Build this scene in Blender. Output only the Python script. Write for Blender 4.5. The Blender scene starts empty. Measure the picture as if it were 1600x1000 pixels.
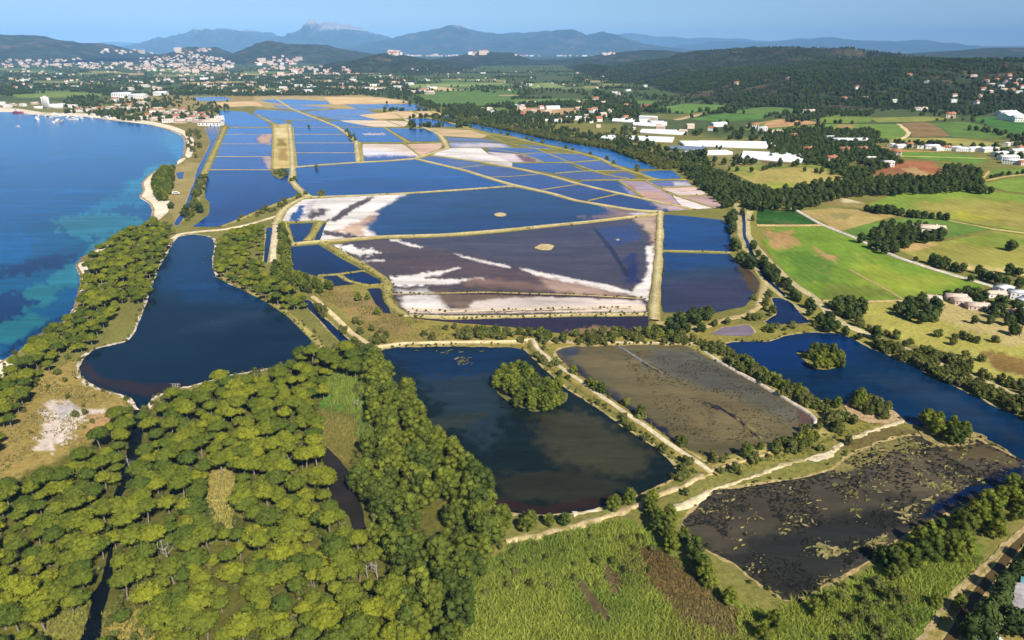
import bpy, math, random
import numpy as np
from mathutils.geometry import delaunay_2d_cdt
from mathutils import Vector

R = random.Random(7)
NR = np.random.default_rng(7)
scene = bpy.context.scene
COL = scene.collection

# ---------------------------------------------------------------- camera
CAMH = 150.0
FPX = 1067.0                       # focal length in photo pixels (1600 wide)
HORIZON = 76.0
PITCH = math.atan((500 - HORIZON) / FPX)
cam_data = bpy.data.cameras.new('camera')
cam_data.lens = 36 * FPX / 1600
cam_data.sensor_width = 36
cam_data.clip_start = 1.0
cam_data.clip_end = 200000
cam = bpy.data.objects.new('camera', cam_data)
COL.objects.link(cam)
cam.location = (0, 0, CAMH)
cam.rotation_euler = (math.pi / 2 - PITCH, 0, 0)
scene.camera = cam

# ---------------------------------------------------------------- light
SUN_DIR = Vector((448, -812, 848)).normalized()      # towards the sun, behind the camera
SUN_EL = math.asin(SUN_DIR.z)
SUN_AZ = math.atan2(SUN_DIR.x, SUN_DIR.y)
world = bpy.data.worlds.new('World')
scene.world = world
world.use_nodes = True
wt = world.node_tree
wt.nodes.clear()
sky = wt.nodes.new('ShaderNodeTexSky')
sky.sky_type = 'NISHITA'
sky.sun_disc = False
sky.sun_elevation = SUN_EL
sky.sun_rotation = SUN_AZ
sky.altitude = 0
sky.air_density = 0.7
sky.dust_density = 0.0
sky.ozone_density = 4.0
bg = wt.nodes.new('ShaderNodeBackground')
bg.inputs['Strength'].default_value = 0.076
wo = wt.nodes.new('ShaderNodeOutputWorld')
wt.links.new(sky.outputs[0], bg.inputs[0])
wt.links.new(bg.outputs[0], wo.inputs[0])
sun_data = bpy.data.lights.new('sun', 'SUN')
sun_data.energy = 5.0
sun_data.angle = math.radians(0.5)
sun_data.color = (1.0, 0.95, 0.86)
sun = bpy.data.objects.new('sun', sun_data)
COL.objects.link(sun)
sun.rotation_euler = SUN_DIR.to_track_quat('Z', 'Y').to_euler()
vs = scene.view_settings
vs.view_transform = 'Standard'
vs.look = 'None'
vs.gamma = 1.0
vs.use_curve_mapping = False
vs.exposure = 0.42
scene.cycles.max_bounces = 6
scene.cycles.diffuse_bounces = 2
scene.cycles.glossy_bounces = 2
scene.cycles.transmission_bounces = 4
scene.cycles.transparent_max_bounces = 4
scene.cycles.volume_bounces = 0
scene.cycles.use_denoising = True
try:
    scene.cycles.denoiser = 'OPENIMAGEDENOISE'
except Exception:
    pass

# ---------------------------------------------------------------- survey helpers
CP, SP = math.cos(PITCH), math.sin(PITCH)


def ray(px, py):
    """direction of the sight line through a photo pixel, per metre of forward distance"""
    u = (np.asarray(px, float) - 800) / FPX
    v = (500 - np.asarray(py, float)) / FPX
    dy = CP + v * SP
    dz = -SP + v * CP
    return u / dy, dz / dy


def ground(px, py, z=0.0):
    """ground point (metres) under a photo pixel"""
    a, b = ray(px, py)
    y = (z - CAMH) / b
    return a * y, y


def at(px, py, y):
    """point at forward distance y on the sight line of a photo pixel"""
    a, b = ray(px, py)
    return a * y, y + 0 * a, CAMH + b * y


def project(x, y, z):
    x, y, z = np.asarray(x, float), np.asarray(y, float), np.asarray(z, float) - CAMH
    f = y * CP - z * SP
    u = y * SP + z * CP
    return 800 + FPX * x / f, 500 - FPX * u / f


def _hash(ix, iy, seed):
    h = (ix * 374761393 + iy * 668265263 + seed * 974634533) & 0xFFFFFFFF
    h = ((h ^ (h >> 13)) * 1274126177) & 0xFFFFFFFF
    return ((h ^ (h >> 16)) & 0xFFFF) / 65535.0


def vnoise(x, y, seed=0):
    x, y = np.asarray(x, float), np.asarray(y, float)
    ix, iy = np.floor(x).astype(np.int64), np.floor(y).astype(np.int64)
    fx, fy = x - ix, y - iy
    fx, fy = fx * fx * (3 - 2 * fx), fy * fy * (3 - 2 * fy)
    a, b = _hash(ix, iy, seed), _hash(ix + 1, iy, seed)
    c, d = _hash(ix, iy + 1, seed), _hash(ix + 1, iy + 1, seed)
    return (a * (1 - fx) + b * fx) * (1 - fy) + (c * (1 - fx) + d * fx) * fy


def fbm(x, y, seed=0, octv=4):
    s, a, t = 0.0, 0.5, 0.0
    x, y = np.asarray(x, float), np.asarray(y, float)
    for k in range(octv):
        s = s + a * vnoise(x, y, seed + k * 17)
        t += a
        a *= 0.5
        x, y = x * 2.03 + 5.3, y * 2.03 + 1.7
    return s / t            # 0..1


def inside(px, py, poly):
    px, py = np.asarray(px, float), np.asarray(py, float)
    P = np.asarray(poly, float)
    r = np.zeros(px.shape, bool)
    j = len(P) - 1
    for i in range(len(P)):
        xi, yi, xj, yj = P[i, 0], P[i, 1], P[j, 0], P[j, 1]
        if yi != yj:
            c = ((yi > py) != (yj > py)) & (px < (xj - xi) * (py - yi) / (yj - yi) + xi)
            r ^= c
        j = i
    return r


def segdist(px, py, pts, closed=True):
    P = np.asarray(pts, float)
    best = np.full(np.shape(px), 1e9)
    n = len(P)
    for i in range(n if closed else n - 1):
        a, b = P[i], P[(i + 1) % n]
        d = b - a
        L = max(d @ d, 1e-9)
        t = np.clip(((px - a[0]) * d[0] + (py - a[1]) * d[1]) / L, 0, 1)
        best = np.minimum(best, np.hypot(px - a[0] - t * d[0], py - a[1] - t * d[1]))
    return best


def sdist(px, py, poly):
    d = segdist(px, py, poly)
    return np.where(inside(px, py, poly), d, -d)


def S(r, g, b, k=1.0):
    out = []
    for c in (r, g, b):
        c /= 255.0
        out.append(k * (c / 12.92 if c <= 0.04045 else ((c + 0.055) / 1.055) ** 2.4))
    return tuple(out)


# ---------------------------------------------------------------- object helpers
def make_mesh(name, V, F, mats=(), attrs=None, smooth=False, fmat=None):
    me = bpy.data.meshes.new(name)
    V = np.asarray(V, np.float32)
    if isinstance(F, np.ndarray):
        n, k = F.shape
        me.vertices.add(len(V))
        me.vertices.foreach_set('co', V.ravel())
        me.loops.add(n * k)
        me.loops.foreach_set('vertex_index', F.astype(np.int32).ravel())
        me.polygons.add(n)
        me.polygons.foreach_set('loop_start', np.arange(0, n * k, k, dtype=np.int32))
        me.polygons.foreach_set('loop_total', np.full(n, k, np.int32))
    else:
        me.from_pydata(V.tolist(), [], F)
    for m in mats:
        me.materials.append(m)
    if fmat is not None:
        me.polygons.foreach_set('material_index', np.asarray(fmat, np.int32))
    if smooth and len(me.polygons):
        me.polygons.foreach_set('use_smooth', np.ones(len(me.polygons), bool))
    for an, av in (attrs or {}).items():
        av = np.asarray(av, np.float32)
        if av.ndim == 2:
            a = me.attributes.new(an, 'FLOAT_COLOR', 'POINT')
            if av.shape[1] == 3:
                av = np.concatenate([av, np.ones((len(av), 1), np.float32)], 1)
            a.data.foreach_set('color', av.ravel())
        else:
            a = me.attributes.new(an, 'FLOAT', 'POINT')
            a.data.foreach_set('value', av)
    me.update()
    me.validate()
    return me


def add(name, data, parent=None, loc=None, rotz=0.0, scale=None):
    o = bpy.data.objects.new(name, data)
    COL.objects.link(o)
    if parent is not None:
        o.parent = parent
    if loc is not None:
        o.location = loc
    if rotz:
        o.rotation_euler = (0, 0, rotz)
    if scale is not None:
        o.scale = (scale, scale, scale) if not hasattr(scale, '__len__') else scale
    return o


def tag(o, label, cat, group=None):
    o['label'] = label
    o['category'] = cat
    if group:
        o['group'] = group
    return o


def setting(o, kind='structure'):
    o['kind'] = kind
    return o


# ---------------------------------------------------------------- material helpers
class NT:
    def __init__(self, name):
        self.m = bpy.data.materials.new(name)
        self.m.use_nodes = True
        self.t = self.m.node_tree
        self.t.nodes.clear()
        self.out = self.t.nodes.new('ShaderNodeOutputMaterial')

    def n(self, typ, **kw):
        nd = self.t.nodes.new(typ)
        for k, v in kw.items():
            if k.startswith('_'):
                setattr(nd, k[1:], v)
            else:
                nd.inputs[k.replace('__', ' ')].default_value = v
        return nd

    def l(self, a, b):
        self.t.links.new(a, b)

    def noise(self, scale, detail=4.0, rough=0.55, stretch=None, dist=0.0):
        tc = self.n('ShaderNodeTexCoord')
        nz = self.n('ShaderNodeTexNoise', Scale=scale, Detail=detail, Roughness=rough, Distortion=dist)
        if stretch:
            mp = self.n('ShaderNodeMapping')
            mp.inputs['Scale'].default_value = stretch
            mp.inputs['Rotation'].default_value = (0, 0, 0.35)
            self.l(tc.outputs['Object'], mp.inputs['Vector'])
            self.l(mp.outputs[0], nz.inputs['Vector'])
        else:
            self.l(tc.outputs['Object'], nz.inputs['Vector'])
        return nz.outputs[0]

    def remap(self, v, a, b, c, d):
        r = self.n('ShaderNodeMapRange')
        r.inputs[1].default_value, r.inputs[2].default_value = a, b
        r.inputs[3].default_value, r.inputs[4].default_value = c, d
        self.l(v, r.inputs[0])
        return r.outputs[0]

    def mix(self, fac, a, b, blend='MIX'):
        m = self.t.nodes.new('ShaderNodeMix')
        m.data_type = 'RGBA'
        m.blend_type = blend
        m.clamp_factor = True
        for i, v in ((0, fac), (6, a), (7, b)):
            if isinstance(v, (int, float)):
                m.inputs[i].default_value = v
            elif isinstance(v, tuple):
                m.inputs[i].default_value = (*v[:3], 1)
            else:
                self.l(v, m.inputs[i])
        return m.outputs[2]

    def math(self, op, a, b=0.0):
        m = self.n('ShaderNodeMath', _operation=op)
        for i, v in ((0, a), (1, b)):
            if isinstance(v, (int, float)):
                m.inputs[i].default_value = v
            else:
                self.l(v, m.inputs[i])
        return m.outputs[0]

    def attr(self, name):
        a = self.n('ShaderNodeAttribute')
        a.attribute_name = name
        return a

    def scalecol(self, col, fac):
        """colour times a scalar"""
        v = self.t.nodes.new('ShaderNodeVectorMath')
        v.operation = 'SCALE'
        self.l(col, v.inputs[0])
        self.l(fac, v.inputs['Scale'])
        return v.outputs[0]

    def bump(self, h, strength=0.5, dist=0.3):
        b = self.n('ShaderNodeBump', Strength=strength, Distance=dist)
        self.l(h, b.inputs['Height'])
        return b.outputs[0]

    def principled(self, col, rough=0.9, spec=0.2, normal=None, ior=1.45):
        p = self.n('ShaderNodeBsdfPrincipled')
        p.inputs['IOR'].default_value = ior
        for nm, v in (('Base Color', col), ('Roughness', rough), ('Specular IOR Level', spec)):
            if isinstance(v, tuple):
                p.inputs[nm].default_value = (*v[:3], 1)
            elif isinstance(v, (int, float)):
                p.inputs[nm].default_value = v
            else:
                self.l(v, p.inputs[nm])
        if normal is not None:
            self.l(normal, p.inputs['Normal'])
        self.l(p.outputs[0], self.out.inputs[0])
        return p


def mat_land():
    t = NT('land')
    a = t.attr('col')
    big = t.noise(0.035, 5, 0.6)
    fine = t.noise(0.45, 4, 0.65)
    f = t.math('MULTIPLY', t.remap(big, 0.25, 0.75, 0.72, 1.25), t.remap(fine, 0.25, 0.75, 0.62, 1.36))
    c = t.scalecol(a.outputs['Color'], f)
    hue = t.noise(0.11, 4, 0.6)
    c2 = t.mix(t.remap(hue, 0.45, 0.7, 0, 0.2), c, t.mix(1.0, c, (0.75, 1.0, 0.55), 'MULTIPLY'))
    t.principled(c2, 0.95, 0.1, t.bump(fine, 0.9, 0.6))
    return t.m


def mat_field():
    t = NT('field_crop')
    a = t.attr('col')
    big = t.noise(0.02, 5, 0.6)
    fine = t.noise(0.3, 3, 0.6, stretch=(1.0, 0.22, 1.0))
    f = t.math('MULTIPLY', t.remap(big, 0.3, 0.7, 0.75, 1.22), t.remap(fine, 0.25, 0.75, 0.74, 1.26))
    c = t.scalecol(a.outputs['Color'], f)
    dry = t.noise(0.05, 6, 0.7, dist=0.6)
    c2 = t.mix(t.remap(dry, 0.52, 0.72, 0, 0.5), c, t.mix(0.5, c, S(185, 165, 95, .8)))
    t.principled(c2, 0.95, 0.1, t.bump(fine, 0.6, 0.4))
    return t.m


def mat_pan():
    """salt pans, ponds and the sea: colour of bed and water from 'col', wetness from 'wet'"""
    t = NT('pan_surface')
    a = t.attr('col')
    w = t.attr('wet').outputs['Fac']
    big = t.noise(0.018, 6, 0.62, stretch=(0.5, 1.3, 1.0), dist=0.8)
    fine = t.noise(0.3, 4, 0.6, stretch=(0.6, 1.4, 1.0))
    strk = t.noise(0.06, 5, 0.65, stretch=(0.3, 1.8, 1.0), dist=0.4)
    f = t.math('MULTIPLY', t.remap(big, 0.3, 0.7, 0.74, 1.26), t.remap(fine, 0.25, 0.75, 0.86, 1.14))
    f = t.math('MULTIPLY', f, t.remap(strk, 0.3, 0.7, 0.78, 1.22))
    c = t.scalecol(a.outputs['Color'], f)
    wav = t.noise(0.35, 4, 0.65, stretch=(0.5, 1.5, 1))
    t.principled(c, t.remap(w, 0, 1, 0.9, 0.17), t.remap(w, 0, 1, 0.1, 0.22),
                 t.bump(wav, 0.2, 0.3), 1.33)
    return t.m


def mat_leaf(name, ca, cb, trans=0.12):
    t = NT(name)
    oi = t.n('ShaderNodeObjectInfo')
    tone = t.attr('tone').outputs['Fac']
    c = t.mix(oi.outputs['Random'], ca, cb)
    c = t.scalecol(c, t.remap(tone, 0, 1, 0.5, 1.4))
    d = t.n('ShaderNodeBsdfDiffuse')
    tr = t.n('ShaderNodeBsdfTranslucent')
    t.l(c, d.inputs[0])
    t.l(c, tr.inputs[0])
    m = t.n('ShaderNodeMixShader', Fac=trans)
    t.l(d.outputs[0], m.inputs[1])
    t.l(tr.outputs[0], m.inputs[2])
    t.l(m.outputs[0], t.out.inputs[0])
    return t.m


def mat_plain(name, col, rough=0.85, spec=0.2, var=0.2, scale=0.8):
    t = NT(name)
    nz = t.noise(scale, 4, 0.6)
    rgb = t.n('ShaderNodeRGB')
    rgb.outputs[0].default_value = (*col, 1)
    c = t.scalecol(rgb.outputs[0], t.remap(nz, 0.3, 0.7, 1 - var, 1 + var))
    t.principled(c, rough, spec)
    return t.m


def mat_hill():
    t = NT('hillside')
    a = t.attr('col')
    n1 = t.noise(0.012, 6, 0.65)
    n2 = t.noise(0.06, 4, 0.65)
    f = t.math('MULTIPLY', t.remap(n1, 0.3, 0.7, 0.45, 1.6), t.remap(n2, 0.3, 0.7, 0.55, 1.5))
    c = t.scalecol(a.outputs['Color'], f)
    t.principled(c, 0.95, 0.05, t.bump(n2, 1.0, 12.0))
    return t.m


M_LAND, M_FIELD, M_PAN, M_HILL = mat_land(), mat_field(), mat_pan(), mat_hill()
M_PINE = mat_leaf('pine_needles', (0.262, 0.272, 0.026), (0.092, 0.130, 0.022))
M_PINE2 = mat_leaf('clumped_pine_needles', (0.200, 0.220, 0.028), (0.078, 0.108, 0.022))
M_SHRUB = mat_leaf('tamarisk_leaves', (0.170, 0.175, 0.050), (0.110, 0.125, 0.026))
M_DARK = mat_leaf('dark_leaves', (0.048, 0.072, 0.020), (0.092, 0.118, 0.032))
M_REED = mat_leaf('reed_leaves', (0.170, 0.235, 0.030), (0.130, 0.190, 0.035), 0.3)
M_DRY = mat_leaf('dry_grass_blades', (0.30, 0.24, 0.09), (0.22, 0.19, 0.07), 0.2)
M_BARK = mat_plain('bark', (0.26, 0.21, 0.17), var=0.35, scale=1.5)
M_DEAD = mat_plain('dead_wood', (0.36, 0.33, 0.30), var=0.3, scale=1.5)
M_WHITE = mat_plain('white_render', (0.78, 0.75, 0.70), var=0.08)
M_CREAM = mat_plain('cream_render', (0.64, 0.50, 0.40), var=0.12)
M_TILE = mat_plain('terracotta_tiles', (0.42, 0.17, 0.085), var=0.25)
M_PALETILE = mat_plain('pale_tiles', (0.62, 0.48, 0.38), var=0.2)
M_FILM = mat_plain('greenhouse_film', (0.80, 0.80, 0.78), 0.5, 0.4, var=0.08, scale=0.2)
M_TIN = mat_plain('weathered_tin', (0.34, 0.30, 0.30), 0.7, 0.3, var=0.3, scale=0.6)
M_GLASS = mat_plain('window_dark', (0.05, 0.06, 0.07), 0.15, 0.5, var=0.1)
M_WOOD = mat_plain('grey_wood', (0.33, 0.27, 0.22), var=0.3, scale=2)
M_RED = mat_plain('red_paint', (0.35, 0.06, 0.05), 0.5, 0.4, var=0.1)


# ---------------------------------------------------------------- surfaces laid on the ground
_level = [0]


def next_level(base):
    _level[0] += 1
    return base + 0.004 * (_level[0] % 60)


def jagged(poly, step=4.0, jag=1.0, seed=0):
    """densify an outline and roughen it like an eroded bank"""
    P = np.asarray(poly, float)
    out = []
    for i in range(len(P)):
        a, b = P[i], P[(i + 1) % len(P)]
        n = max(1, int(np.hypot(*(b - a)) / step))
        for k in range(n):
            out.append(a + (b - a) * k / n)
    Q = np.array(out)
    # round the corners a little
    if len(Q) > 12:
        Q = 0.25 * np.roll(Q, 1, 0) + 0.5 * Q + 0.25 * np.roll(Q, -1, 0)
    if jag:
        s = np.clip((Q[:, 1] - 120) / 300, 0.12, 1.3) * jag
        Q[:, 0] += (fbm(Q[:, 0] / 9, Q[:, 1] / 6, seed) - 0.5) * 3.2 * s
        Q[:, 1] += (fbm(Q[:, 0] / 9, Q[:, 1] / 6, seed + 5) - 0.5) * 2.0 * s
    return Q


def paint(px, py, x, y, base, wet, patches, seed=0):
    """colour and wetness at ground points from the patches drawn on the survey"""
    n = len(px)
    c = np.tile(np.asarray(base, float), (n, 1))
    w = np.full(n, float(wet))
    for k, p in enumerate(patches):
        poly, pc, pw, soft, amp = p[:5]
        scl = p[5] if len(p) > 5 else 14.0
        P = np.asarray(poly, float)
        m = soft + amp + 2
        sel = np.where((px > P[:, 0].min() - m) & (px < P[:, 0].max() + m) &
                       (py > P[:, 1].min() - m) & (py < P[:, 1].max() + m))[0]
        if not len(sel):
            continue
        sx, sy = px[sel], py[sel]
        asp = 0.45
        d = sdist(sx, sy / asp, np.c_[P[:, 0], P[:, 1] / asp]) * 0.8
        d = d + (fbm(sx / scl, sy / (scl * asp), seed + 31 * k, 5) - 0.5) * 3.6 * amp
        t = np.clip(d / max(soft, 0.1) * 0.5 + 0.5, 0, 1)
        t = t * t * (3 - 2 * t)
        c[sel] = c[sel] * (1 - t[:, None]) + np.asarray(pc, float) * t[:, None]
        w[sel] = w[sel] * (1 - t) + pw * t
    return c, w


def surface(name, poly, z, mat, base, wet=0.0, patches=(), step=3.0, jag=1.0, seed=None):
    seed = seed if seed is not None else R.randrange(10000)
    Q = jagged(poly, step, jag, seed)
    n = len(Q)
    x0, y0 = Q.min(0)
    x1, y1 = Q.max(0)
    pts = [Vector((float(a), float(b))) for a, b in Q]
    if patches:
        sx = np.arange(x0, x1, step)
        sy = np.arange(y0, y1, step * (0.6 if y1 < 560 else 1.0))
        gx, gy = np.meshgrid(sx, sy)
        gx, gy = gx.ravel() + NR.uniform(-.3, .3, gx.size) * step, gy.ravel() + NR.uniform(-.2, .2, gy.size) * step
        ok = inside(gx, gy, Q)
        ok[ok] = segdist(gx[ok], gy[ok], Q) > step * 0.45
        pts += [Vector((float(a), float(b))) for a, b in zip(gx[ok], gy[ok])]
    vs_, _, fs_, *_ = delaunay_2d_cdt(pts, [(i, (i + 1) % n) for i in range(n)], [], 1, 1e-5)
    px = np.array([v.x for v in vs_])
    py = np.array([v.y for v in vs_])
    X, Y = ground(px, py, z)
    c, w = paint(px, py, X, Y, base, wet, patches, seed)
    F = [f if _ccw(X, Y, f) else f[::-1] for f in fs_]
    me = make_mesh(name, np.c_[X, Y, np.full(len(X), z)], np.array(F, np.int32) if F else F, [mat], {'col': c, 'wet': w})
    return setting(add(name, me))


def _ccw(X, Y, f):
    a, b, c = f[0], f[1], f[2]
    return (X[b] - X[a]) * (Y[c] - Y[a]) - (X[c] - X[a]) * (Y[b] - Y[a]) > 0


_rib = [0]


def ribbon(name, pts, width, height, cols, mat=None, px_pts=True, seg=None, jag=0.22, z0=0.0, closed=False):
    """an embankment or a track along a line: cols = colours of toe, shoulder, crest"""
    mat = mat or M_LAND
    _rib[0] += 1
    if height > 0.2:
        height = height + 0.013 * (_rib[0] % 23)
    else:
        height = height + 0.004 * (_rib[0] % 12)
    P = np.asarray(pts, float)
    if px_pts:
        P = np.column_stack(ground(P[:, 0], P[:, 1]))
    if closed:
        P = np.vstack([P, P[:1]])
    d = np.hypot(*np.diff(P, axis=0).T)
    s = np.r_[0, np.cumsum(d)]
    seg = seg or (max(width * 0.4, 1.1) if jag >= .5 else max(width * 0.8, 3.0))
    n = max(2, int(s[-1] / seg))
    if n > 700:
        n = 700
    t = np.linspace(0, s[-1], n + 1)
    C = np.c_[np.interp(t, s, P[:, 0]), np.interp(t, s, P[:, 1])]
    if n > 6:
        C[1:-1] = 0.25 * C[:-2] + 0.5 * C[1:-1] + 0.25 * C[2:]
    T = np.gradient(C, axis=0)
    T /= np.maximum(np.hypot(*T.T)[:, None], 1e-6)
    Nn = np.c_[-T[:, 1], T[:, 0]]
    sd = R.randrange(10000)
    wl = width * (1 + (fbm(t / (width * (1.2 if jag >= .5 else 2.5)), t * 0, sd, 4) - 0.5) * 4 * jag)
    wr = width * (1 + (fbm(t / (width * (1.2 if jag >= .5 else 2.5)), t * 0 + 9, sd, 4) - 0.5) * 4 * jag)
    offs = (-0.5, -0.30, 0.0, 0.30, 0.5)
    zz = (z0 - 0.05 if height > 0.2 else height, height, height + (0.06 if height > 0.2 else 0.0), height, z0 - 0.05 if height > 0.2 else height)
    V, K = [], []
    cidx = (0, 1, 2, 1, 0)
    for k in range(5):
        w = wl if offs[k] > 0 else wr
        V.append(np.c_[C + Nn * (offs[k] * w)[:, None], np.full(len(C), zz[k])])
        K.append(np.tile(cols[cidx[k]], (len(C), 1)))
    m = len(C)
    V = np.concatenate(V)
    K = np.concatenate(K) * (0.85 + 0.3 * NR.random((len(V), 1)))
    if jag >= .5:
        g_ = np.clip((fbm(V[:, 0] / 3.5, V[:, 1] / 3.5, sd + 4, 4) - .5) * 5, 0, .75)[:, None]
        K = K * (1 - g_) + np.asarray(S(158, 146, 88, .8)) * g_
    i = np.arange(m - 1)
    F = np.concatenate([np.c_[k * m + i + 1, k * m + i, (k + 1) * m + i, (k + 1) * m + i + 1][:, ::-1] for k in range(4)])
    me = make_mesh(name, V, F, [mat], {'col': K})
    return setting(add(name, me))


# colours of the ground cover
STRAW = S(176, 160, 88, .80)
DRYOL = S(140, 132, 62, .8)
OLIVE = S(105, 112, 42, .8)
GREEN = S(112, 140, 42, .85)
SAND = S(232, 212, 176, .85)
PALE = S(226, 206, 188, .85)
TAN = S(198, 172, 118, .8)
BROWN = S(140, 118, 80, .8)
SALT = S(235, 222, 214, .9)
PINKS = S(196, 165, 142, .85)
DARKG = S(58, 72, 36, .8)

# ---------------------------------------------------------------- the ground: one sheet to the horizon
ELEV = np.r_[np.linspace(-2.0, 0, 0), 80000, 40000, 25000]
pys = np.r_[np.arange(80, 120, 2.0), np.arange(120, 400, 2.6), np.arange(400, 1010, 3.6), [1060, 1150, 1400, 2200]]
ys = np.r_[[41000, 38000], ground(800, pys[pys >= 81])[1]]
az = np.r_[np.linspace(-1.45, -0.72, 14)[:-1], np.linspace(-0.72, 0.72, 560), np.linspace(0.72, 1.45, 14)[1:]]
tg = np.tan(az)
GX = (ys[:, None] * tg[None, :])
GY = np.repeat(ys[:, None], len(tg), 1)
gx, gy = GX.ravel(), GY.ravel()
gpx, gpy = project(gx, gy, 0 * gx)
gpatch = [
    # far plain and the market gardens
    ([(-400, 96), (2000, 96), (2000, 215), (1130, 215), (700, 165), (300, 152), (-400, 175)], S(92, 104, 60, .8), 0, 8, 6),
    ([(-400, 74), (2000, 74), (2000, 99), (-400, 99)], S(70, 84, 62, .8), 0, 6, 2),
    ([(15, 149), (60, 146), (110, 144), (160, 147), (170, 151), (30, 153)], S(128, 142, 62, .8), 0, 1.5, 1),
    ([(210, 152), (350, 148), (420, 152), (400, 165), (330, 170), (230, 168)], S(172, 150, 92, .8), 0, 2, 3),
    ([(395, 150), (560, 148), (640, 158), (620, 172), (400, 168)], TAN, 0, 2, 2),
    ([(640, 130), (790, 128), (830, 158), (800, 166), (700, 172), (650, 150)], S(105, 128, 62, .8), 0, 3, 4),
    # coast strip
    ([(200, 180), (300, 190), (345, 195), (340, 215), (318, 260), (300, 320), (275, 352), (225, 350), (240, 300), (275, 255), (292, 220)], S(150, 134, 76, .8), 0, 3, 4),
    ([(262, 255), (315, 255), (300, 318), (276, 345), (262, 320)], S(176, 156, 98, .8), 0, 3, 5),
    # meadow between pans and ponds
    ([(430, 430), (600, 440), (640, 492), (1010, 515), (1130, 500), (1210, 520), (1120, 545), (840, 545), (600, 545), (520, 480)], S(158, 142, 72, .8), 0, 4, 5),
    ([(500, 440), (590, 470), (640, 510), (620, 525), (560, 510)], S(164, 138, 84, .8), 0, 5, 6),
    # sandy clearing on the left
    ([(0, 640), (60, 590), (110, 560), (135, 585), (200, 620), (190, 640), (150, 690), (90, 725), (0, 770)], S(170, 146, 80, .8), 0, 5, 6),
    ([(66, 632), (105, 626), (120, 640), (150, 636), (165, 640), (120, 662), (105, 690), (80, 705), (52, 700), (70, 670)], PALE, 0, 2.5, 9, 9),
    ([(88, 634), (112, 630), (124, 640), (100, 655), (86, 650)], S(206, 194, 186, .85), 0, 2, 4, 8),
    ([(140, 650), (180, 642), (172, 675), (140, 685)], S(196, 152, 104, .8), 0, 4, 5),
    # pine wood floor
    ([(0, 760), (60, 730), (150, 690), (200, 640), (240, 650), (420, 585), (600, 555), (700, 680), (800, 820), (730, 900), (740, 1040), (-200, 1040), (-200, 800)], S(112, 108, 48, .75), 0, 8, 8),
    ([(325, 730), (365, 728), (376, 765), (362, 830), (330, 822), (320, 770)], S(182, 166, 88, .85), 0, 5, 7),
    ([(500, 640), (550, 655), (565, 690), (540, 720), (500, 705)], S(150, 132, 66, .8), 0, 5, 6),
    ([(495, 590), (560, 560), (575, 620), (560, 650), (500, 640)], S(100, 130, 50, .85), 0, 6, 6),
    ([(85, 945), (140, 925), (130, 1000), (70, 1000)], S(150, 146, 66, .8), 0, 5, 6),
    ([(160, 960), (230, 950), (260, 1000), (160, 1010)], S(178, 158, 80, .8), 0, 5, 8),
    # reed bed and rough ground at the bottom
    ([(735, 895), (800, 855), (900, 825), (990, 812), (1040, 850), (1100, 905), (1170, 950), (1230, 960), (1330, 905), (1420, 860), (1540, 850), (1480, 950), (1430, 1040), (720, 1040)], S(122, 140, 50, .8), 0, 5, 6),
    ([(985, 850), (1040, 860), (1110, 910), (1130, 960), (1060, 960), (1000, 900)], S(136, 112, 62, .8), 0, 7, 10),
    ([(905, 900), (950, 950), (955, 975), (930, 960), (898, 915)], S(104, 90, 62, .75), 0, 3, 3), ([(938, 880), (955, 880), (975, 920), (962, 935), (945, 910)], S(112, 92, 64, .75), 0, 3, 3),
    ([(1060, 940), (1150, 945), (1200, 975), (1180, 1040), (1040, 1040)], S(142, 124, 60, .8), 0, 8, 10),
    ([(1500, 925), (1600, 820), (1700, 740), (1700, 1040), (1420, 1040)], S(168, 148, 86, .8), 0, 6, 6),
    # right bank and meadow
    ([(1090, 520), (1210, 505), (1300, 515), (1220, 540), (1130, 540)], S(148, 138, 66, .8), 0, 4, 4),
    ([(1340, 475), (1400, 470), (1440, 470), (1550, 500), (1650, 540), (1700, 660), (1560, 600), (1440, 545), (1340, 500)], S(178, 168, 84, .85), 0, 5, 6),
    ([(1440, 475), (1500, 470), (1600, 500), (1640, 545), (1580, 540), (1480, 505)], S(190, 170, 110, .85), 0, 5, 9),
    ([(1520, 545), (1600, 560), (1620, 590), (1560, 580)], S(140, 112, 62, .85), 0, 3, 6),
    ([(1150, 318), (1180, 322), (1260, 460), (1340, 520), (1560, 600), (1660, 680), (1640, 690), (1400, 570), (1240, 490), (1170, 400)], S(148, 140, 66, .8), 0, 4, 4),
    ([(1100, 225), (1270, 250), (1180, 268), (1130, 262)], S(150, 140, 84, .8), 0, 3, 4),
    ([(1215, 640), (1310, 650), (1410, 650), (1400, 680), (1300, 700), (1180, 730), (1110, 745), (1180, 705), (1260, 680)], S(150, 142, 70, .8), 0, 4, 5),
    ([(1300, 690), (1380, 668), (1500, 680), (1600, 700), (1600, 740), (1500, 715), (1370, 720)], S(120, 105, 62, .8), 0, 4, 6),
]
gc, _w = paint(gpx, gpy, gx, gy, S(138, 132, 68, .8), 0, gpatch, 3)
nr, nc = GX.shape
ii, jj = np.meshgrid(np.arange(nr - 1), np.arange(nc - 1), indexing='ij')
b = (ii * nc + jj).ravel()
F = np.c_[b, b + nc, b + nc + 1, b + 1]
setting(add('ground', make_mesh('ground', np.c_[gx, gy, 0 * gx], F, [M_LAND], {'col': gc})))

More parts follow.
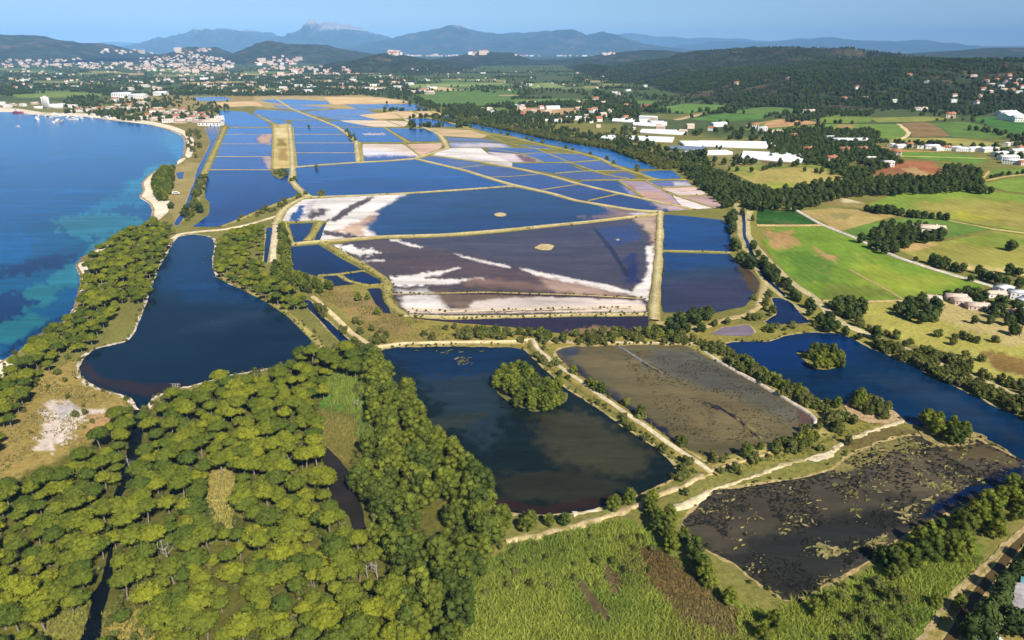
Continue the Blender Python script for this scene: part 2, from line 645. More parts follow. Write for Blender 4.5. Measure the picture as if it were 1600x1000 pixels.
# ---------------------------------------------------------------- the sea
DEEP = S(8, 86, 142, .82)
coast = [(-700, 171), (0, 171), (20, 173), (40, 177), (60, 178), (130, 180), (190, 188), (235, 193), (262, 200), (285, 208), (292, 218), (291, 232),
         (290, 240), (279, 250), (275, 260), (250, 266), (240, 270), (232, 276), (224, 286), (226, 297), (220, 307), (226, 311), (235, 316), (241, 327),
         (240, 340), (225, 351), (190, 364), (163, 379), (145, 394), (129, 402), (121, 415), (127, 428), (128, 445), (124, 457), (117, 485),
         (95, 507), (60, 524), (30, 550), (8, 562), (-30, 590), (-200, 690), (-700, 900)]
TURQ = S(36, 114, 124, .78)
TURQ2 = S(40, 122, 138, .82)
WEED = S(8, 48, 92, .8)
sea_p = [
    ([(-700, 165), (0, 168), (200, 185), (292, 215), (240, 250), (-700, 240)], S(8, 96, 156, .84), 1, 20, 6),
    ([(-700, 355), (60, 350), (240, 300), (241, 345), (120, 430), (100, 510), (-30, 600), (-700, 900)], S(10, 84, 124, .8), 1, 30, 14),
    ([(-300, 360), (30, 355), (60, 370), (40, 400), (-20, 430), (-300, 450)], S(8, 92, 150, .8), 1, 20, 16),
    ([(10, 470), (60, 440), (100, 445), (80, 470), (40, 490), (0, 500), (-60, 520)], TURQ, 1, 2.5, 9, 9),
    ([(0, 500), (60, 490), (75, 500), (30, 530), (-40, 550), (-80, 540)], TURQ, 1, 2.5, 9, 9),
    ([(100, 415), (125, 405), (122, 450), (90, 448), (70, 435)], TURQ2, 1, 3, 9, 9),
    ([(90, 340), (160, 330), (240, 345), (190, 362), (130, 375), (85, 352)], TURQ2, 1, 3, 12, 9),
    ([(160, 308), (232, 300), (238, 318), (190, 325), (130, 335)], S(24, 112, 150, .85), 1, 3, 10, 9),
    ([(195, 285), (226, 275), (232, 262), (275, 250), (270, 262), (230, 278), (222, 300), (200, 300)], S(36, 128, 158, .85), 1, 5, 6, 10),
    ([(255, 205), (285, 210), (291, 235), (280, 248), (262, 232)], S(34, 126, 172, .82), 1, 10, 6),
    ([(150, 380), (215, 352), (170, 385), (130, 410), (118, 440), (112, 420)], S(60, 140, 148, .8), 1, 5, 5, 16),
    ([(20, 540), (80, 500), (115, 480), (95, 505), (55, 525), (20, 552), (-20, 575)], WEED, 1, 3, 7, 9),
    ([(0, 420), (70, 400), (120, 395), (100, 412), (50, 428), (-60, 440)], WEED, 1, 4, 11, 11),
    ([(-40, 462), (20, 455), (60, 470), (20, 500), (-60, 510)], WEED, 1, 3, 9, 10),
]
surface('sea', coast, 0.02, M_PAN, DEEP, 1, sea_p, 4.0, 0.8, 11)

# beaches
for nm, poly in (
    ('beach', [(-400, 168), (0, 168), (30, 170), (70, 176), (130, 177), (190, 184), (240, 190), (270, 197), (296, 207), (304, 220), (301, 240), (297, 247), (290, 246), (288, 232), (288, 220), (282, 211), (260, 202), (235, 195), (190, 190), (130, 182), (60, 180), (20, 175), (-400, 173)]),
    ('beach', [(284, 247), (292, 246), (285, 252), (277, 258), (276, 252)]),
    ('beach', [(243, 266), (248, 268), (242, 280), (244, 296), (254, 308), (264, 312), (267, 322), (262, 332), (250, 342), (238, 350), (228, 356), (222, 352), (236, 342), (238, 328), (232, 317), (217, 309), (224, 298), (221, 286), (230, 275)]),
    ('beach', [(168, 377), (172, 382), (160, 392), (152, 398), (140, 396), (146, 392)]),
    ('beach', [(120, 412), (134, 408), (140, 425), (138, 445), (132, 458), (124, 458), (126, 443), (124, 428), (118, 416)]),
    ('beach', [(112, 483), (126, 478), (128, 486), (116, 496), (106, 500)]),
    ('beach', [(-40, 585), (0, 562), (20, 568), (22, 576), (6, 588), (-30, 605)]),
):
    surface(nm, poly, next_level(0.03), M_LAND, S(240, 222, 196, .9), 0, [], 3.0, 0.8)

ribbon('wet_sand', [(60, 180), (130, 182), (190, 189.5), (235, 195), (262, 202), (284, 210), (290, 219), (290, 232), (288, 240)], 5, 0.05, (S(176, 150, 122, .8),) * 3, jag=.4)
ribbon('wet_sand', [(243, 267), (231, 276), (223, 286), (225, 297), (219, 307), (234, 316), (240, 327), (238, 341), (224, 352)], 2.6, 0.25, (S(190, 154, 126, .8),) * 3, jag=.5)
ribbon('wet_sand', [(163, 379), (145, 394), (129, 402), (120, 415), (126, 428), (127, 445), (123, 457), (116, 485), (95, 507), (60, 524), (30, 550), (8, 562), (-30, 590)], 1.7, 0.25, (S(160, 126, 100, .8),) * 3, jag=.5)

# ---------------------------------------------------------------- ponds in front
ponds = {}


def pond(name, poly, base, patches=(), rim=3.2, rimcol=PALE, step=3.0, jag=1.2, wet=1.0, holes_rim=True):
    ponds[len(ponds)] = np.asarray(poly, float)
    o = surface(name, poly, next_level(0.12), M_PAN, base, wet, patches, step, jag)
    if rim:
        ribbon('shore', poly, rim, 0.02, (rimcol, rimcol, rimcol), closed=True, jag=0.6)
    return o


P1 = [(278, 370), (300, 366), (320, 368), (333, 374), (335, 385), (332, 400), (332, 420), (340, 435), (365, 447), (400, 462), (430, 480), (455, 500), (476, 518), (489, 534),
      (470, 552), (448, 568), (424, 574), (400, 578), (350, 588), (300, 602), (262, 610), (238, 620), (228, 640), (216, 640), (206, 622), (190, 616), (160, 608), (140, 598), (127, 588), (123, 575), (135, 555), (145, 547), (170, 540), (200, 533), (210, 520), (220, 497), (232, 465), (240, 440), (250, 415), (262, 395), (270, 380)]
DB = S(14, 38, 58, .72)
pond('pond', P1, DB, [
    ([(270, 370), (335, 370), (330, 420), (420, 470), (300, 470), (240, 450)], S(12, 54, 92, .78), 1, 25, 10),
    ([(270, 520), (330, 498), (400, 486), (440, 490), (330, 515)], S(32, 54, 70, .75), 1, 14, 8),
    ([(123, 575), (150, 600), (232, 620), (300, 600), (232, 600), (160, 590), (135, 565)], S(56, 44, 44, .7), 1, 5, 3),
], 3.2)
P2 = [(595, 548), (605, 543), (700, 541), (800, 543), (818, 546), (832, 560), (850, 577), (878, 602), (912, 625), (940, 642), (980, 672), (1018, 696), (1045, 718), (1058, 738), (1048, 750), (1015, 764), (985, 778), (938, 793), (900, 801), (850, 804), (800, 801), (775, 790), (740, 750), (690, 690), (640, 630), (600, 575)]
BRW = S(66, 64, 44, .75)
pond('pond', P2, S(24, 37, 36, .7), [
    ([(600, 545), (820, 545), (780, 590), (680, 610)], S(20, 50, 84, .75), 1, 25, 8),
    ([(660, 590), (760, 580), (790, 640), (760, 700), (700, 660)], S(40, 54, 62, .8), 1, 14, 18),
    ([(840, 650), (900, 640), (980, 680), (1020, 705), (1000, 745), (930, 740), (870, 720), (845, 690)], BRW, 1, 16, 12, 12),
    ([(760, 745), (850, 730), (950, 745), (980, 770), (900, 785), (800, 780)], S(50, 50, 36, .75), 1, 8, 16, 24),
    ([(780, 780), (850, 792), (980, 770), (985, 780), (850, 806), (770, 792)], S(56, 38, 32, .7), 1, 4, 4),
    ([(650, 660), (760, 640), (770, 655), (690, 672)], S(52, 58, 52, .8), 1, 6, 9, 18),
], 2.6, TAN)
P3 = [(868, 549), (876, 544), (895, 541), (965, 540), (1062, 539), (1084, 542), (1100, 552), (1125, 567), (1162, 587), (1187, 602), (1202, 611), (1217, 617), (1242, 634), (1264, 646), (1273, 657), (1269, 667), (1255, 677), (1232, 686), (1180, 701), (1150, 710), (1110, 713), (1072, 706), (1040, 690), (1000, 665), (962, 628), (930, 607), (908, 592), (890, 575), (872, 558)]
p3 = [
    ([(900, 555), (1040, 548), (1150, 590), (1190, 640), (1210, 690), (1120, 690), (1060, 660), (960, 600)], S(120, 106, 70, .74), .85, 16, 10),
    ([(1020, 545), (1090, 548), (1200, 612), (1265, 650), (1240, 660), (1150, 620), (1080, 600), (1010, 570)], S(104, 100, 84, .74), .9, 14, 8),
    ([(880, 560), (905, 590), (960, 630), (1000, 668), (1060, 702), (1080, 706), (1040, 670), (1000, 645), (940, 600), (900, 570)], S(48, 46, 62, .75), 1, 6, 5),
    ([(1240, 632), (1275, 655), (1255, 680), (1245, 650)], S(96, 74, 68, .75), .8, 4, 3),
    ([(868, 548), (910, 541), (905, 552), (885, 560)], S(70, 74, 86, .75), 1, 5, 3),
]
pond('pond', P3, S(108, 98, 66, .74), p3, 2.6, TAN)
P4C = S(10, 46, 80, .75)
P4 = [(1132, 537), (1150, 534), (1200, 534), (1225, 526), (1245, 521), (1275, 519), (1310, 521), (1337, 532), (1362, 545), (1400, 560), (1425, 570), (1462, 592), (1487, 602), (1525, 620), (1562, 638), (1600, 655), (1680, 700), (1720, 740), (1640, 735), (1598, 722), (1570, 700), (1535, 682), (1500, 672), (1470, 668), (1437, 667), (1420, 662), (1412, 655), (1390, 640), (1325, 632), (1300, 630), (1275, 622), (1237, 605), (1205, 592), (1180, 575), (1160, 560), (1145, 548)]
pond('pond', P4, P4C, [
    ([(1340, 590), (1420, 585), (1500, 620), (1600, 690), (1560, 680), (1440, 630)], S(32, 54, 78, .76), 1, 14, 14),
    ([(1140, 536), (1320, 522), (1340, 560), (1200, 580)], S(10, 46, 98, .8), 1, 16, 6),
], 2.2, TAN)
P5 = [(1112, 766), (1160, 762), (1210, 753), (1250, 748), (1300, 735), (1330, 712), (1370, 694), (1420, 680), (1470, 684), (1530, 688), (1590, 716), (1660, 740), (1620, 760), (1560, 770), (1500, 790), (1470, 805), (1430, 825), (1390, 850), (1365, 872), (1340, 886), (1300, 906), (1262, 930), (1230, 938), (1200, 920), (1172, 900), (1148, 880), (1110, 862), (1082, 840), (1066, 815), (1085, 797)]
pond('marsh_pond', P5, S(86, 78, 62, .68), [
    ([(1200, 830), (1330, 800), (1440, 790), (1360, 870), (1230, 935), (1130, 870)], S(52, 52, 46, .68), 1, 20, 12),
    ([(1350, 720), (1500, 690), (1590, 720), (1500, 780), (1400, 770)], S(106, 94, 72, .68), 1, 14, 12),
    ([(1560, 735), (1600, 725), (1600, 760), (1540, 768), (1480, 790), (1440, 815), (1450, 790), (1500, 765)], S(10, 30, 66, .8), 1, 4, 5),
    ([(1290, 720), (1340, 690), (1420, 676), (1440, 700), (1370, 715), (1330, 738), (1300, 742)], S(150, 138, 78, .7), .5, 4, 9, 12),
    ([(1470, 690), (1530, 688), (1590, 712), (1600, 735), (1540, 720), (1480, 705)], S(110, 96, 62, .7), .7, 3, 6, 10),
], 2.4, TAN)
N = [
    ('channel', [(208, 640), (222, 640), (222, 680), (221, 705), (214, 742), (194, 768), (182, 790), (176, 830), (176, 895), (168, 935), (160, 962), (157, 1000), (150, 1060), (100, 1060), (126, 1000), (138, 965), (144, 930), (160, 905), (171, 850), (173, 805), (176, 780), (185, 752), (196, 722), (198, 700), (207, 668)], S(16, 22, 26, .7)),
    ('channel', [(500, 690), (512, 700), (533, 720), (551, 745), (564, 780), (569, 815), (580, 845), (592, 870), (580, 878), (556, 845), (545, 805), (524, 795), (513, 766), (508, 730), (500, 706)], S(52, 46, 40, .7)),
    ('channel', [(472, 468), (486, 470), (496, 485), (507, 497), (530, 517), (556, 541), (562, 552), (548, 550), (535, 537), (515, 517), (500, 500), (482, 482)], S(12, 34, 70, .8)),
    ('channel', [(416, 355), (426, 355), (422, 385), (417, 412), (411, 414), (414, 387)], S(12, 44, 90, .8)),
    ('channel', [(1205, 465), (1222, 466), (1237, 473), (1250, 490), (1267, 504), (1205, 507), (1194, 503), (1215, 490), (1209, 475)], S(20, 40, 80, .8)),
    ('channel', [(320, 200), (343, 190), (343, 203), (337, 220), (325, 245), (316, 265), (310, 285), (305, 302), (300, 318), (291, 335), (284, 345), (278, 353), (271, 351), (284, 330), (291, 317), (297, 300), (303, 285), (309, 262), (321, 240), (329, 222)], S(12, 62, 130, .85)),
    ('channel', [(275, 270), (288, 268), (286, 279), (278, 279)], S(12, 62, 130, .85)),
    ('channel', [(1159, 322), (1163, 322), (1165, 345), (1166, 370), (1180, 400), (1200, 435), (1230, 462), (1226, 463), (1196, 438), (1174, 402), (1161, 370), (1160, 345)], S(16, 40, 80, .8)),
    ('ditch', [(1640, 820), (1600, 848), (1576, 880), (1548, 914), (1520, 950), (1500, 985), (1480, 1040), (1450, 1040), (1484, 985), (1505, 945), (1532, 910), (1558, 880), (1582, 850), (1620, 815)], S(98, 80, 48, .75)),
    ('salt_pool', [(1110, 521), (1132, 511), (1150, 509), (1170, 507), (1180, 517), (1174, 524), (1140, 525)], S(128, 112, 122, .8)),
]
for nm, poly, c in N:
    pond(nm, poly, c, [], 0 if nm == 'channel' and poly[0][1] > 600 else 1.4, TAN, jag=0.9)

# ---------------------------------------------------------------- the salt pans
BLUE = S(18, 84, 146, .82)
BLUE2 = S(24, 66, 122, .85)
NAVY = S(16, 50, 98, .85)
VIOL = S(92, 96, 140, .8)
PURP = S(96, 82, 82, .8)
PURPD = S(58, 50, 72, .8)
BROWNP = S(122, 98, 92, .8)
WHITE = S(234, 224, 214, .88)
SALTG = S(206, 196, 196, .88)
PEACH = S(222, 194, 158, .85)


def pan(poly, base, wet=1.0, patches=(), step=3.0, jag=0.5):
    ponds[len(ponds)] = np.asarray(poly, float)
    patches = [(p[0], p[1], p[2], p[3] * 1.25, p[4] * 1.1, *((p[5] * .75,) if len(p) > 5 else (8.0,))) for p in patches]
    return surface('salt_pan', poly, next_level(0.10), M_PAN, base, wet, patches, step, jag)


# lagoon left and the big pans
pan([(326, 266), (420, 265), (436, 268), (452, 262), (453, 270), (455, 285), (472, 300), (474, 303), (440, 313), (410, 325), (380, 338), (360, 348), (345, 354), (300, 354), (310, 348), (327, 335), (328, 315), (320, 310), (321, 290)], S(14, 60, 122, .85), 1,
    [([(380, 300), (470, 296), (430, 318), (380, 338), (330, 350), (330, 330)], S(18, 50, 108, .8), 1, 15, 8)])
pan([(455, 262), (500, 258), (560, 254), (650, 248), (690, 259), (725, 268), (760, 278), (798, 290), (720, 296), (640, 302), (560, 306), (500, 308), (480, 306), (468, 299), (456, 285)], S(16, 76, 142, .85), 1,
    [([(455, 285), (560, 280), (700, 285), (790, 290), (640, 303), (480, 306)], S(16, 62, 122, .85), 1, 14, 6)])
pan2 = [(470, 312), (500, 310), (560, 307), (640, 303), (720, 297), (800, 292), (860, 303), (900, 314), (950, 323), (1000, 331), (1020, 334), (980, 340), (920, 346), (860, 352), (800, 359), (720, 366), (660, 369), (600, 370), (550, 374), (500, 377), (504, 360), (512, 347), (490, 346), (448, 348), (441, 346), (445, 332)]
pan(pan2, S(26, 62, 102, .8), 1, [
    ([(430, 360), (450, 305), (640, 300), (612, 314), (590, 330), (588, 346), (572, 352), (578, 362), (598, 374), (480, 390)], WHITE, .05, 2.5, 3, 16),
    ([(560, 345), (588, 332), (586, 346), (571, 354), (566, 368), (540, 364), (520, 362)], PINKS, .2, 3, 4, 14),
    ([(572, 352), (620, 320), (700, 300), (760, 300), (700, 320), (620, 345), (592, 368)], S(34, 66, 112, .8), 1, 8, 3),
    ([(478, 336), (498, 326), (518, 326), (510, 336), (486, 341)], PURP, .6, 3, 4, 10),
    ([(510, 346), (545, 322), (582, 306), (588, 308), (556, 326), (526, 346)], PURP, .6, 1.2, 2, 8),
    ([(530, 330), (575, 308), (578, 309), (538, 332)], PURP, .6, 1.2, 1.2, 8),
    ([(449, 346), (456, 335), (468, 322), (474, 322), (474, 334), (466, 346)], S(40, 80, 140, .85), 1, 1.0, 2.5, 7),
    ([(500, 360), (540, 364), (580, 372), (560, 374), (505, 366)], PURP, .5, 1.5, 3, 10),
    ([(478, 318), (492, 314), (484, 334), (476, 340)], SALTG, .2, 2, 2, 8),
    ([(940, 322), (1020, 334), (960, 343), (900, 338), (960, 333)], S(150, 124, 120, .8), .6, 6, 4),
    ([(700, 340), (900, 320), (940, 335), (860, 350), (720, 362)], S(32, 56, 100, .8), 1, 10, 12),
    ([(1000, 331), (1024, 334), (1000, 338), (985, 334)], SALTG, .3, 2, 2),
], 2.6)
pan3 = [(515, 384), (550, 377), (600, 373), (660, 372), (720, 369), (800, 362), (860, 355), (920, 349), (980, 342), (1026, 337), (1025, 360), (1023, 400), (1018, 440), (1013, 470), (1012, 489), (900, 490), (800, 493), (700, 493), (637, 491), (625, 480), (614, 462), (612, 446), (590, 430), (560, 411), (530, 394)]
pan(pan3, S(92, 74, 70, .8), .9, [
    ([(600, 374), (720, 368), (1020, 338), (1018, 440), (960, 450), (850, 428), (760, 405)], S(78, 70, 80, .8), .95, 10, 8),
    ([(520, 386), (600, 374), (660, 388), (720, 400), (720, 415), (600, 420), (560, 408)], S(92, 72, 64, .8), .9, 10, 6),
    ([(700, 396), (860, 434), (970, 456), (900, 460), (760, 440), (700, 425), (560, 412)], S(98, 76, 72, .8), .85, 6, 5),
    ([(520, 384), (545, 384), (590, 394), (568, 400), (548, 397)], WHITE, .1, 2, 7, 9),
    ([(560, 407), (600, 405), (602, 408), (566, 410)], WHITE, .1, 1, 2, 8),
    ([(606, 374), (626, 374), (628, 377), (612, 377)], WHITE, 0, 1, 1.2, 6),
    ([(608, 374), (640, 380), (660, 386), (658, 388), (636, 383)], WHITE, .1, .9, .8, 6),
    ([(708, 395), (730, 401), (760, 408), (798, 416), (796, 419), (760, 412), (724, 403)], WHITE, .05, .9, .8, 8),
    ([(812, 418), (850, 426), (905, 437), (950, 445), (1000, 460), (960, 457), (900, 444), (850, 434), (815, 422)], WHITE, .05, 1.2, 1.2, 8),
    ([(610, 433), (660, 427), (716, 419), (690, 428), (665, 434), (700, 436), (764, 434), (740, 438), (690, 444), (640, 448), (612, 445)], WHITE, .05, 2.0, 4, 11),
    ([(740, 434), (820, 440), (900, 448), (880, 455), (790, 452), (720, 446)], S(132, 104, 92, .8), .6, 6, 6, 16),
    ([(838, 432), (900, 442), (990, 462), (900, 461), (860, 452)], S(176, 146, 128, .85), .4, 5, 5, 14),
    ([(622, 452), (660, 452), (690, 462), (700, 482), (660, 486), (630, 478)], WHITE, .05, 5, 4, 12),
    ([(680, 455), (760, 455), (840, 462), (820, 480), (720, 484), (690, 470)], S(136, 112, 92, .8), .5, 8, 5, 16),
    ([(740, 470), (800, 465), (900, 465), (1000, 470), (1008, 484), (860, 484), (730, 484)], S(228, 210, 196, .9), .1, 3, 2, 14),
    ([(630, 479), (720, 483), (860, 478), (1008, 476), (1010, 487), (860, 488), (720, 490), (640, 489)], S(228, 206, 182, .9), .05, 1.2, .8, 14),
    ([(640, 485), (760, 486), (900, 482), (1000, 482), (900, 484), (760, 488), (650, 487)], BROWNP, .4, 1, 1, 10),
    ([(988, 340), (1026, 336), (1026, 400), (1019, 402), (1020, 380), (1010, 362), (1002, 350)], S(192, 164, 142, .85), .2, 3, 3, 10),
    ([(1010, 385), (1022, 385), (1022, 432), (1012, 470), (985, 460), (1002, 440), (1013, 420)], WHITE, .05, 2, 2.5, 9),
    ([(980, 400), (995, 395), (1000, 440), (975, 445)], S(40, 44, 90, .8), 1, 5, 5, 14),
    ([(930, 360), (990, 350), (1000, 370), (960, 385)], S(56, 66, 116, .8), 1, 6, 6),
    ([(924, 353), (928, 353), (960, 390), (985, 432), (980, 433), (952, 392)], S(40, 36, 56, .8), 1, .6, .8, 8),
    ([(612, 459), (760, 457), (1008, 466), (1008, 468), (760, 460), (612, 461)], S(70, 50, 50, .7), .7, .6, .5, 8),
], 2.6)
# canal below the big pan
pan([(632, 495), (700, 500), (800, 497), (900, 495), (1014, 494), (1013, 514), (985, 519), (930, 521), (870, 520), (800, 511), (740, 506), (680, 501)], S(54, 44, 62, .8), 1,
    [([(880, 519), (935, 508), (990, 517), (940, 524)], S(160, 130, 92, .8), .2, 2, 4, 9)])
# ponds behind the west embankment
pan([(441, 351), (490, 348), (478, 377), (455, 379), (444, 364)], S(14, 42, 92, .82), 1)
pan([(500, 350), (509, 348), (501, 374), (491, 377)], S(22, 40, 84, .82), 1)
pan([(453, 386), (497, 382), (530, 402), (567, 422), (495, 431), (458, 421)], S(12, 38, 84, .82), 1, [([(456, 400), (480, 395), (520, 410), (500, 425), (462, 418)], S(14, 32, 66, .8), 1, 5, 4)])
pan([(530, 430), (567, 424), (604, 442), (576, 446), (540, 438)], S(12, 38, 84, .82), 1)
pan([(503, 432), (528, 430), (555, 444), (520, 447)], S(20, 34, 66, .8), 1)
pan([(572, 451), (594, 450), (604, 472), (611, 490), (599, 488), (585, 472), (577, 456)], S(34, 32, 60, .8), 1)
# pans right of the causeway
pan([(1037, 335), (1080, 338), (1130, 344), (1138, 350), (1142, 370), (1142, 393), (1035, 391)], S(18, 62, 116, .85), 1)
pan([(1035, 394), (1142, 397), (1150, 410), (1175, 425), (1187, 440), (1184, 455), (1165, 478), (1120, 488), (1036, 488), (1031, 460)], S(48, 60, 80, .8), 1,
    [([(1040, 440), (1170, 430), (1188, 450), (1160, 480), (1040, 488)], S(62, 58, 80, .8), .95, 16, 8),
     ([(1148, 408), (1176, 426), (1190, 445), (1180, 462), (1168, 445)], S(96, 78, 52, .75), .7, 3, 3),
     ([(1035, 394), (1142, 398), (1150, 415), (1040, 425)], S(24, 60, 108, .82), 1, 12, 5)])
# columns between the beach canal and the sandy strip
rows = [200, 210, 225, 245, 265]
lx = [357, 352, 345, 338, 328]
rx = [427, 427, 425, 424, 424]
for k in range(4):
    pan([(lx[k], rows[k]), (rx[k], rows[k]), (rx[k + 1], rows[k + 1]), (lx[k + 1], rows[k + 1])], (S(44, 96, 172, .85), S(62, 100, 172, .85), S(58, 92, 160, .85), S(48, 82, 150, .85))[k], 1,
        [([(404, 213), (424, 205), (424, 226), (404, 222)], PINKS, .2, 2, 2.5, 6)] if k in (1, 2) else [([(410, 246), (428, 235), (428, 264), (418, 264)], S(190, 168, 166, .85), .3, 2, 2, 6)] if k == 3 else [])
# columns right of the sandy strip
rows = [188, 199, 209, 223, 239, 262]
lx = [455, 455, 456, 458, 460, 457]
rx = [498, 525, 538, 553, 556, 560]
cc = [S(40, 84, 164, .85), S(22, 84, 158, .85), S(22, 86, 158, .85), S(22, 76, 148, .85), S(22, 72, 140, .85)]
for k in range(5):
    pan([(lx[k], rows[k]), (rx[k], rows[k]), (rx[k + 1], rows[k + 1]), (lx[k + 1], rows[k + 1])], cc[k], 1)
pan([(528, 199), (598, 199), (632, 222), (562, 222), (548, 212)], S(22, 84, 156, .85), 1, [([(566, 208), (602, 208), (603, 211), (568, 211)], SALTG, .2, 1, .6)])
pan([(604, 200), (664, 201), (680, 208), (688, 221), (643, 221)], S(22, 82, 152, .85), 1)
pan([(566, 225), (630, 225), (656, 245), (600, 251), (568, 253)], S(226, 204, 186, .9), .1, [
    ([(566, 244), (600, 241), (640, 243), (654, 246), (600, 253), (566, 254)], S(60, 76, 140, .85), 1, 1.5, 2),
    ([(566, 232), (610, 236), (640, 242), (566, 244)], S(226, 222, 226, .9), .3, 3, 2)])
pan([(636, 225), (692, 224), (688, 233), (656, 243)], S(214, 178, 150, .88), .1)
pan([(695, 232), (750, 230), (762, 240), (800, 247), (800, 261), (745, 251), (676, 242)], WHITE, .05, [([(680, 243), (740, 245), (800, 257), (800, 262), (745, 252)], SALTG, .4, 2, 1.5), ([(755, 232), (800, 246), (800, 250), (764, 240)], S(90, 100, 160, .85), 1, 1.5, 1)])
# between the two long diagonal dykes
pan([(655, 248), (675, 244), (745, 253), (760, 258), (712, 263), (690, 257)], S(84, 92, 136, .82), 1, [([(660, 247), (700, 248), (706, 258), (690, 257)], S(60, 82, 148, .82), 1, 3, 2)])
pan([(712, 263), (760, 258), (800, 263), (845, 272), (800, 276), (762, 277)], S(62, 74, 128, .82), 1)
pan([(762, 277), (800, 276), (845, 272), (905, 288), (845, 297), (800, 288)], S(52, 72, 132, .82), 1)
pan([(845, 297), (905, 288), (972, 302), (918, 314), (880, 308)], S(46, 62, 118, .82), 1)
pan([(918, 314), (972, 302), (1010, 312), (1060, 323), (1076, 328), (1030, 331), (985, 327)], S(36, 56, 112, .82), 1, [([(1010, 312), (1080, 326), (1070, 332), (1030, 326)], S(190, 166, 160, .85), .3, 3, 3)])
# between the diagonal dyke and the outer dyke
pan([(700, 223), (740, 222), (790, 225), (800, 231), (765, 231), (706, 231)], S(150, 150, 182, .85), .7, [([(710, 226), (780, 224), (790, 230), (720, 230)], SALTG, .3, 3, 2)])
pan([(800, 231), (836, 232), (855, 239), (815, 240), (760, 236), (762, 231)], S(60, 82, 150, .82), 1)
pan([(760, 237), (815, 241), (847, 254), (800, 254)], S(212, 196, 196, .88), .3, [([(806, 240), (830, 246), (846, 254), (820, 254)], S(126, 96, 100, .8), .6, 2, 2)])
pan([(815, 241), (855, 239), (888, 253), (849, 254)], S(64, 90, 160, .82), 1)
pan([(855, 239), (905, 241), (935, 250), (890, 253)], S(80, 92, 152, .82), 1)
pan([(800, 255), (890, 255), (900, 262), (917, 267), (866, 271), (800, 260)], S(50, 74, 142, .82), 1)
pan([(890, 255), (940, 251), (962, 262), (975, 268), (920, 266)], S(78, 88, 152, .82), 1)
pan([(866, 272), (917, 267), (945, 273), (942, 280), (908, 282), (880, 276)], S(72, 78, 132, .82), 1)
pan([(945, 273), (978, 268), (995, 276), (985, 280), (943, 280)], S(84, 84, 130, .82), 1)
pan([(800, 225), (850, 229), (870, 234), (838, 232)], S(60, 90, 160, .82), 1)
pan([(905, 288), (908, 283), (965, 282), (1000, 306), (972, 302)], S(44, 66, 126, .82), 1, [([(966, 282), (1002, 308), (985, 305), (975, 292)], S(150, 140, 168, .85), .8, 3, 3)])
pan([(967, 282), (1010, 284), (1048, 304), (1062, 320), (1010, 311), (985, 298)], S(180, 158, 168, .85), .6, [([(985, 300), (1030, 298), (1055, 318), (1010, 311)], S(196, 158, 140, .85), .2, 4, 3), ([(972, 288), (986, 290), (992, 298), (978, 296)], S(170, 110, 90, .85), .3, 2, 2)])
pan([(1012, 283), (1072, 282), (1085, 291), (1034, 293)], S(120, 120, 172, .82), .9, [([(1050, 284), (1078, 286), (1080, 291), (1056, 290)], SALTG, .3, 2, 1)])
pan([(1034, 294), (1086, 292), (1108, 305), (1062, 306)], S(206, 176, 160, .88), .2, [([(1040, 298), (1100, 299), (1100, 304), (1060, 304)], S(226, 206, 196, .88), .1, 2, 2)])
pan([(1062, 307), (1109, 306), (1132, 323), (1118, 326), (1090, 318)], S(190, 158, 150, .85), .3)
pan([(1050, 305), (1062, 307), (1116, 325), (1084, 327), (1064, 321)], S(226, 208, 202, .9), .15)
# outer water beside the trees
pan([(675, 182), (700, 181), (722, 190), (740, 194), (800, 206), (850, 217), (880, 222), (920, 229), (950, 233), (975, 243), (1012, 257), (1030, 264), (985, 263), (960, 256), (935, 244), (905, 236), (875, 229), (850, 224), (815, 216), (800, 212), (762, 206), (732, 197), (705, 189)], S(44, 110, 180, .85), 1, step=2.5)
pan([(1000, 268), (1050, 266), (1065, 278), (1030, 280), (1017, 278)], S(36, 96, 170, .85), 1)
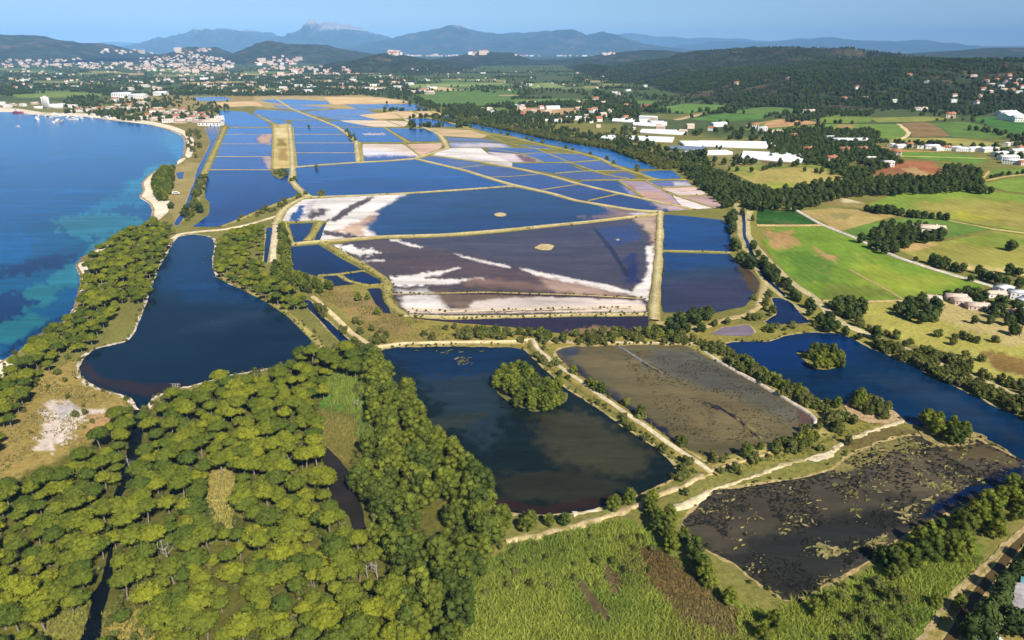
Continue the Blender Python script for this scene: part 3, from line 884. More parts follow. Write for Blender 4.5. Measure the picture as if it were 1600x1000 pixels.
# far pans
for poly, c, w in (
    ([(400, 171), (468, 174), (498, 187), (450, 188), (395, 181)], S(40, 94, 172, .85), 1),
    ([(392, 182), (446, 188), (450, 197), (420, 193)], S(24, 94, 170, .85), 1),
    ([(345, 172), (385, 175), (420, 194), (425, 199), (360, 199), (340, 185)], S(30, 98, 176, .85), 1),
    ([(302, 152), (352, 151), (362, 157), (310, 158)], S(90, 130, 186, .85), 1),
    ([(335, 160), (398, 158), (412, 165), (350, 167)], S(224, 188, 140, .88), 0),
    ([(405, 156), (455, 155), (512, 158), (516, 163), (455, 164), (420, 160)], S(60, 110, 180, .85), 1),
    ([(425, 165), (470, 164), (520, 168), (470, 173), (440, 170)], S(110, 134, 190, .85), .9),
    ([(505, 152), (595, 152), (640, 159), (610, 162), (520, 163)], S(228, 192, 140, .88), 0),
    ([(475, 174), (540, 170), (575, 172), (590, 178), (520, 183), (492, 181)], S(80, 110, 180, .85), 1),
    ([(500, 184), (560, 178), (600, 186), (580, 188), (530, 188)], S(60, 104, 176, .85), 1),
    ([(538, 163), (590, 163), (615, 170), (560, 171)], S(56, 106, 176, .85), 1),
    ([(590, 162), (648, 163), (668, 172), (622, 173)], S(22, 92, 172, .85), 1),
    ([(560, 180), (620, 174), (680, 174), (698, 180), (640, 184), (590, 187)], S(226, 192, 146, .88), 0),
    ([(530, 188), (600, 188), (640, 190), (632, 198), (585, 198), (552, 194)], S(224, 200, 170, .88), .05),
    ([(510, 189), (530, 189), (582, 198), (529, 198)], S(30, 86, 160, .85), 1),
    ([(636, 186), (675, 185), (705, 193), (720, 198), (650, 197)], S(40, 100, 176, .85), 1),
    ([(668, 200), (735, 203), (762, 212), (752, 216), (690, 212)], S(206, 176, 130, .88), .1),
    ([(695, 214), (752, 217), (790, 223), (740, 221), (702, 221)], S(104, 112, 150, .85), .9),
):
    pan(poly, c, w, [], 2.5, 0.3)

# sandy strip with old works between the columns
surface('sand_strip', [(427, 195), (450, 193), (454, 220), (457, 262), (425, 264), (427, 225)], 0.4, M_LAND, S(216, 188, 120, .85), 0,
        [([(430, 200), (445, 200), (446, 214), (432, 214)], S(226, 204, 150, .9), 0, 2, 2), ([(432, 217), (446, 217), (446, 227), (434, 227)], S(150, 130, 62, .85), 0, 2, 2),
         ([(434, 232), (448, 232), (449, 252), (436, 250)], S(180, 148, 84, .85), 0, 2, 2)], 2.5, .3)

# ---------------------------------------------------------------- embankments
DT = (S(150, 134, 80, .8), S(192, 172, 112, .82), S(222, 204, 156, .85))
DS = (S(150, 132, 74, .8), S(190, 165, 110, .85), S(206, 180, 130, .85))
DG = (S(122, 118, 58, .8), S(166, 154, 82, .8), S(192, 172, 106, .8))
dykes = []


def dyke(pts, w, cols=DS, h=0.8, name='dyke'):
    dykes.append((np.asarray(pts, float), w))
    return ribbon(name, pts, w * .78, h * .7, cols, jag=0.16)


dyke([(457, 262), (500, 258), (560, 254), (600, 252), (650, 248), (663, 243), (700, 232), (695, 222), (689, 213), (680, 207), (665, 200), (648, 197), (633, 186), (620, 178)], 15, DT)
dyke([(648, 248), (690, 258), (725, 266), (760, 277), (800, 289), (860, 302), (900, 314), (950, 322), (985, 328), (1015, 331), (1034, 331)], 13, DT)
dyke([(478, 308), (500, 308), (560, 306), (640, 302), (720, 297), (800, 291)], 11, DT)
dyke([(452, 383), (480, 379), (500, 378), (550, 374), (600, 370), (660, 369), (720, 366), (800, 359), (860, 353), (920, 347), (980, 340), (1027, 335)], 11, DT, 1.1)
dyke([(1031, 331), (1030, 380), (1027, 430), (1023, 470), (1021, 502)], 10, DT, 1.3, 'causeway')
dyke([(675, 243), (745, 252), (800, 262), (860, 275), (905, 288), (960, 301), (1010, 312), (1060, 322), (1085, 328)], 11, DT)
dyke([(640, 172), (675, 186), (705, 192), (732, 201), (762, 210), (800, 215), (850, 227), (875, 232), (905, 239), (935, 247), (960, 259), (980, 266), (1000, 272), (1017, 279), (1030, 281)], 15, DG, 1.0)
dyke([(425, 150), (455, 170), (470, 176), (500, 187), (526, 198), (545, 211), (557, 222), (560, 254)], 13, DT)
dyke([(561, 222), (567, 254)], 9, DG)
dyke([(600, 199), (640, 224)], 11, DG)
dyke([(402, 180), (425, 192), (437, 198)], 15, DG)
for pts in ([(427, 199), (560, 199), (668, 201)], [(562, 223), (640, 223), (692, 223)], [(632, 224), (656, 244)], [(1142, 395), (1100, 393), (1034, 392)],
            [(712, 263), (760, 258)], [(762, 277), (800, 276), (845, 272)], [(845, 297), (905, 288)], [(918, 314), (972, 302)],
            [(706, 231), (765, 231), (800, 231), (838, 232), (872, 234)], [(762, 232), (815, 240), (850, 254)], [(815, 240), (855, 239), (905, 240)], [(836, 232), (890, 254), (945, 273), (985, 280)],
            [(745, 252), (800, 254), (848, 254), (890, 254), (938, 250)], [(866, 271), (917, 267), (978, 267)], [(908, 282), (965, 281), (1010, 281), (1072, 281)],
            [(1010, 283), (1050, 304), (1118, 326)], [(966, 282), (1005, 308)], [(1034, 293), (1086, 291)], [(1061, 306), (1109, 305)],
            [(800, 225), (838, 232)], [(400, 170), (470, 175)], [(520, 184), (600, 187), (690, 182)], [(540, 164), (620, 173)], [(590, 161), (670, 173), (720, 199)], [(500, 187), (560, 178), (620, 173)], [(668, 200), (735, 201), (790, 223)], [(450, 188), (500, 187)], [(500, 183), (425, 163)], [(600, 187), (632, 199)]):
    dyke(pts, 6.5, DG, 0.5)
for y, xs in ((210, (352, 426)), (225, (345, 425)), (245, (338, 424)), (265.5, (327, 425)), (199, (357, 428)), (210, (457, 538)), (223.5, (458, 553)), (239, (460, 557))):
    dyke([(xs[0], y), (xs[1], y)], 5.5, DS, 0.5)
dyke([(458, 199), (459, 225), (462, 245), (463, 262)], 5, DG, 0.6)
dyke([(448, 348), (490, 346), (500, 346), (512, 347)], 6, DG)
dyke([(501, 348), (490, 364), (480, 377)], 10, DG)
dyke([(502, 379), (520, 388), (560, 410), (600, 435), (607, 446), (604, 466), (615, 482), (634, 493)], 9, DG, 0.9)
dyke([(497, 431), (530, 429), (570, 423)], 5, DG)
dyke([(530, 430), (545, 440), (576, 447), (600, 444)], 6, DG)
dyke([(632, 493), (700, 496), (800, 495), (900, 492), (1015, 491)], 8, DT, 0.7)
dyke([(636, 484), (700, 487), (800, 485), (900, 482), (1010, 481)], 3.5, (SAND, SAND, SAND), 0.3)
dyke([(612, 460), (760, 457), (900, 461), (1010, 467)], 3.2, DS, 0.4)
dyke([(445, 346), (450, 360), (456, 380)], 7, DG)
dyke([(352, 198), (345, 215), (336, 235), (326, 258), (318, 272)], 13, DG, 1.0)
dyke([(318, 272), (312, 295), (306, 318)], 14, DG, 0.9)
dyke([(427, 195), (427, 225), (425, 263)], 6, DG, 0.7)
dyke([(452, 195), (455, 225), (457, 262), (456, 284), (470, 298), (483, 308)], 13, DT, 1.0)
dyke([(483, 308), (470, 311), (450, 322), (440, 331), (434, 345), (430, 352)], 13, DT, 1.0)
dyke([(470, 305), (440, 316), (410, 328), (380, 341), (345, 355)], 8, DG, .7)
# old pipe line and broken stone wall in the brown pond
ribbon('broken_wall', [(966, 541), (985, 553), (1006, 567)], 1.1, 0.55, (S(150, 148, 150, .8),) * 3, jag=0.05)
ribbon('mud_bank', [(1006, 567), (1025, 578), (1036, 585)], 3.2, 0.46, (S(46, 44, 60, .8), S(52, 46, 56, .8), S(150, 140, 110, .8)), jag=0.6, z0=0.4)
ribbon('mud_bank', [(1100, 630), (1128, 640), (1160, 660), (1192, 688)], 2.6, 0.46, (S(44, 40, 54, .8), S(50, 44, 56, .8), S(70, 60, 60, .8)), jag=0.6, z0=0.4)

# banks and tracks between the ponds
BK = (S(128, 118, 60, .8), S(158, 144, 72, .8), S(224, 200, 150, .9))
T1 = [(832, 532), (840, 547), (862, 567), (885, 582), (912, 601), (940, 622), (975, 646), (1020, 677), (1042, 694), (1058, 705), (1097, 730), (1112, 742)]
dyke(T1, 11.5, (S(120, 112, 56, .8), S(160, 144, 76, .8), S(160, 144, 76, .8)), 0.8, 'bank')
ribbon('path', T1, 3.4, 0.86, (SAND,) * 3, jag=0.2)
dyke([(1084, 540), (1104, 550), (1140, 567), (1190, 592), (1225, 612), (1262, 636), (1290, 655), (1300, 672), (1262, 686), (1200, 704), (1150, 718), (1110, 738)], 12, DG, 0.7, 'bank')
ribbon('path', [(1100, 551), (1130, 570), (1187, 601), (1217, 618), (1262, 645), (1276, 657), (1270, 670)], 1.8, 0.74, (PALE,) * 3, jag=0.4)
ribbon('path', [(1110, 737), (1130, 730), (1157, 724), (1190, 714), (1204, 708)], 2.0, 0.74, (TAN,) * 3, jag=0.3)
ribbon('path', [(1106, 770), (1118, 763), (1160, 750), (1200, 736), (1230, 725), (1262, 717), (1299, 712), (1308, 698), (1330, 685), (1375, 669), (1412, 657)], 2.1, 0.2, (S(220, 198, 160, .86),) * 3, jag=0.75)
surface('sand_spit', [(1258, 717), (1278, 709), (1292, 706), (1302, 702), (1296, 714), (1276, 722)], 0.26, M_LAND, S(230, 212, 180, .88), 0, [], 3, 1.4)
ribbon('path', [(1036, 803), (1049, 799), (1070, 788), (1090, 779), (1108, 771)], 4.6, 0.29, (S(226, 206, 168, .88),) * 3, jag=0.5)
ribbon('path', [(790, 846), (831, 838), (880, 827), (902, 821), (940, 810), (980, 798), (1000, 788), (1031, 773), (1064, 762), (1082, 752), (1100, 742), (1112, 740)], 3.0, 0.26, (S(214, 188, 142, .85),) * 3, jag=0.5)
ribbon('path', [(895, 803), (915, 800), (938, 794)], 2.2, 0.2, (S(230, 214, 186, .88),) * 3, jag=0.6)
dyke([(1055, 703), (1097, 722), (1110, 734)], 14, BK, .5, 'bank')
dyke([(590, 545), (640, 537), (700, 536), (800, 535), (838, 533), (900, 535), (1000, 536), (1090, 537)], 7, (S(150, 136, 70, .8), TAN, SAND), 0.5, 'bank')
ribbon('path', [(489, 464), (520, 491), (550, 521), (575, 537), (582, 543), (600, 541), (625, 537), (700, 535.5), (800, 534), (832, 531)], 3.4, 0.75, (S(224, 198, 150, .9),) * 3, jag=0.2)
dyke([(340, 431), (372, 446), (402, 461), (436, 480), (462, 500), (490, 528), (505, 545)], 7, DG, .5, 'bank')
ribbon('path', [(270, 374), (280, 366), (310, 362), (350, 359), (385, 352), (412, 344), (432, 338)], 6, 0.5, (TAN, SAND, SAND), jag=0.2)
ribbon('path', [(430, 348), (431, 365), (427, 385), (427, 410)], 6, 0.3, (TAN, SAND, SAND), jag=0.2)
ribbon('path', [(1027, 503), (1060, 512), (1100, 512), (1130, 500), (1165, 492), (1185, 480), (1192, 455), (1195, 440)], 4.5, 0.3, (S(196, 172, 120, .85),) * 3, jag=0.2)

# roads on the right
ribbon('road', [(1150, 318), (1154, 340), (1158, 366), (1172, 402), (1196, 440), (1230, 470), (1262, 490)], 5.5, 0.12, (S(190, 172, 120, .85),) * 3)
ribbon('road', [(1172, 330), (1167, 350), (1170, 370), (1182, 387), (1200, 406), (1215, 421), (1232, 438), (1250, 452), (1275, 467), (1300, 494), (1325, 509), (1360, 525), (1395, 538), (1425, 550), (1462, 567), (1500, 582), (1535, 596), (1600, 622), (1700, 664)], 5.5, 0.16, (S(202, 184, 138, .85),) * 3)
ribbon('road', [(1238, 325), (1282, 350), (1340, 373), (1400, 401), (1450, 418), (1525, 440), (1560, 450), (1640, 475)], 5.0, 0.28, (S(214, 202, 184, .9),) * 3, jag=.1)
ribbon('path', [(1327, 421), (1355, 437), (1380, 450), (1412, 469)], 2.6, 0.3, (TAN,) * 3)
ribbon('path', [(1470, 342), (1550, 358), (1600, 364), (1680, 374)], 3.5, 0.3, (S(206, 190, 120, .85),) * 3)
ribbon('path', [(1404, 194), (1412, 200), (1420, 208), (1416, 213), (1402, 220)], 9, 0.4, (S(226, 206, 150, .9),) * 3)
ribbon('path', [(1408, 244), (1450, 245), (1540, 248)], 5, 0.3, (S(206, 196, 110, .85),) * 3)
ribbon('path', [(1182, 352), (1220, 352.5), (1284, 352)], 6, 0.3, (S(206, 178, 120, .85),) * 3)
ribbon('path', [(1700, 755), (1600, 826), (1577, 847), (1557, 866), (1530, 892), (1500, 919), (1470, 955), (1440, 997), (1415, 1035)], 1.6, 0.2, (S(186, 162, 118, .8),) * 3, jag=0.5)
ribbon('path', [(1285, 470), (1340, 471), (1410, 470)], 2.6, 0.3, (TAN,) * 3)
ribbon('path', [(1545, 268), (1530, 284), (1570, 276), (1640, 268)], 4, 0.3, (S(200, 170, 110, .85),) * 3)

# ---------------------------------------------------------------- fields
FG = S(104, 140, 42, .8)
FY = S(160, 164, 62, .8)
fields = []


def field(poly, c, patches=()):
    fields.append(np.asarray(poly, float))
    return surface('field', poly, next_level(0.03), M_FIELD, c, 0, patches, 3.0, 0.25)


BARE = S(190, 152, 98, .8)
field([(1183, 327), (1240, 328), (1281, 350), (1182, 350)], S(52, 96, 36, .8))
field([(1198, 355), (1285, 354), (1340, 376), (1400, 404), (1450, 421), (1538, 446), (1525, 456), (1410, 468), (1330, 470), (1285, 468), (1252, 448), (1215, 413), (1190, 375)], S(122, 150, 50, .85), [
    ([(1185, 360), (1235, 360), (1255, 385), (1205, 388)], BARE, 0, 4, 7, 12), ([(1248, 424), (1285, 418), (1296, 436), (1258, 440)], BARE, 0, 3, 6, 12),
    ([(1215, 395), (1260, 390), (1300, 400), (1300, 440), (1250, 440)], S(98, 132, 46, .82), 0, 8, 8), ([(1340, 400), (1380, 420), (1500, 440), (1420, 465), (1340, 440)], S(150, 162, 58, .85), 0, 12, 8),
    ([(1270, 385), (1300, 398), (1310, 410), (1280, 400)], BARE, 0, 3, 5, 8), ([(1290, 440), (1370, 448), (1410, 466), (1290, 468)], S(120, 134, 52, .8), 0, 6, 6)])
field([(1246, 330), (1300, 325), (1345, 328), (1402, 337), (1370, 345), (1340, 355), (1310, 361), (1286, 347)], S(184, 160, 96, .8), [([(1300, 335), (1330, 335), (1325, 342), (1305, 343)], S(150, 140, 80, .8), 0, 4, 4)])
field([(1316, 361), (1345, 352), (1380, 344), (1430, 340), (1465, 343), (1550, 358), (1490, 370), (1440, 374), (1342, 374)], S(106, 136, 56, .85))
field([(1300, 305), (1355, 318), (1345, 326), (1300, 320), (1270, 318)], S(158, 142, 84, .8), [([(1310, 308), (1350, 308), (1350, 316), (1315, 318)], S(214, 196, 150, .85), 0, 3, 3)])
field([(1358, 318), (1400, 303), (1500, 296), (1530, 297), (1640, 309), (1640, 368), (1560, 356), (1470, 340), (1400, 331), (1356, 325)], S(134, 156, 58, .85), [
    ([(1420, 318), (1520, 312), (1640, 320), (1640, 368), (1560, 356), (1470, 338)], S(168, 158, 78, .8), 0, 12, 8), ([(1500, 330), (1560, 345), (1480, 340)], S(180, 176, 60, .8), 0, 8, 4)])
field([(1402, 390), (1432, 379), (1480, 377), (1552, 361), (1600, 367), (1720, 382), (1720, 460), (1600, 434), (1500, 420), (1450, 412)], S(166, 160, 76, .8), [
    ([(1398, 389), (1438, 377), (1464, 381), (1425, 394)], S(206, 172, 112, .85), 0, 3, 2), ([(1470, 375), (1560, 362), (1650, 380), (1560, 390)], S(136, 150, 58, .8), 0, 8, 6), ([(1460, 410), (1600, 420), (1600, 434), (1500, 422)], S(196, 176, 112, .85), 0, 5, 5)])
field([(1140, 269), (1200, 264), (1262, 261), (1335, 279), (1300, 284), (1258, 288), (1225, 297), (1198, 296), (1168, 281)], S(186, 168, 92, .8), [([(1190, 286), (1260, 286), (1225, 297), (1198, 296)], S(166, 170, 70, .8), 0, 4, 3), ([(1140, 266), (1180, 268), (1180, 280)], S(150, 158, 70, .8), 0, 3, 2)])
field([(1356, 272), (1412, 251), (1456, 252), (1475, 270), (1455, 277), (1420, 275), (1380, 275)], S(176, 112, 72, .8), [([(1356, 272), (1405, 262), (1430, 275), (1380, 276)], S(158, 108, 72, .8), 0, 2, 2), ([(1405, 263), (1430, 263), (1465, 275), (1440, 276)], S(196, 160, 108, .8), 0, 2, 2)])
field([(1408, 236), (1500, 240), (1545, 249), (1530, 257), (1460, 250), (1412, 246)], S(112, 146, 58, .8))
field([(1375, 229), (1410, 234), (1500, 238), (1410, 237), (1380, 233)], S(196, 150, 100, .8))
field([(1541, 276), (1556, 262), (1640, 263), (1640, 270), (1580, 274)], S(124, 146, 64, .8))
field([(1533, 288), (1575, 279), (1640, 271), (1640, 304), (1575, 299)], S(126, 150, 58, .85))
field([(1163, 196), (1215, 186), (1255, 188), (1288, 192), (1240, 197), (1200, 200)], S(204, 160, 110, .85))
field([(1263, 186), (1285, 180), (1320, 178), (1364, 183), (1360, 191), (1300, 193)], S(128, 146, 64, .8))
field([(1150, 201), (1200, 201), (1290, 194), (1400, 194), (1418, 208), (1400, 219), (1368, 213), (1330, 204), (1270, 200), (1210, 206)], S(120, 148, 62, .8), [([(1310, 194), (1340, 194), (1330, 200), (1305, 200)], BARE, 0, 3, 2)])
field([(1408, 192), (1450, 191), (1470, 200), (1486, 213), (1424, 214), (1424, 207)], S(150, 122, 80, .8))
field([(1452, 192), (1510, 190), (1545, 198), (1575, 212), (1560, 216), (1488, 214), (1472, 200)], S(104, 134, 62, .8))
field([(1370, 224), (1402, 215), (1500, 216), (1575, 226), (1568, 231), (1480, 227), (1400, 225)], S(172, 164, 84, .8))
field([(1510, 184), (1560, 182), (1640, 188), (1640, 214), (1590, 212), (1545, 196)], S(80, 124, 58, .8))
field([(1360, 184), (1440, 182), (1500, 184), (1445, 190), (1370, 191)], S(150, 152, 76, .8))
field([(965, 157), (1040, 158), (1030, 162), (1000, 163)], S(110, 142, 66, .8))
field([(986, 164), (1025, 162), (1018, 167), (996, 168)], S(182, 110, 84, .8))
field([(1005, 173), (1070, 162), (1142, 165), (1130, 170), (1075, 177)], S(112, 146, 66, .8))
field([(1000, 178), (1070, 178), (1130, 171), (1120, 176), (1075, 184), (1050, 187), (1000, 183)], S(124, 126, 66, .8))
field([(1075, 186), (1132, 177), (1200, 180), (1190, 186), (1125, 190)], S(96, 136, 62, .8))
field([(1050, 187), (1095, 177), (1105, 178), (1062, 188)], S(206, 176, 130, .85))
field([(1130, 176), (1200, 166), (1240, 170), (1245, 176), (1200, 180)], S(106, 134, 64, .8))
field([(1190, 200), (1200, 189), (1220, 186), (1166, 197)], S(126, 140, 66, .8))
field([(800, 156), (870, 154), (925, 155), (905, 159), (800, 165)], S(114, 142, 70, .8))
field([(800, 168), (900, 169), (902, 178), (818, 180)], S(198, 160, 118, .85))
field([(820, 131), (858, 129), (886, 136), (832, 138)], S(146, 160, 92, .8))
field([(645, 148), (690, 145), (745, 143), (800, 150), (800, 163), (750, 168), (690, 167), (660, 156)], S(104, 134, 66, .8))
field([(637, 132), (700, 130), (790, 129), (780, 134), (700, 136), (640, 137)], S(150, 164, 100, .8))
field([(642, 138), (690, 136), (740, 140), (702, 142), (650, 141)], S(212, 186, 136, .85))
field([(735, 170), (790, 168), (800, 176), (760, 182), (742, 180)], S(118, 138, 70, .8))
field([(1135, 262), (1180, 258), (1290, 255), (1330, 268), (1290, 268), (1262, 259), (1140, 268)], S(140, 148, 66, .8))
field([(1180, 249), (1250, 247), (1275, 254), (1200, 257)], S(122, 104, 66, .8))
field([(15, 149), (60, 146), (120, 144), (165, 147), (150, 151), (40, 153)], S(132, 150, 72, .8))

for k_ in range(70):
    x_, y_ = (R.uniform(-10, 640), R.uniform(108, 147)) if k_ < 48 else (R.uniform(640, 960), R.uniform(118, 150))
    w_, h_ = R.uniform(14, 42), R.uniform(.8, 2.0)
    d_ = R.uniform(-8, 8)
    if any(bool(inside(np.array([x_]), np.array([y_]), f_)[0]) for f_ in fields):
        continue
    field([(x_ - w_, y_ - h_), (x_ + w_ * .8, y_ - h_ * .8), (x_ + w_ + d_, y_ + h_), (x_ - w_ + d_, y_ + h_ * .8)], R.choice((S(120, 140, 74, .8), S(142, 146, 84, .8), S(168, 156, 100, .8), S(96, 124, 66, .8), S(186, 164, 116, .8))))

# ---------------------------------------------------------------- hills and mountains
hills = []


def hill(name, prof, Y, wf, wb, col, rough=0.22, nx=220, nv=36, seed=1, rock=None, spur=None, mat=None, jag=0.05):
    P = np.asarray(prof, float)
    px = np.linspace(P[0, 0], P[-1, 0], nx)
    py = np.interp(px, P[:, 0], P[:, 1])
    X, _, Z = at(px, py, Y)
    Z = np.maximum(Z, 0.0)
    span = X[-1] - X[0]
    spur = spur or span / 14
    Z = Z * (1 + (fbm(X / spur * 2.2, X * 0 + seed, seed, 4) - 0.5) * 0.10 + (fbm(X / spur * 9, X * 0 + seed, seed + 2, 3) - 0.5) * jag)
    v = np.linspace(-1, 1, nv * 2 + 1)
    VX, VV = np.meshgrid(X, v)
    ZR = np.tile(Z, (len(v), 1))
    a = np.abs(VV)
    wid = np.where(VV < 0, wf, wb)
    YY = Y + VV * wid
    shape = np.clip(np.cos(a * math.pi / 2), 0, 1) ** 1.15
    n = 1 - np.abs(2 * fbm(VX / spur, YY / spur, seed + 3, 5) - 1)          # ridged spurs
    shape2 = shape * (1 + (n - 0.62) * rough * 6 * a * (1 - a) * 2.2)
    ZZ = ZR * np.clip(shape2, 0, 1.05)
    ZZ = ZZ - 3.0
    ZZ[a > 0.999] = -7
    ends = np.minimum(np.arange(nx), np.arange(nx)[::-1])
    base = np.tile(np.asarray(col, float), (VX.size, 1))
    nn = fbm(VX.ravel() / (spur * 0.35), YY.ravel() / (spur * 0.35), seed + 9, 5)
    base *= (0.35 + 1.3 * nn)[:, None]
    n4 = fbm(VX.ravel() / (spur * .18), YY.ravel() / (spur * .18), seed + 13, 4)
    tb = np.clip((n4 - .60) * 7, 0, .8)[:, None]
    base = base * (1 - tb) + np.asarray(S(140, 120, 92, .42)) * tb
    if rock:
        rc, lo = rock
        n2 = fbm(VX.ravel() / (spur * 0.3), ZZ.ravel() / (spur * 0.12), seed + 21, 4)
        hgt = ZZ.ravel() / (Z.max() + 1e-6)
        t = np.clip((hgt + (n2 - 0.5) * 0.5 - lo) * 6, 0, 1)[:, None]
        base = base * (1 - t) + np.asarray(rc) * t
    m = nx
    i, j = np.meshgrid(np.arange(len(v) - 1), np.arange(nx - 1), indexing='ij')
    b = (i * m + j).ravel()
    F = np.c_[b, b + 1, b + m + 1, b + m]
    me = make_mesh(name, np.c_[VX.ravel(), YY.ravel(), ZZ.ravel()], F, [mat or M_HILL], {'col': base}, smooth=True)
    setting(add(name, me))

    def hz(x, y):
        u = np.clip((np.asarray(x) - X[0]) / (X[-1] - X[0]) * (nx - 1), 0, nx - 1.001)
        vv = np.where(y < Y, (y - Y) / wf, (y - Y) / wb)
        w = np.clip((vv + 1) * nv, 0, nv * 2 - 0.001)
        i0, j0 = w.astype(int), u.astype(int)
        fu, fw = u - j0, w - i0
        z = ZZ[i0, j0] * (1 - fu) * (1 - fw) + ZZ[i0, j0 + 1] * fu * (1 - fw) + ZZ[i0 + 1, j0] * (1 - fu) * fw + ZZ[i0 + 1, j0 + 1] * fu * fw
        z = np.where((np.abs(vv) >= 0.99) | (x <= X[0]) | (x >= X[-1]), 0.0, z)
        return np.maximum(z, 0.0)
    hills.append((hz, X[0], X[-1], Y - wf, Y + wb, Y))
    return hz


def land_z(x, y):
    z = np.zeros(np.shape(x))
    for h in hills:
        z = np.maximum(z, h[0](x, y))
    return z


FOR = (0.034, 0.045, 0.020)
FORB = (0.040, 0.048, 0.024)
ROCK = (0.44, 0.38, 0.36)
hill('hill', [(885, 165), (930, 150), (1000, 136), (1050, 126), (1100, 119), (1160, 111), (1200, 113), (1240, 110), (1275, 106), (1300, 101), (1340, 99), (1375, 97), (1425, 93), (1462, 95), (1500, 99), (1537, 94), (1575, 96), (1640, 99), (1760, 110), (1900, 150)], 3100, 1250, 1300, FOR, 0.5, 300, 60, 5, spur=330)
hill('hill', [(780, 124), (830, 119), (887, 116), (925, 101), (940, 103), (960, 107), (1025, 96), (1070, 93), (1100, 85), (1132, 80), (1165, 79), (1200, 75), (1225, 79), (1262, 76), (1287, 82), (1350, 88), (1400, 93), (1500, 97), (1620, 108)], 5200, 1900, 1800, FORB, 0.45, 280, 50, 8, spur=480)
hill('hill', [(1260, 88), (1295, 81), (1350, 84), (1412, 84), (1450, 86), (1500, 82), (1537, 79), (1575, 75), (1620, 75), (1700, 78), (1900, 84)], 9500, 2200, 2000, FOR, 0.2, 160, 30, 11, spur=900)
hill('hill', [(490, 110), (520, 104), (540, 97), (570, 93), (607, 84), (637, 90), (660, 94), (700, 98), (760, 106), (830, 116)], 6400, 1700, 1500, FORB, 0.25, 160, 34, 14, spur=500)
hill('hill', [(610, 99), (640, 95), (675, 92), (720, 86), (750, 81), (800, 83), (830, 93), (850, 95), (880, 93), (925, 87), (960, 82), (1007, 78), (1050, 80), (1100, 86), (1180, 92)], 9000, 2200, 2000, FOR, 0.2, 200, 34, 17, spur=800)
hill('hill', [(-260, 84), (-120, 68), (-60, 60), (0, 57), (20, 55), (37, 58), (55, 63), (85, 66), (112, 69), (140, 68), (160, 75), (185, 84), (205, 90)], 9500, 2200, 2000, FOR, 0.2, 160, 34, 21, spur=800)
hill('hill', [(255, 91), (265, 87), (295, 79), (312, 73), (325, 77), (337, 82), (360, 88), (385, 86), (400, 80), (415, 69), (432, 65), (455, 70), (480, 71), (500, 70), (517, 75), (550, 81), (580, 86), (620, 92)], 9200, 1500, 1500, FOR, 0.2, 160, 30, 25, spur=500)
MT = (0.030, 0.042, 0.022)
hill('mountain', [(235, 82), (267, 75), (287, 70), (310, 62), (319, 58), (325, 60), (345, 54), (360, 50), (372, 51), (385, 48), (395, 50), (408, 55), (420, 62), (427, 58), (433, 60), (462, 61), (492, 55), (510, 48), (517, 41), (520, 39), (527, 38), (531, 43), (536, 42), (542, 40), (547, 45), (556, 46), (562, 50), (575, 52), (585, 55), (607, 61), (640, 70), (680, 76), (720, 82)], 32000, 8000, 6000, MT, 0.4, 600, 40, 31, rock=(ROCK, 0.68), spur=1500, jag=0.22)
hill('mountain', [(560, 80), (600, 66), (625, 60), (650, 54), (687, 50), (712, 46), (725, 46), (740, 51), (775, 54), (825, 52), (857, 52), (887, 51), (910, 59), (920, 57), (930, 53), (942, 55), (962, 61), (990, 69), (1012, 72), (1060, 78)], 27000, 7000, 6000, MT, 0.3, 300, 36, 35, rock=(ROCK, 0.97), spur=1700)
hill('mountain', [(880, 78), (920, 60), (947, 55), (985, 54), (1012, 57), (1050, 59), (1100, 60), (1132, 62), (1162, 61), (1200, 66), (1260, 74), (1300, 78)], 44000, 5000, 5000, MT, 0.25, 200, 24, 39, spur=2500)
hill('mountain', [(1020, 80), (1062, 75), (1075, 70), (1100, 69), (1117, 65), (1160, 67), (1200, 67), (1225, 64), (1250, 62), (1277, 60), (1300, 64), (1340, 66), (1375, 68), (1400, 65), (1415, 63), (1425, 67), (1435, 72), (1465, 71), (1512, 73), (1542, 73), (1557, 76), (1600, 79)], 35000, 7200, 6000, MT, 0.25, 300, 30, 43, spur=2000)
hill('mountain', [(1420, 79), (1500, 75), (1565, 72), (1600, 73), (1660, 70), (1760, 74), (1850, 79)], 46000, 5000, 5000, MT, 0.25, 120, 20, 47, spur=2500)
hill('mountain', [(100, 80), (140, 76), (160, 72), (190, 66), (215, 70), (240, 68), (300, 70), (340, 78)], 48000, 5000, 5000, MT, 0.25, 120, 20, 51, spur=2500)

# ---------------------------------------------------------------- haze
t = NT('haze')
pv = t.n('ShaderNodeVolumePrincipled')
pv.inputs['Color'].default_value = (0.28, 0.58, 1.0, 1)
pv.inputs['Density'].default_value = 3.6e-5
pv.inputs['Anisotropy'].default_value = -0.35
t.l(pv.outputs[0], t.out.inputs['Volume'])
HX, HY0, HY1, HZ0, HZ1 = 360000.0, -20000.0, 56000.0, -8.0, 1400.0
hv = [(x, y, z) for z in (HZ0, HZ1) for y in (HY0, HY1) for x in (-HX, HX)]
hf = [(0, 2, 3, 1), (4, 5, 7, 6), (0, 1, 5, 4), (2, 6, 7, 3), (0, 4, 6, 2), (1, 3, 7, 5)]
setting(add('haze', make_mesh('haze', hv, hf, [t.m])), 'stuff')

# ---------------------------------------------------------------- tree builders


def tube(path, radii, n=6):
    V, F = [], []
    for k, (p, r) in enumerate(zip(path, radii)):
        for i in range(n):
            a = 2 * math.pi * i / n
            V.append((p[0] + r * math.cos(a), p[1] + r * math.sin(a), p[2]))
    for k in range(len(path) - 1):
        for i in range(n):
            j = (i + 1) % n
            F.append((k * n + i, k * n + j, (k + 1) * n + j, (k + 1) * n + i))
    return np.array(V), np.array(F)


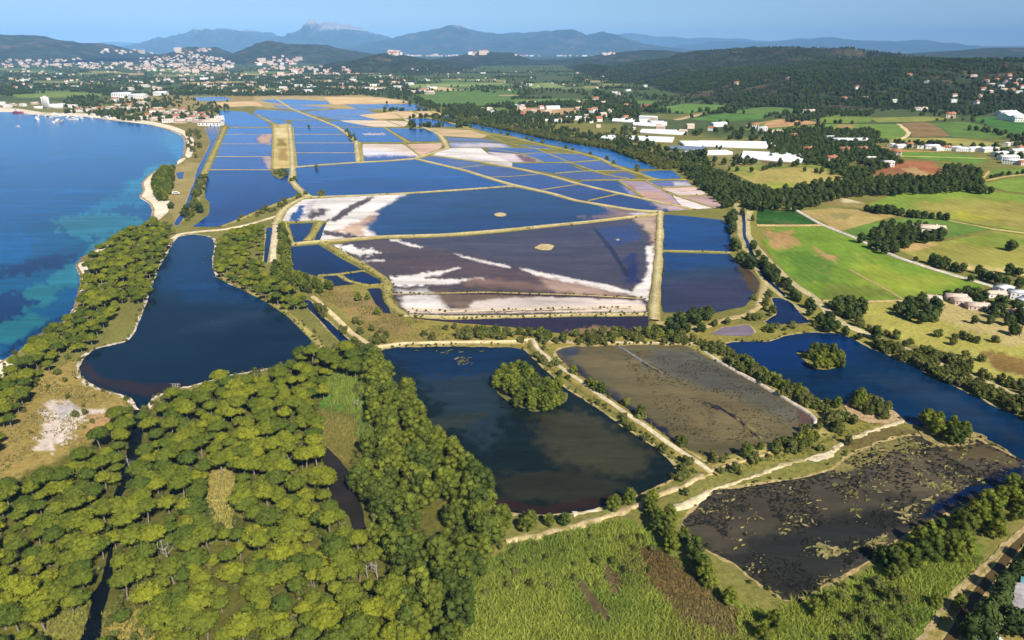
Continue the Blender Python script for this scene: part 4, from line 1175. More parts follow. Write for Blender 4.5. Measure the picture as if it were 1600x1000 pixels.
def joinvf(parts):
    V, F, o = [], [], 0
    for v, f in parts:
        V.append(np.asarray(v, float))
        F.append(np.asarray(f) + o)
        o += len(v)
    return np.concatenate(V), np.concatenate(F)


def leaf_cloud(lobes, per, size, rng, up=0.35, spread=0.55, core=0.8):
    """leaf-sized faces over every lobe of a crown, on top of a closed inner mass"""
    C = np.array([l[0] for l in lobes])
    RX = np.array([l[1] for l in lobes])
    RZ = np.array([l[2] for l in lobes])
    VV, FF, TT = [], [], []
    o = 0
    for k in range(len(lobes)):
        d = rng.normal(size=(per, 3))
        d[:, 2] += up
        d /= np.linalg.norm(d, axis=1)[:, None]
        p = C[k] + d * np.array([RX[k], RX[k], RZ[k]]) * rng.uniform(0.86, 1.08, (per, 1))
        keep = np.ones(per, bool)
        for q in range(len(lobes)):
            if q != k and lobes[q] is not lobes[k]:
                e = (p - C[q]) / np.array([RX[q], RX[q], RZ[q]])
                keep &= (e ** 2).sum(1) > 0.72
        p, d = p[keep], d[keep]
        m = len(p)
        if not m:
            continue
        nrm = d / np.array([1, 1, max(RZ[k] / RX[k], .4)]) + rng.normal(size=(m, 3)) * spread
        nrm /= np.linalg.norm(nrm, axis=1)[:, None]
        a = np.cross(nrm, rng.normal(size=(m, 3)))
        a /= np.linalg.norm(a, axis=1)[:, None]
        b_ = np.cross(nrm, a)
        s = size * rng.uniform(0.6, 1.25, (m, 1))
        quad = np.stack([p - a * s * .5, p - b_ * s * .38, p + a * s * .5, p + b_ * s * .38], 1).reshape(-1, 3)
        VV.append(quad)
        FF.append(np.arange(m * 4).reshape(-1, 4) + o)
        TT.append(np.repeat(np.clip(lobes[k][3] + rng.normal(size=m) * 0.16, 0, 1), 4))
        o += m * 4
        if core:
            nu, nvv = 7, 4
            th = np.linspace(0.12, math.pi - 0.12, nvv + 1)
            ph = np.arange(nu) * 2 * math.pi / nu
            T_, P_ = np.meshgrid(th, ph, indexing='ij')
            rr = core * rng.uniform(0.86, 1.06, T_.shape)
            sp = np.stack([RX[k] * rr * np.sin(T_) * np.cos(P_), RX[k] * rr * np.sin(T_) * np.sin(P_), RZ[k] * rr * np.cos(T_)], -1).reshape(-1, 3) + C[k]
            f = []
            for i in range(nvv):
                for j in range(nu):
                    f.append((i * nu + j, (i + 1) * nu + j, (i + 1) * nu + (j + 1) % nu, i * nu + (j + 1) % nu))
            VV.append(sp)
            FF.append(np.array(f) + o)
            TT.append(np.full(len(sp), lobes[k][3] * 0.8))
            o += len(sp)
    return np.concatenate(VV), np.concatenate(FF), np.concatenate(TT)


def trunk_mesh(name, h, r, lean, limbs, rng, mat, n=6):
    top = np.array([lean[0], lean[1], h])
    mid = top * 0.5 + np.array([rng.uniform(-.3, .3), rng.uniform(-.3, .3), 0])
    parts = [tube([(0, 0, -0.3), tuple(mid), tuple(top)], [r * 1.25, r * 0.9, r * 0.6], n)]
    for l in limbs:
        l = np.asarray(l, float)
        m = top * 0.45 + l * 0.55 + np.array([0, 0, -0.25])
        parts.append(tube([tuple(top * rng.uniform(.75, .98)), tuple(m), tuple(l)], [r * 0.5, r * 0.34, r * 0.15], 5))
    v, f = joinvf(parts)
    return make_mesh(name, v, f, [mat], smooth=True)


def crown_obj(name, lobes, per, size, rng, mat, **kw):
    v, f, tn = leaf_cloud(lobes, per, size, rng, **kw)
    return make_mesh(name, v, f, [mat], {'tone': tn})


def pine_variant(rng):
    """umbrella pine: flat-domed crown of rounded puffs on a bare leaning trunk"""
    Rr = rng.uniform(2.6, 4.1)
    hb = rng.uniform(4.0, 7.6)
    n = 16
    th = rng.uniform(1.5, 2.2)
    lobes = [((0, 0, hb + .35), Rr * .80, th, .5)]
    for k in range(10):
        a = k * .628 + rng.uniform(-.25, .25)
        r = Rr * rng.uniform(.55, .72)
        lobes.append(((r * math.cos(a), r * math.sin(a), hb + rng.uniform(-.25, .35)), Rr * rng.uniform(.30, .40), rng.uniform(.75, 1.1), rng.uniform(.36, .64)))
    for k in range(6):
        a = k * 1.05 + rng.uniform(-.4, .4)
        r = Rr * rng.uniform(.15, .42)
        lobes.append(((r * math.cos(a), r * math.sin(a), hb + th * .62 + rng.uniform(-.1, .25)), Rr * rng.uniform(.24, .34), rng.uniform(.7, 1.0), rng.uniform(.4, .68)))
    lean = (rng.uniform(-.8, .8), rng.uniform(-.8, .8))
    limbs = [np.array(lobes[k][0]) - (0, 0, .5) for k in rng.choice(n, 6, replace=False)]
    return (crown_obj('crown', [lobes[0]] * 2 + lobes[1:], 90, 0.5, rng, M_PINE, up=.5, spread=.42), trunk_mesh('trunk', hb - .8, .24, lean, limbs, rng, M_BARK))


def clump_variant(rng):
    """taller pine: rounded, heavily lobed crown almost down to the ground"""
    Rr, H = rng.uniform(3.0, 3.9), rng.uniform(8.5, 11.5)
    lobes = []
    n = int(rng.integers(20, 27))
    for k in range(n):
        t_ = (k + .5) / n
        z = 1.8 + (H - 2.6) * t_
        prof = math.sin(math.pi * min(1, .22 + .74 * t_)) ** .7
        r = Rr * prof * rng.uniform(.45, .95)
        a = k * 2.399 + rng.uniform(-.5, .5)
        rx = rng.uniform(1.05, 1.65)
        lobes.append(((r * math.cos(a), r * math.sin(a), z), rx, rx * rng.uniform(.7, .95), rng.uniform(.25, .9)))
    lobes.append(((0, 0, H * .5), Rr * .55, H * .32, .4))
    limbs = [np.array(lobes[k][0]) for k in rng.choice(n, 4, replace=False)]
    return (crown_obj('crown', lobes, 70, 0.50, rng, M_PINE2, up=.2), trunk_mesh('trunk', H * .7, .22, (rng.uniform(-.4, .4), rng.uniform(-.4, .4)), limbs, rng, M_BARK))


def shrub_variant(rng):
    """tamarisk: several loose rounded masses on short stems"""
    Rr, H = rng.uniform(1.9, 2.6), rng.uniform(3.2, 4.8)
    lobes = []
    n = int(rng.integers(10, 15))
    for k in range(n):
        t_ = (k + .5) / n
        r = Rr * rng.uniform(.25, .85) * (1 - .35 * t_)
        a = k * 2.399 + rng.uniform(-.6, .6)
        rx = rng.uniform(.7, 1.2)
        lobes.append(((r * math.cos(a), r * math.sin(a), .7 + (H - 1.5) * t_), rx, rx * rng.uniform(.75, 1.1), rng.uniform(.2, .9)))
    limbs = [np.array(lobes[k][0]) for k in rng.choice(n, 4, replace=False)]
    return (crown_obj('crown', lobes, 60, 0.46, rng, M_SHRUB, up=.2), trunk_mesh('trunk', H * .45, .12, (.1, .1), limbs, rng, M_BARK, 5))


def broad_variant(rng):
    """dark round-headed tree of the belts and hedgerows"""
    Rr, H = rng.uniform(3.0, 4.2), rng.uniform(7, 9.5)
    lobes = []
    n = int(rng.integers(9, 13))
    for k in range(n):
        t_ = (k + .5) / n
        r = Rr * math.sin(math.pi * min(1, .25 + .7 * t_)) * rng.uniform(.3, .75)
        a = k * 2.399 + rng.uniform(-.6, .6)
        rx = rng.uniform(1.5, 2.2)
        lobes.append(((r * math.cos(a), r * math.sin(a), 1.9 + (H - 3.2) * t_), rx, rx * .9, rng.uniform(.15, .9)))
    limbs = [np.array(lobes[k][0]) for k in rng.choice(n, 3, replace=False)]
    return (crown_obj('crown', lobes, 40, 1.0, rng, M_DARK, up=.15), trunk_mesh('trunk', H * .5, .22, (.1, .1), limbs, rng, M_BARK, 5))


VAR = {
    'umbrella_pine': [pine_variant(np.random.default_rng(100 + k)) for k in range(9)],
    'clumped_pine': [clump_variant(np.random.default_rng(200 + k)) for k in range(8)],
    'tamarisk': [shrub_variant(np.random.default_rng(300 + k)) for k in range(7)],
    'broadleaf_tree': [broad_variant(np.random.default_rng(400 + k)) for k in range(6)],
}
HALF = {'umbrella_pine': 6.3, 'clumped_pine': 5.5, 'tamarisk': 2.2, 'broadleaf_tree': 4.5}

# ---------------------------------------------------------------- where the trees stand
plants = {k: [] for k in VAR}       # rows: x, y, z, scale, rot, variant, zone
zones = []
WATER = list(ponds.values()) + [np.asarray(coast, float)]
TRACKS = []
for o in COL.objects:
    if o.name.split('.')[0] in ('path', 'road', 'causeway'):
        n_ = len(o.data.vertices) // 5
        co = np.zeros(len(o.data.vertices) * 3, np.float32)
        o.data.vertices.foreach_get('co', co)
        co = co.reshape(5, n_, 3)
        TRACKS.append((co[2, :, :2], float(np.hypot(*(co[0, :, :2] - co[4, :, :2]).T).mean())))


def wet_mask(x, y, z=0.0):
    px, py = project(x, y, 0 * x + z)
    m = np.zeros(len(x), bool)
    for P in WATER:
        a0, a1 = P.min(0), P.max(0)
        s = (px > a0[0]) & (px < a1[0]) & (py > a0[1]) & (py < a1[1]) & ~m
        if s.any():
            m[s] = inside(px[s], py[s], P)
    return m


def track_mask(x, y, extra=1.6):
    m = np.zeros(len(x), bool)
    for C, w in TRACKS:
        r = w / 2 + extra
        s = np.where((x > C[:, 0].min() - r) & (x < C[:, 0].max() + r) & (y > C[:, 1].min() - r) & (y < C[:, 1].max() + r))[0]
        if not len(s):
            continue
        step = max(1, len(C) // 400)
        d = np.min(np.hypot(x[s][:, None] - C[None, ::step, 0], y[s][:, None] - C[None, ::step, 1]), 1)
        m[s] |= d < r
    return m


def jitter_grid(x0, x1, y0, y1, sp):
    gx, gy = np.meshgrid(np.arange(x0, x1 + sp, sp), np.arange(y0, y1 + sp, sp * .88))
    gx = gx + (np.arange(gx.shape[0]) % 2)[:, None] * sp / 2
    return (gx + NR.uniform(-.36, .36, gx.shape) * sp).ravel(), (gy + NR.uniform(-.36, .36, gy.shape) * sp).ravel()


def wood(kind, poly, spacing, smin, smax, place, group, clear=(), thin=0.0, dry=True, tracks=True, zc=None, noise=0.0):
    P = np.asarray(poly, float)
    zc = HALF[kind] * (smin + smax) / 2 if zc is None else zc
    X, Y = ground(P[:, 0], np.maximum(P[:, 1], 82), zc)
    x, y = jitter_grid(X.min(), X.max(), Y.min(), Y.max(), spacing)
    px, py = project(x, y, 0 * x + zc)
    k = inside(px, py, P)
    for c in clear:
        k &= ~inside(px, py, c)
    if noise:
        k &= fbm(x / (spacing * 5), y / (spacing * 5), len(zones) + 3, 3) > noise
    if thin:
        k &= NR.random(len(x)) > thin
    x, y = x[k], y[k]
    if dry:
        k = ~wet_mask(x, y)
        x, y = x[k], y[k]
    if tracks:
        k = ~track_mask(x, y)
        x, y = x[k], y[k]
    zones.append((place, group))
    put(kind, x, y, smin, smax)


def put(kind, x, y, smin, smax):
    x, y = np.atleast_1d(np.asarray(x, float)), np.atleast_1d(np.asarray(y, float))
    z = land_z(x, y)
    zi = len(zones) - 1
    for a, b_, c in zip(x, y, z):
        s = smin + (smax - smin) * NR.random()
        plants[kind].append((a, b_, c, s, NR.uniform(0, 6.28), int(NR.integers(len(VAR[kind]))), zi))


def row(kind, pts, width, spacing, smin, smax, place, group, thin=0.0, dry=True, tracks=True):
    """trees along a line drawn on the survey"""
    P = np.asarray(pts, float)
    W = np.column_stack(ground(P[:, 0], P[:, 1]))
    d = np.hypot(*np.diff(W, axis=0).T)
    s = np.r_[0, np.cumsum(d)]
    n = max(1, int(s[-1] / spacing * max(1, width / spacing)))
    t_ = NR.uniform(0, s[-1], n) if width > spacing else (np.arange(n) + NR.uniform(-.35, .35, n) + .5) / n * s[-1]
    x, y = np.interp(t_, s, W[:, 0]), np.interp(t_, s, W[:, 1])
    x = x + NR.uniform(-.5, .5, n) * width
    y = y + NR.uniform(-.5, .5, n) * width
    k = NR.random(n) > thin
    if dry:
        k &= ~wet_mask(x, y)
    if tracks:
        k &= ~track_mask(x, y, .6)
    zones.append((place, group))
    put(kind, x[k], y[k], smin, smax)


def spots(kind, pts, smin, smax, place, group):
    """single trees at surveyed foot points"""
    zones.append((place, group))
    P = np.asarray(pts, float)
    x, y = ground(P[:, 0], P[:, 1])
    put(kind, x, y, smin, smax)


CL = [[(326, 728), (365, 724), (376, 765), (366, 826), (334, 820), (322, 765)], [(505, 612), (545, 600), (572, 640), (566, 690), (540, 712), (500, 690), (494, 650)], [(500, 590), (550, 575), (560, 600), (520, 625)],
      [(82, 946), (140, 922), (134, 1010), (60, 1010)], [(165, 955), (215, 948), (235, 1010), (160, 1010)], [(238, 855), (262, 850), (268, 885), (246, 892)], [(555, 888), (605, 888), (605, 908), (555, 905)],
      [(655, 775), (700, 770), (690, 830), (668, 845)], [(500, 690), (514, 692), (540, 720), (572, 775), (578, 838), (560, 840), (528, 798), (508, 735)], [(190, 720), (208, 668), (224, 668), (222, 708), (208, 748), (186, 765)], [(138, 910), (172, 885), (180, 910), (158, 1000), (124, 1000)]]
wood('umbrella_pine', [(-60, 800), (0, 756), (50, 742), (95, 728), (150, 692), (178, 650), (205, 634), (228, 636), (222, 668), (212, 715), (192, 760), (180, 800), (170, 895), (150, 915), (120, 1040), (-100, 1060)], 5.6, .55, 1.2, 'in the wood left of the narrow channel', 'umbrella pines left of the narrow channel', CL, .05)
wood('umbrella_pine', [(238, 648), (262, 622), (300, 604), (345, 596), (390, 588), (440, 575), (452, 555), (478, 540), (540, 540), (556, 560), (560, 610), (500, 640), (500, 700), (512, 745), (528, 800), (560, 842), (600, 880), (620, 930), (640, 1060), (120, 1060), (150, 990), (172, 930), (180, 880), (190, 800), (215, 745), (225, 690)], 5.7, .55, 1.26, 'in the wood between the two narrow channels', 'umbrella pines between the two narrow channels', CL, .06)
wood('clumped_pine', [(560, 548), (598, 548), (625, 585), (660, 630), (690, 672), (740, 715), (790, 775), (800, 830), (770, 858), (735, 890), (728, 940), (740, 1060), (600, 1060), (620, 930), (598, 880), (585, 850), (580, 800), (560, 745), (575, 700), (585, 650), (572, 600)], 6.0, .62, 1.25, 'in the dense strip left of the middle pond', 'clumped pines along the middle pond', CL, .04)
wood('umbrella_pine', [(430, 1010), (520, 960), (620, 940), (740, 980), (760, 1060), (400, 1060)], 7.5, .8, 1.1, 'at the bottom edge beside the reed bed', 'pines at the bottom edge', CL, .3)
wood('umbrella_pine', [(-40, 590), (0, 575), (36, 545), (66, 518), (98, 500), (122, 480), (132, 440), (134, 418), (146, 398), (166, 378), (190, 360), (225, 347), (248, 340), (270, 350), (272, 372), (262, 392), (245, 414), (236, 440), (226, 468), (190, 466), (184, 492), (152, 508), (145, 535), (100, 545), (76, 568), (52, 590), (44, 625), (20, 640), (10, 690), (-40, 720)], 6.5, .65, 1.12, 'on the wooded shore between the sea and the left pond', 'pines along the sea shore', [[(180, 478), (205, 476), (212, 515), (180, 530), (158, 520)], [(20, 560), (40, 548), (40, 565)]], .07)
wood('clumped_pine', [(240, 268), (262, 258), (274, 262), (270, 285), (264, 308), (246, 308), (238, 295)], 7, .7, .95, 'in the grove behind the sandy beach', 'pines of the beach grove', (), .1)
wood('umbrella_pine', [(338, 385), (348, 366), (380, 352), (408, 350), (412, 362), (407, 414), (420, 426), (455, 446), (480, 470), (462, 482), (430, 470), (385, 448), (342, 432), (334, 418)], 5.8, .6, 1.0, 'on the spit behind the left pond', 'pines on the spit behind the left pond', [[(385, 380), (408, 378), (405, 400), (388, 400)]], .12)
wood('clumped_pine', [(428, 356), (442, 352), (452, 380), (454, 425), (500, 440), (520, 438), (505, 460), (470, 448), (434, 432), (424, 415), (428, 390)], 7, .6, .9, 'beside the small canal in front of the salt pans', 'pines by the small canal', (), .12)
row('clumped_pine', [(440, 432), (480, 448), (508, 456)], 12, 7, .6, .85, 'beside the small canal in front of the salt pans', 'pines by the small canal')
row('tamarisk', [(330, 352), (370, 346), (410, 336), (440, 322)], 10, 9, .8, 1.3, 'on the embankment above the left pond', 'tamarisks above the left pond')
row('tamarisk', [(472, 296), (480, 302), (470, 308), (445, 318), (400, 338), (360, 350)], 12, 13, .9, 1.5, 'on the embankment above the left pond', 'tamarisks above the left pond')
row('tamarisk', [(318, 275), (310, 300), (304, 320), (290, 345)], 12, 9, 1.0, 1.9, 'beside the beach canal', 'tamarisks by the beach canal')
row('tamarisk', [(302, 205), (306, 225), (300, 240), (290, 250)], 25, 20, 1.2, 2.2, 'behind the curved beach', 'tamarisks behind the curved beach')
spots('broadleaf_tree', [(292, 335), (313, 333), (268, 326), (290, 340), (316, 282), (312, 305)], .9, 1.2, 'beside the beach canal', 'trees by the beach canal')
# island trees
ISL = [(774, 596), (784, 578), (800, 570), (822, 574), (842, 584), (850, 594), (866, 604), (884, 606), (886, 620), (868, 634), (848, 640), (828, 636), (808, 626), (792, 614), (778, 606)]
wood('clumped_pine', ISL, 5.2, .62, .85, 'on the round island in the middle pond', 'trees on the island in the middle pond', (), 0, False, zc=3)
wood('clumped_pine', [(1252, 552), (1270, 545), (1285, 540), (1310, 548), (1322, 556), (1314, 570), (1290, 575), (1268, 566)], 6, .6, .85, 'on the island in the blue pond at right', 'trees on the island in the blue pond', (), 0, False, zc=3)
wood('tamarisk', [(1322, 628), (1345, 610), (1362, 618), (1398, 642), (1400, 652), (1376, 655), (1350, 645)], 3.4, .8, 1.15, 'on the peninsula in the blue pond', 'bushes on the peninsula', (), 0, False, zc=1.5)
spots('clumped_pine', [(1346, 632), (1340, 636)], .6, .75, 'on the peninsula in the blue pond', 'bushes on the peninsula')
wood('clumped_pine', [(1440, 660), (1452, 652), (1486, 650), (1498, 668), (1524, 682), (1514, 692), (1470, 688), (1446, 676)], 5, .55, .9, 'on the point between the blue pond and the marsh', 'trees on the point beside the marsh', (), .05, False, zc=3)
# banks
row('tamarisk', [(838, 552), (862, 575), (885, 590), (912, 608), (935, 625), (980, 660), (1020, 690), (1060, 728)], 11, 5.5, .6, 1.05, 'between the middle and brown ponds', 'tamarisks on the bank of the brown pond', .1)
spots('clumped_pine', [(896, 586), (930, 612), (940, 616), (1000, 652), (922, 606)], .5, .7, 'beside the path along the brown pond', 'small trees beside the path of the brown pond')
spots('tamarisk', [(978, 634), (1063, 697), (868, 572), (1002, 655)], 1.2, 1.5, 'on the brown pond side of the path', 'large tamarisks beside the path')
row('tamarisk', [(1090, 538), (1104, 546), (1140, 562), (1165, 578), (1190, 592), (1215, 606), (1245, 622), (1275, 634), (1300, 652), (1320, 668)], 12, 3.4, .8, 1.4, 'between the brown and blue ponds', 'tamarisks on the bank of the blue pond', .1)
spots('clumped_pine', [(1204, 600), (1214, 606), (1226, 612), (1195, 596), (1248, 622), (1306, 638), (1112, 546), (1172, 580)], .5, .75, 'between the brown and blue ponds', 'small trees on the bank of the blue pond')
row('tamarisk', [(1240, 694), (1262, 684), (1285, 680), (1310, 690), (1250, 702), (1150, 720), (1160, 716), (1120, 735)], 12, 5, .8, 1.3, 'on the bank below the brown pond', 'tamarisks below the brown pond', .15)
spots('clumped_pine', [(1165, 716), (1262, 692), (1272, 690), (1248, 694)], .5, .65, 'on the bank below the brown pond', 'small trees below the brown pond')
row('tamarisk', [(1112, 737), (1150, 727), (1190, 716), (1206, 708)], 5, 3.6, .35, .6, 'on the bank below the brown pond', 'tamarisks below the brown pond')
row('tamarisk', [(545, 505), (556, 520), (575, 540), (600, 520), (560, 525)], 9, 7, .7, 1.2, 'beside the canal path', 'tamarisks beside the canal path')
row('tamarisk', [(490, 480), (520, 500), (550, 530), (566, 545)], 6, 5.5, .7, 1.3, 'beside the canal path', 'tamarisks beside the canal path')
row('tamarisk', [(580, 530), (620, 528), (660, 530), (700, 520), (716, 508), (690, 518)], 12, 12, .8, 1.2, 'on the meadow below the salt pans', 'tamarisks on the meadow')
row('tamarisk', [(728, 526), (770, 522), (800, 530), (840, 526), (850, 534), (870, 530), (940, 531), (1000, 528), (1050, 530), (1080, 532)], 13, 4.6, .8, 1.4, 'along the bank above the middle pond', 'tamarisks above the middle pond', .1)
spots('clumped_pine', [(845, 528), (852, 532), (858, 530), (955, 532), (1010, 526), (1022, 520), (1030, 528), (1045, 530), (1060, 532), (750, 526), (775, 524), (560, 470), (590, 492), (575, 468)], .5, .8, 'along the bank above the middle pond', 'small trees above the middle pond')
wood('broadleaf_tree', [(1030, 498), (1048, 490), (1070, 488), (1095, 482), (1116, 484), (1118, 500), (1095, 512), (1060, 514), (1036, 508)], 6, .7, 1.0, 'at the foot of the causeway', 'trees at the foot of the causeway', (), .05, zc=4)
row('tamarisk', [(1090, 515), (1130, 505), (1180, 500), (1190, 470), (1194, 450), (1215, 520), (1190, 520)], 9, 7, .7, 1.2, 'beside the track to the salt pans', 'tamarisks beside the track')
row('tamarisk', [(1212, 515), (1240, 512), (1270, 508), (1300, 512)], 8, 5, .6, 1.0, 'beside the track to the salt pans', 'tamarisks beside the track')
# belt along the right side of the pans
wood('broadleaf_tree', [(1062, 262), (1080, 258), (1112, 262), (1150, 276), (1172, 290), (1205, 296), (1206, 324), (1150, 326), (1120, 318), (1098, 292)], 8, .8, 1.15, 'in the belt at the right end of the salt pans', 'trees of the belt beside the salt pans', (), .05, zc=4)
wood('broadleaf_tree', [(1138, 330), (1152, 328), (1146, 360), (1154, 392), (1176, 404), (1196, 432), (1206, 448), (1184, 430), (1156, 412), (1143, 400)], 7, .8, 1.1, 'in the belt right of the deep blue pans', 'trees beside the deep blue pans', (), .05, zc=4)
row('broadleaf_tree', [(1166, 335), (1172, 395), (1200, 430), (1225, 455), (1250, 478), (1280, 500), (1300, 518), (1340, 535), (1365, 548)], 9, 5, .55, .9, 'beside the canal along the right road', 'trees beside the right road', .05)
row('tamarisk', [(1350, 540), (1400, 560), (1450, 582), (1500, 602), (1550, 625), (1600, 648), (1680, 690)], 17, 3.0, .9, 1.5, 'on the far bank of the blue pond', 'bushes along the blue pond', .1)
row('broadleaf_tree', [(1345, 520), (1375, 532), (1382, 536)], 6, 5, .8, 1.0, 'on the far bank of the blue pond', 'trees along the blue pond')
row('tamarisk', [(1330, 505), (1360, 518), (1420, 540), (1470, 560), (1520, 585), (1580, 606), (1640, 630)], 9, 4.0, .8, 1.4, 'between the right road and the straw meadow', 'bushes between the road and the meadow', .15)
wood('broadleaf_tree', [(1288, 468), (1320, 462), (1352, 470), (1352, 490), (1320, 494), (1294, 486)], 7, .75, 1.0, 'in the clump below the bright green field', 'trees below the bright green field', (), .05, zc=4)
wood('broadleaf_tree', [(1398, 480), (1420, 466), (1450, 468), (1476, 472), (1476, 490), (1450, 498), (1420, 494)], 7, .75, 1.0, 'in the clump at the edge of the straw meadow', 'trees at the edge of the straw meadow', (), .1, zc=4)
wood('broadleaf_tree', [(1462, 452), (1500, 452), (1560, 458), (1640, 470), (1660, 520), (1600, 515), (1570, 500), (1540, 495), (1530, 470), (1490, 465)], 8.5, .7, 1.0, 'around the white houses at the right edge', 'trees around the houses at the right edge', (), .25, zc=4)
row('broadleaf_tree', [(1490, 500), (1530, 505), (1575, 515), (1600, 525)], 12, 12, .6, .9, 'around the white houses at the right edge', 'trees around the houses at the right edge')
row('tamarisk', [(1440, 500), (1475, 508), (1540, 530), (1560, 536), (1600, 560), (1590, 540), (1470, 530), (1500, 560), (1560, 580)], 18, 16, .8, 1.4, 'on the straw meadow', 'bushes on the straw meadow')
# foreground right
wood('clumped_pine', [(1004, 766), (1024, 764), (1040, 790), (1060, 815), (1090, 850), (1120, 880), (1148, 905), (1160, 935), (1140, 945), (1112, 915), (1080, 885), (1048, 858), (1018, 820), (1000, 790)], 5.5, .55, .8, 'between the reed bed and marsh pond', 'trees between the reed bed and the marsh pond', (), .08, True, False, zc=3.5)
spots('clumped_pine', [(830, 822), (822, 830), (858, 822), (882, 820), (960, 797), (982, 789), (1012, 792)], .5, .72, 'on the shore below the middle pond', 'small trees below the middle pond')
row('tamarisk', [(1030, 762), (1060, 752), (1080, 745), (1070, 770), (1050, 725)], 6, 4, .6, 1.0, 'at the crossing of the sandy tracks', 'tamarisks at the crossing of the tracks')
wood('clumped_pine', [(1620, 725), (1580, 738), (1568, 765), (1530, 775), (1480, 800), (1440, 825), (1400, 848), (1372, 860), (1372, 890), (1410, 888), (1470, 862), (1545, 872), (1566, 840), (1620, 810)], 5.6, .6, .9, 'in the right-edge wood above the track', 'trees of the wood at the right edge', (), .1, True, True, zc=4)
spots('clumped_pine', [(1272, 960), (1290, 950), (1210, 985), (1190, 1000), (1392, 905), (1400, 890)], .55, .75, 'on the near shore of the marsh pond', 'trees on the near shore of the marsh pond')
spots('clumped_pine', [(1462, 948), (1495, 952)], .45, .55, 'beside the track at the lower right', 'trees beside the lower right track')
spots('broadleaf_tree', [(1590, 905), (1545, 965), (1560, 958), (1535, 985), (1572, 985), (1600, 990), (1512, 1000), (1530, 1005), (1565, 930), (1610, 880)], .75, 1.05, 'around the tin sheds at the lower right', 'trees around the tin sheds')
# woods among the fields
wood('broadleaf_tree', [(1200, 302), (1222, 296), (1258, 288), (1300, 279), (1340, 277), (1400, 276), (1455, 276), (1475, 266), (1478, 257), (1512, 260), (1535, 268), (1535, 284), (1524, 292), (1570, 302), (1500, 296), (1400, 301), (1350, 303), (1310, 305), (1275, 318), (1250, 326), (1206, 323)], 8.5, .8, 1.2, 'in the long wood between fields', 'trees of the long wood between the fields', (), .05, zc=4)
wood('broadleaf_tree', [(1195, 210), (1262, 200), (1330, 203), (1362, 202), (1378, 209), (1360, 224), (1392, 240), (1410, 252), (1378, 262), (1345, 276), (1320, 274), (1292, 258), (1256, 250), (1225, 238), (1200, 228)], 9, .8, 1.2, 'in the wood around the red-roofed villas', 'trees around the red-roofed villas', [[(1318, 252), (1345, 252), (1360, 262), (1330, 262)]], .15, zc=4)
wood('broadleaf_tree', [(1344, 372), (1376, 350), (1438, 350), (1482, 362), (1488, 368), (1440, 375), (1402, 384), (1398, 394), (1372, 388)], 7.5, .8, 1.1, 'in the clump by the farm road', 'trees of the clump beside the farm road', [[(1438, 354), (1462, 356), (1462, 364), (1440, 364)]], .03, zc=4)
row('broadleaf_tree', [(1350, 330), (1376, 334)], 10, 5, .8, 1.1, 'in the broken row between two fields', 'trees of the row between two fields')
row('broadleaf_tree', [(1380, 334), (1410, 337)], 10, 5, .8, 1.15, 'in the broken row between two fields', 'trees of the row between two fields')
row('broadleaf_tree', [(1414, 339), (1470, 343)], 8, 4.5, .7, .95, 'in the broken row between two fields', 'trees of the row between two fields')
spots('broadleaf_tree', [(1578, 392)], 1.15, 1.2, 'standing alone in the yellow field', 'lone field tree')
spots('broadleaf_tree', [(1455, 413), (1464, 416), (1472, 420), (1480, 417), (1490, 424), (1502, 427), (1528, 428), (1535, 436), (1545, 440), (1556, 444), (1575, 430), (1590, 432), (1570, 448), (1590, 452), (1475, 412)], .7, 1.1, 'beside the white farm road', 'trees beside the farm road')
row('broadleaf_tree', [(1402, 404), (1440, 412), (1470, 424), (1540, 444)], 8, 14, .45, .7, 'beside the white farm road', 'trees beside the farm road')
row('broadleaf_tree', [(1258, 268), (1300, 273), (1325, 276), (1345, 280)], 8, 9, .7, 1.0, 'along the edge of the straw field', 'trees along the straw field')
row('broadleaf_tree', [(1200, 262), (1240, 260), (1280, 254), (1300, 258)], 10, 9, .8, 1.1, 'along the edge of the straw field', 'trees along the straw field')
row('broadleaf_tree', [(1130, 265), (1170, 270), (1200, 264)], 10, 14, .6, .9, 'along the edge of the straw field', 'trees along the straw field')
row('broadleaf_tree', [(1362, 224), (1400, 224), (1460, 228), (1465, 226)], 12, 9, .8, 1.1, 'in the hedge behind the white houses', 'trees of the hedge behind the houses')
row('broadleaf_tree', [(1470, 230), (1520, 232), (1570, 238), (1560, 246), (1600, 250)], 22, 13, .8, 1.2, 'in the hedge behind the white houses', 'trees of the hedge behind the houses')
row('broadleaf_tree', [(1532, 282), (1570, 274), (1620, 270)], 4, 8, .5, .7, 'in the hedge between two green fields', 'trees of the hedge between green fields')
row('broadleaf_tree', [(1515, 204), (1545, 206), (1570, 212), (1590, 220), (1600, 232), (1610, 216)], 26, 13, .8, 1.2, 'in the hedge at the right edge', 'trees of the hedge at the right edge')
wood('broadleaf_tree', [(1225, 186), (1300, 172), (1330, 175), (1368, 172), (1360, 180), (1300, 180), (1255, 188), (1230, 190)], 12, .9, 1.3, 'at the foot of the wooded hill', 'trees at the foot of the hill', (), .3, zc=4)
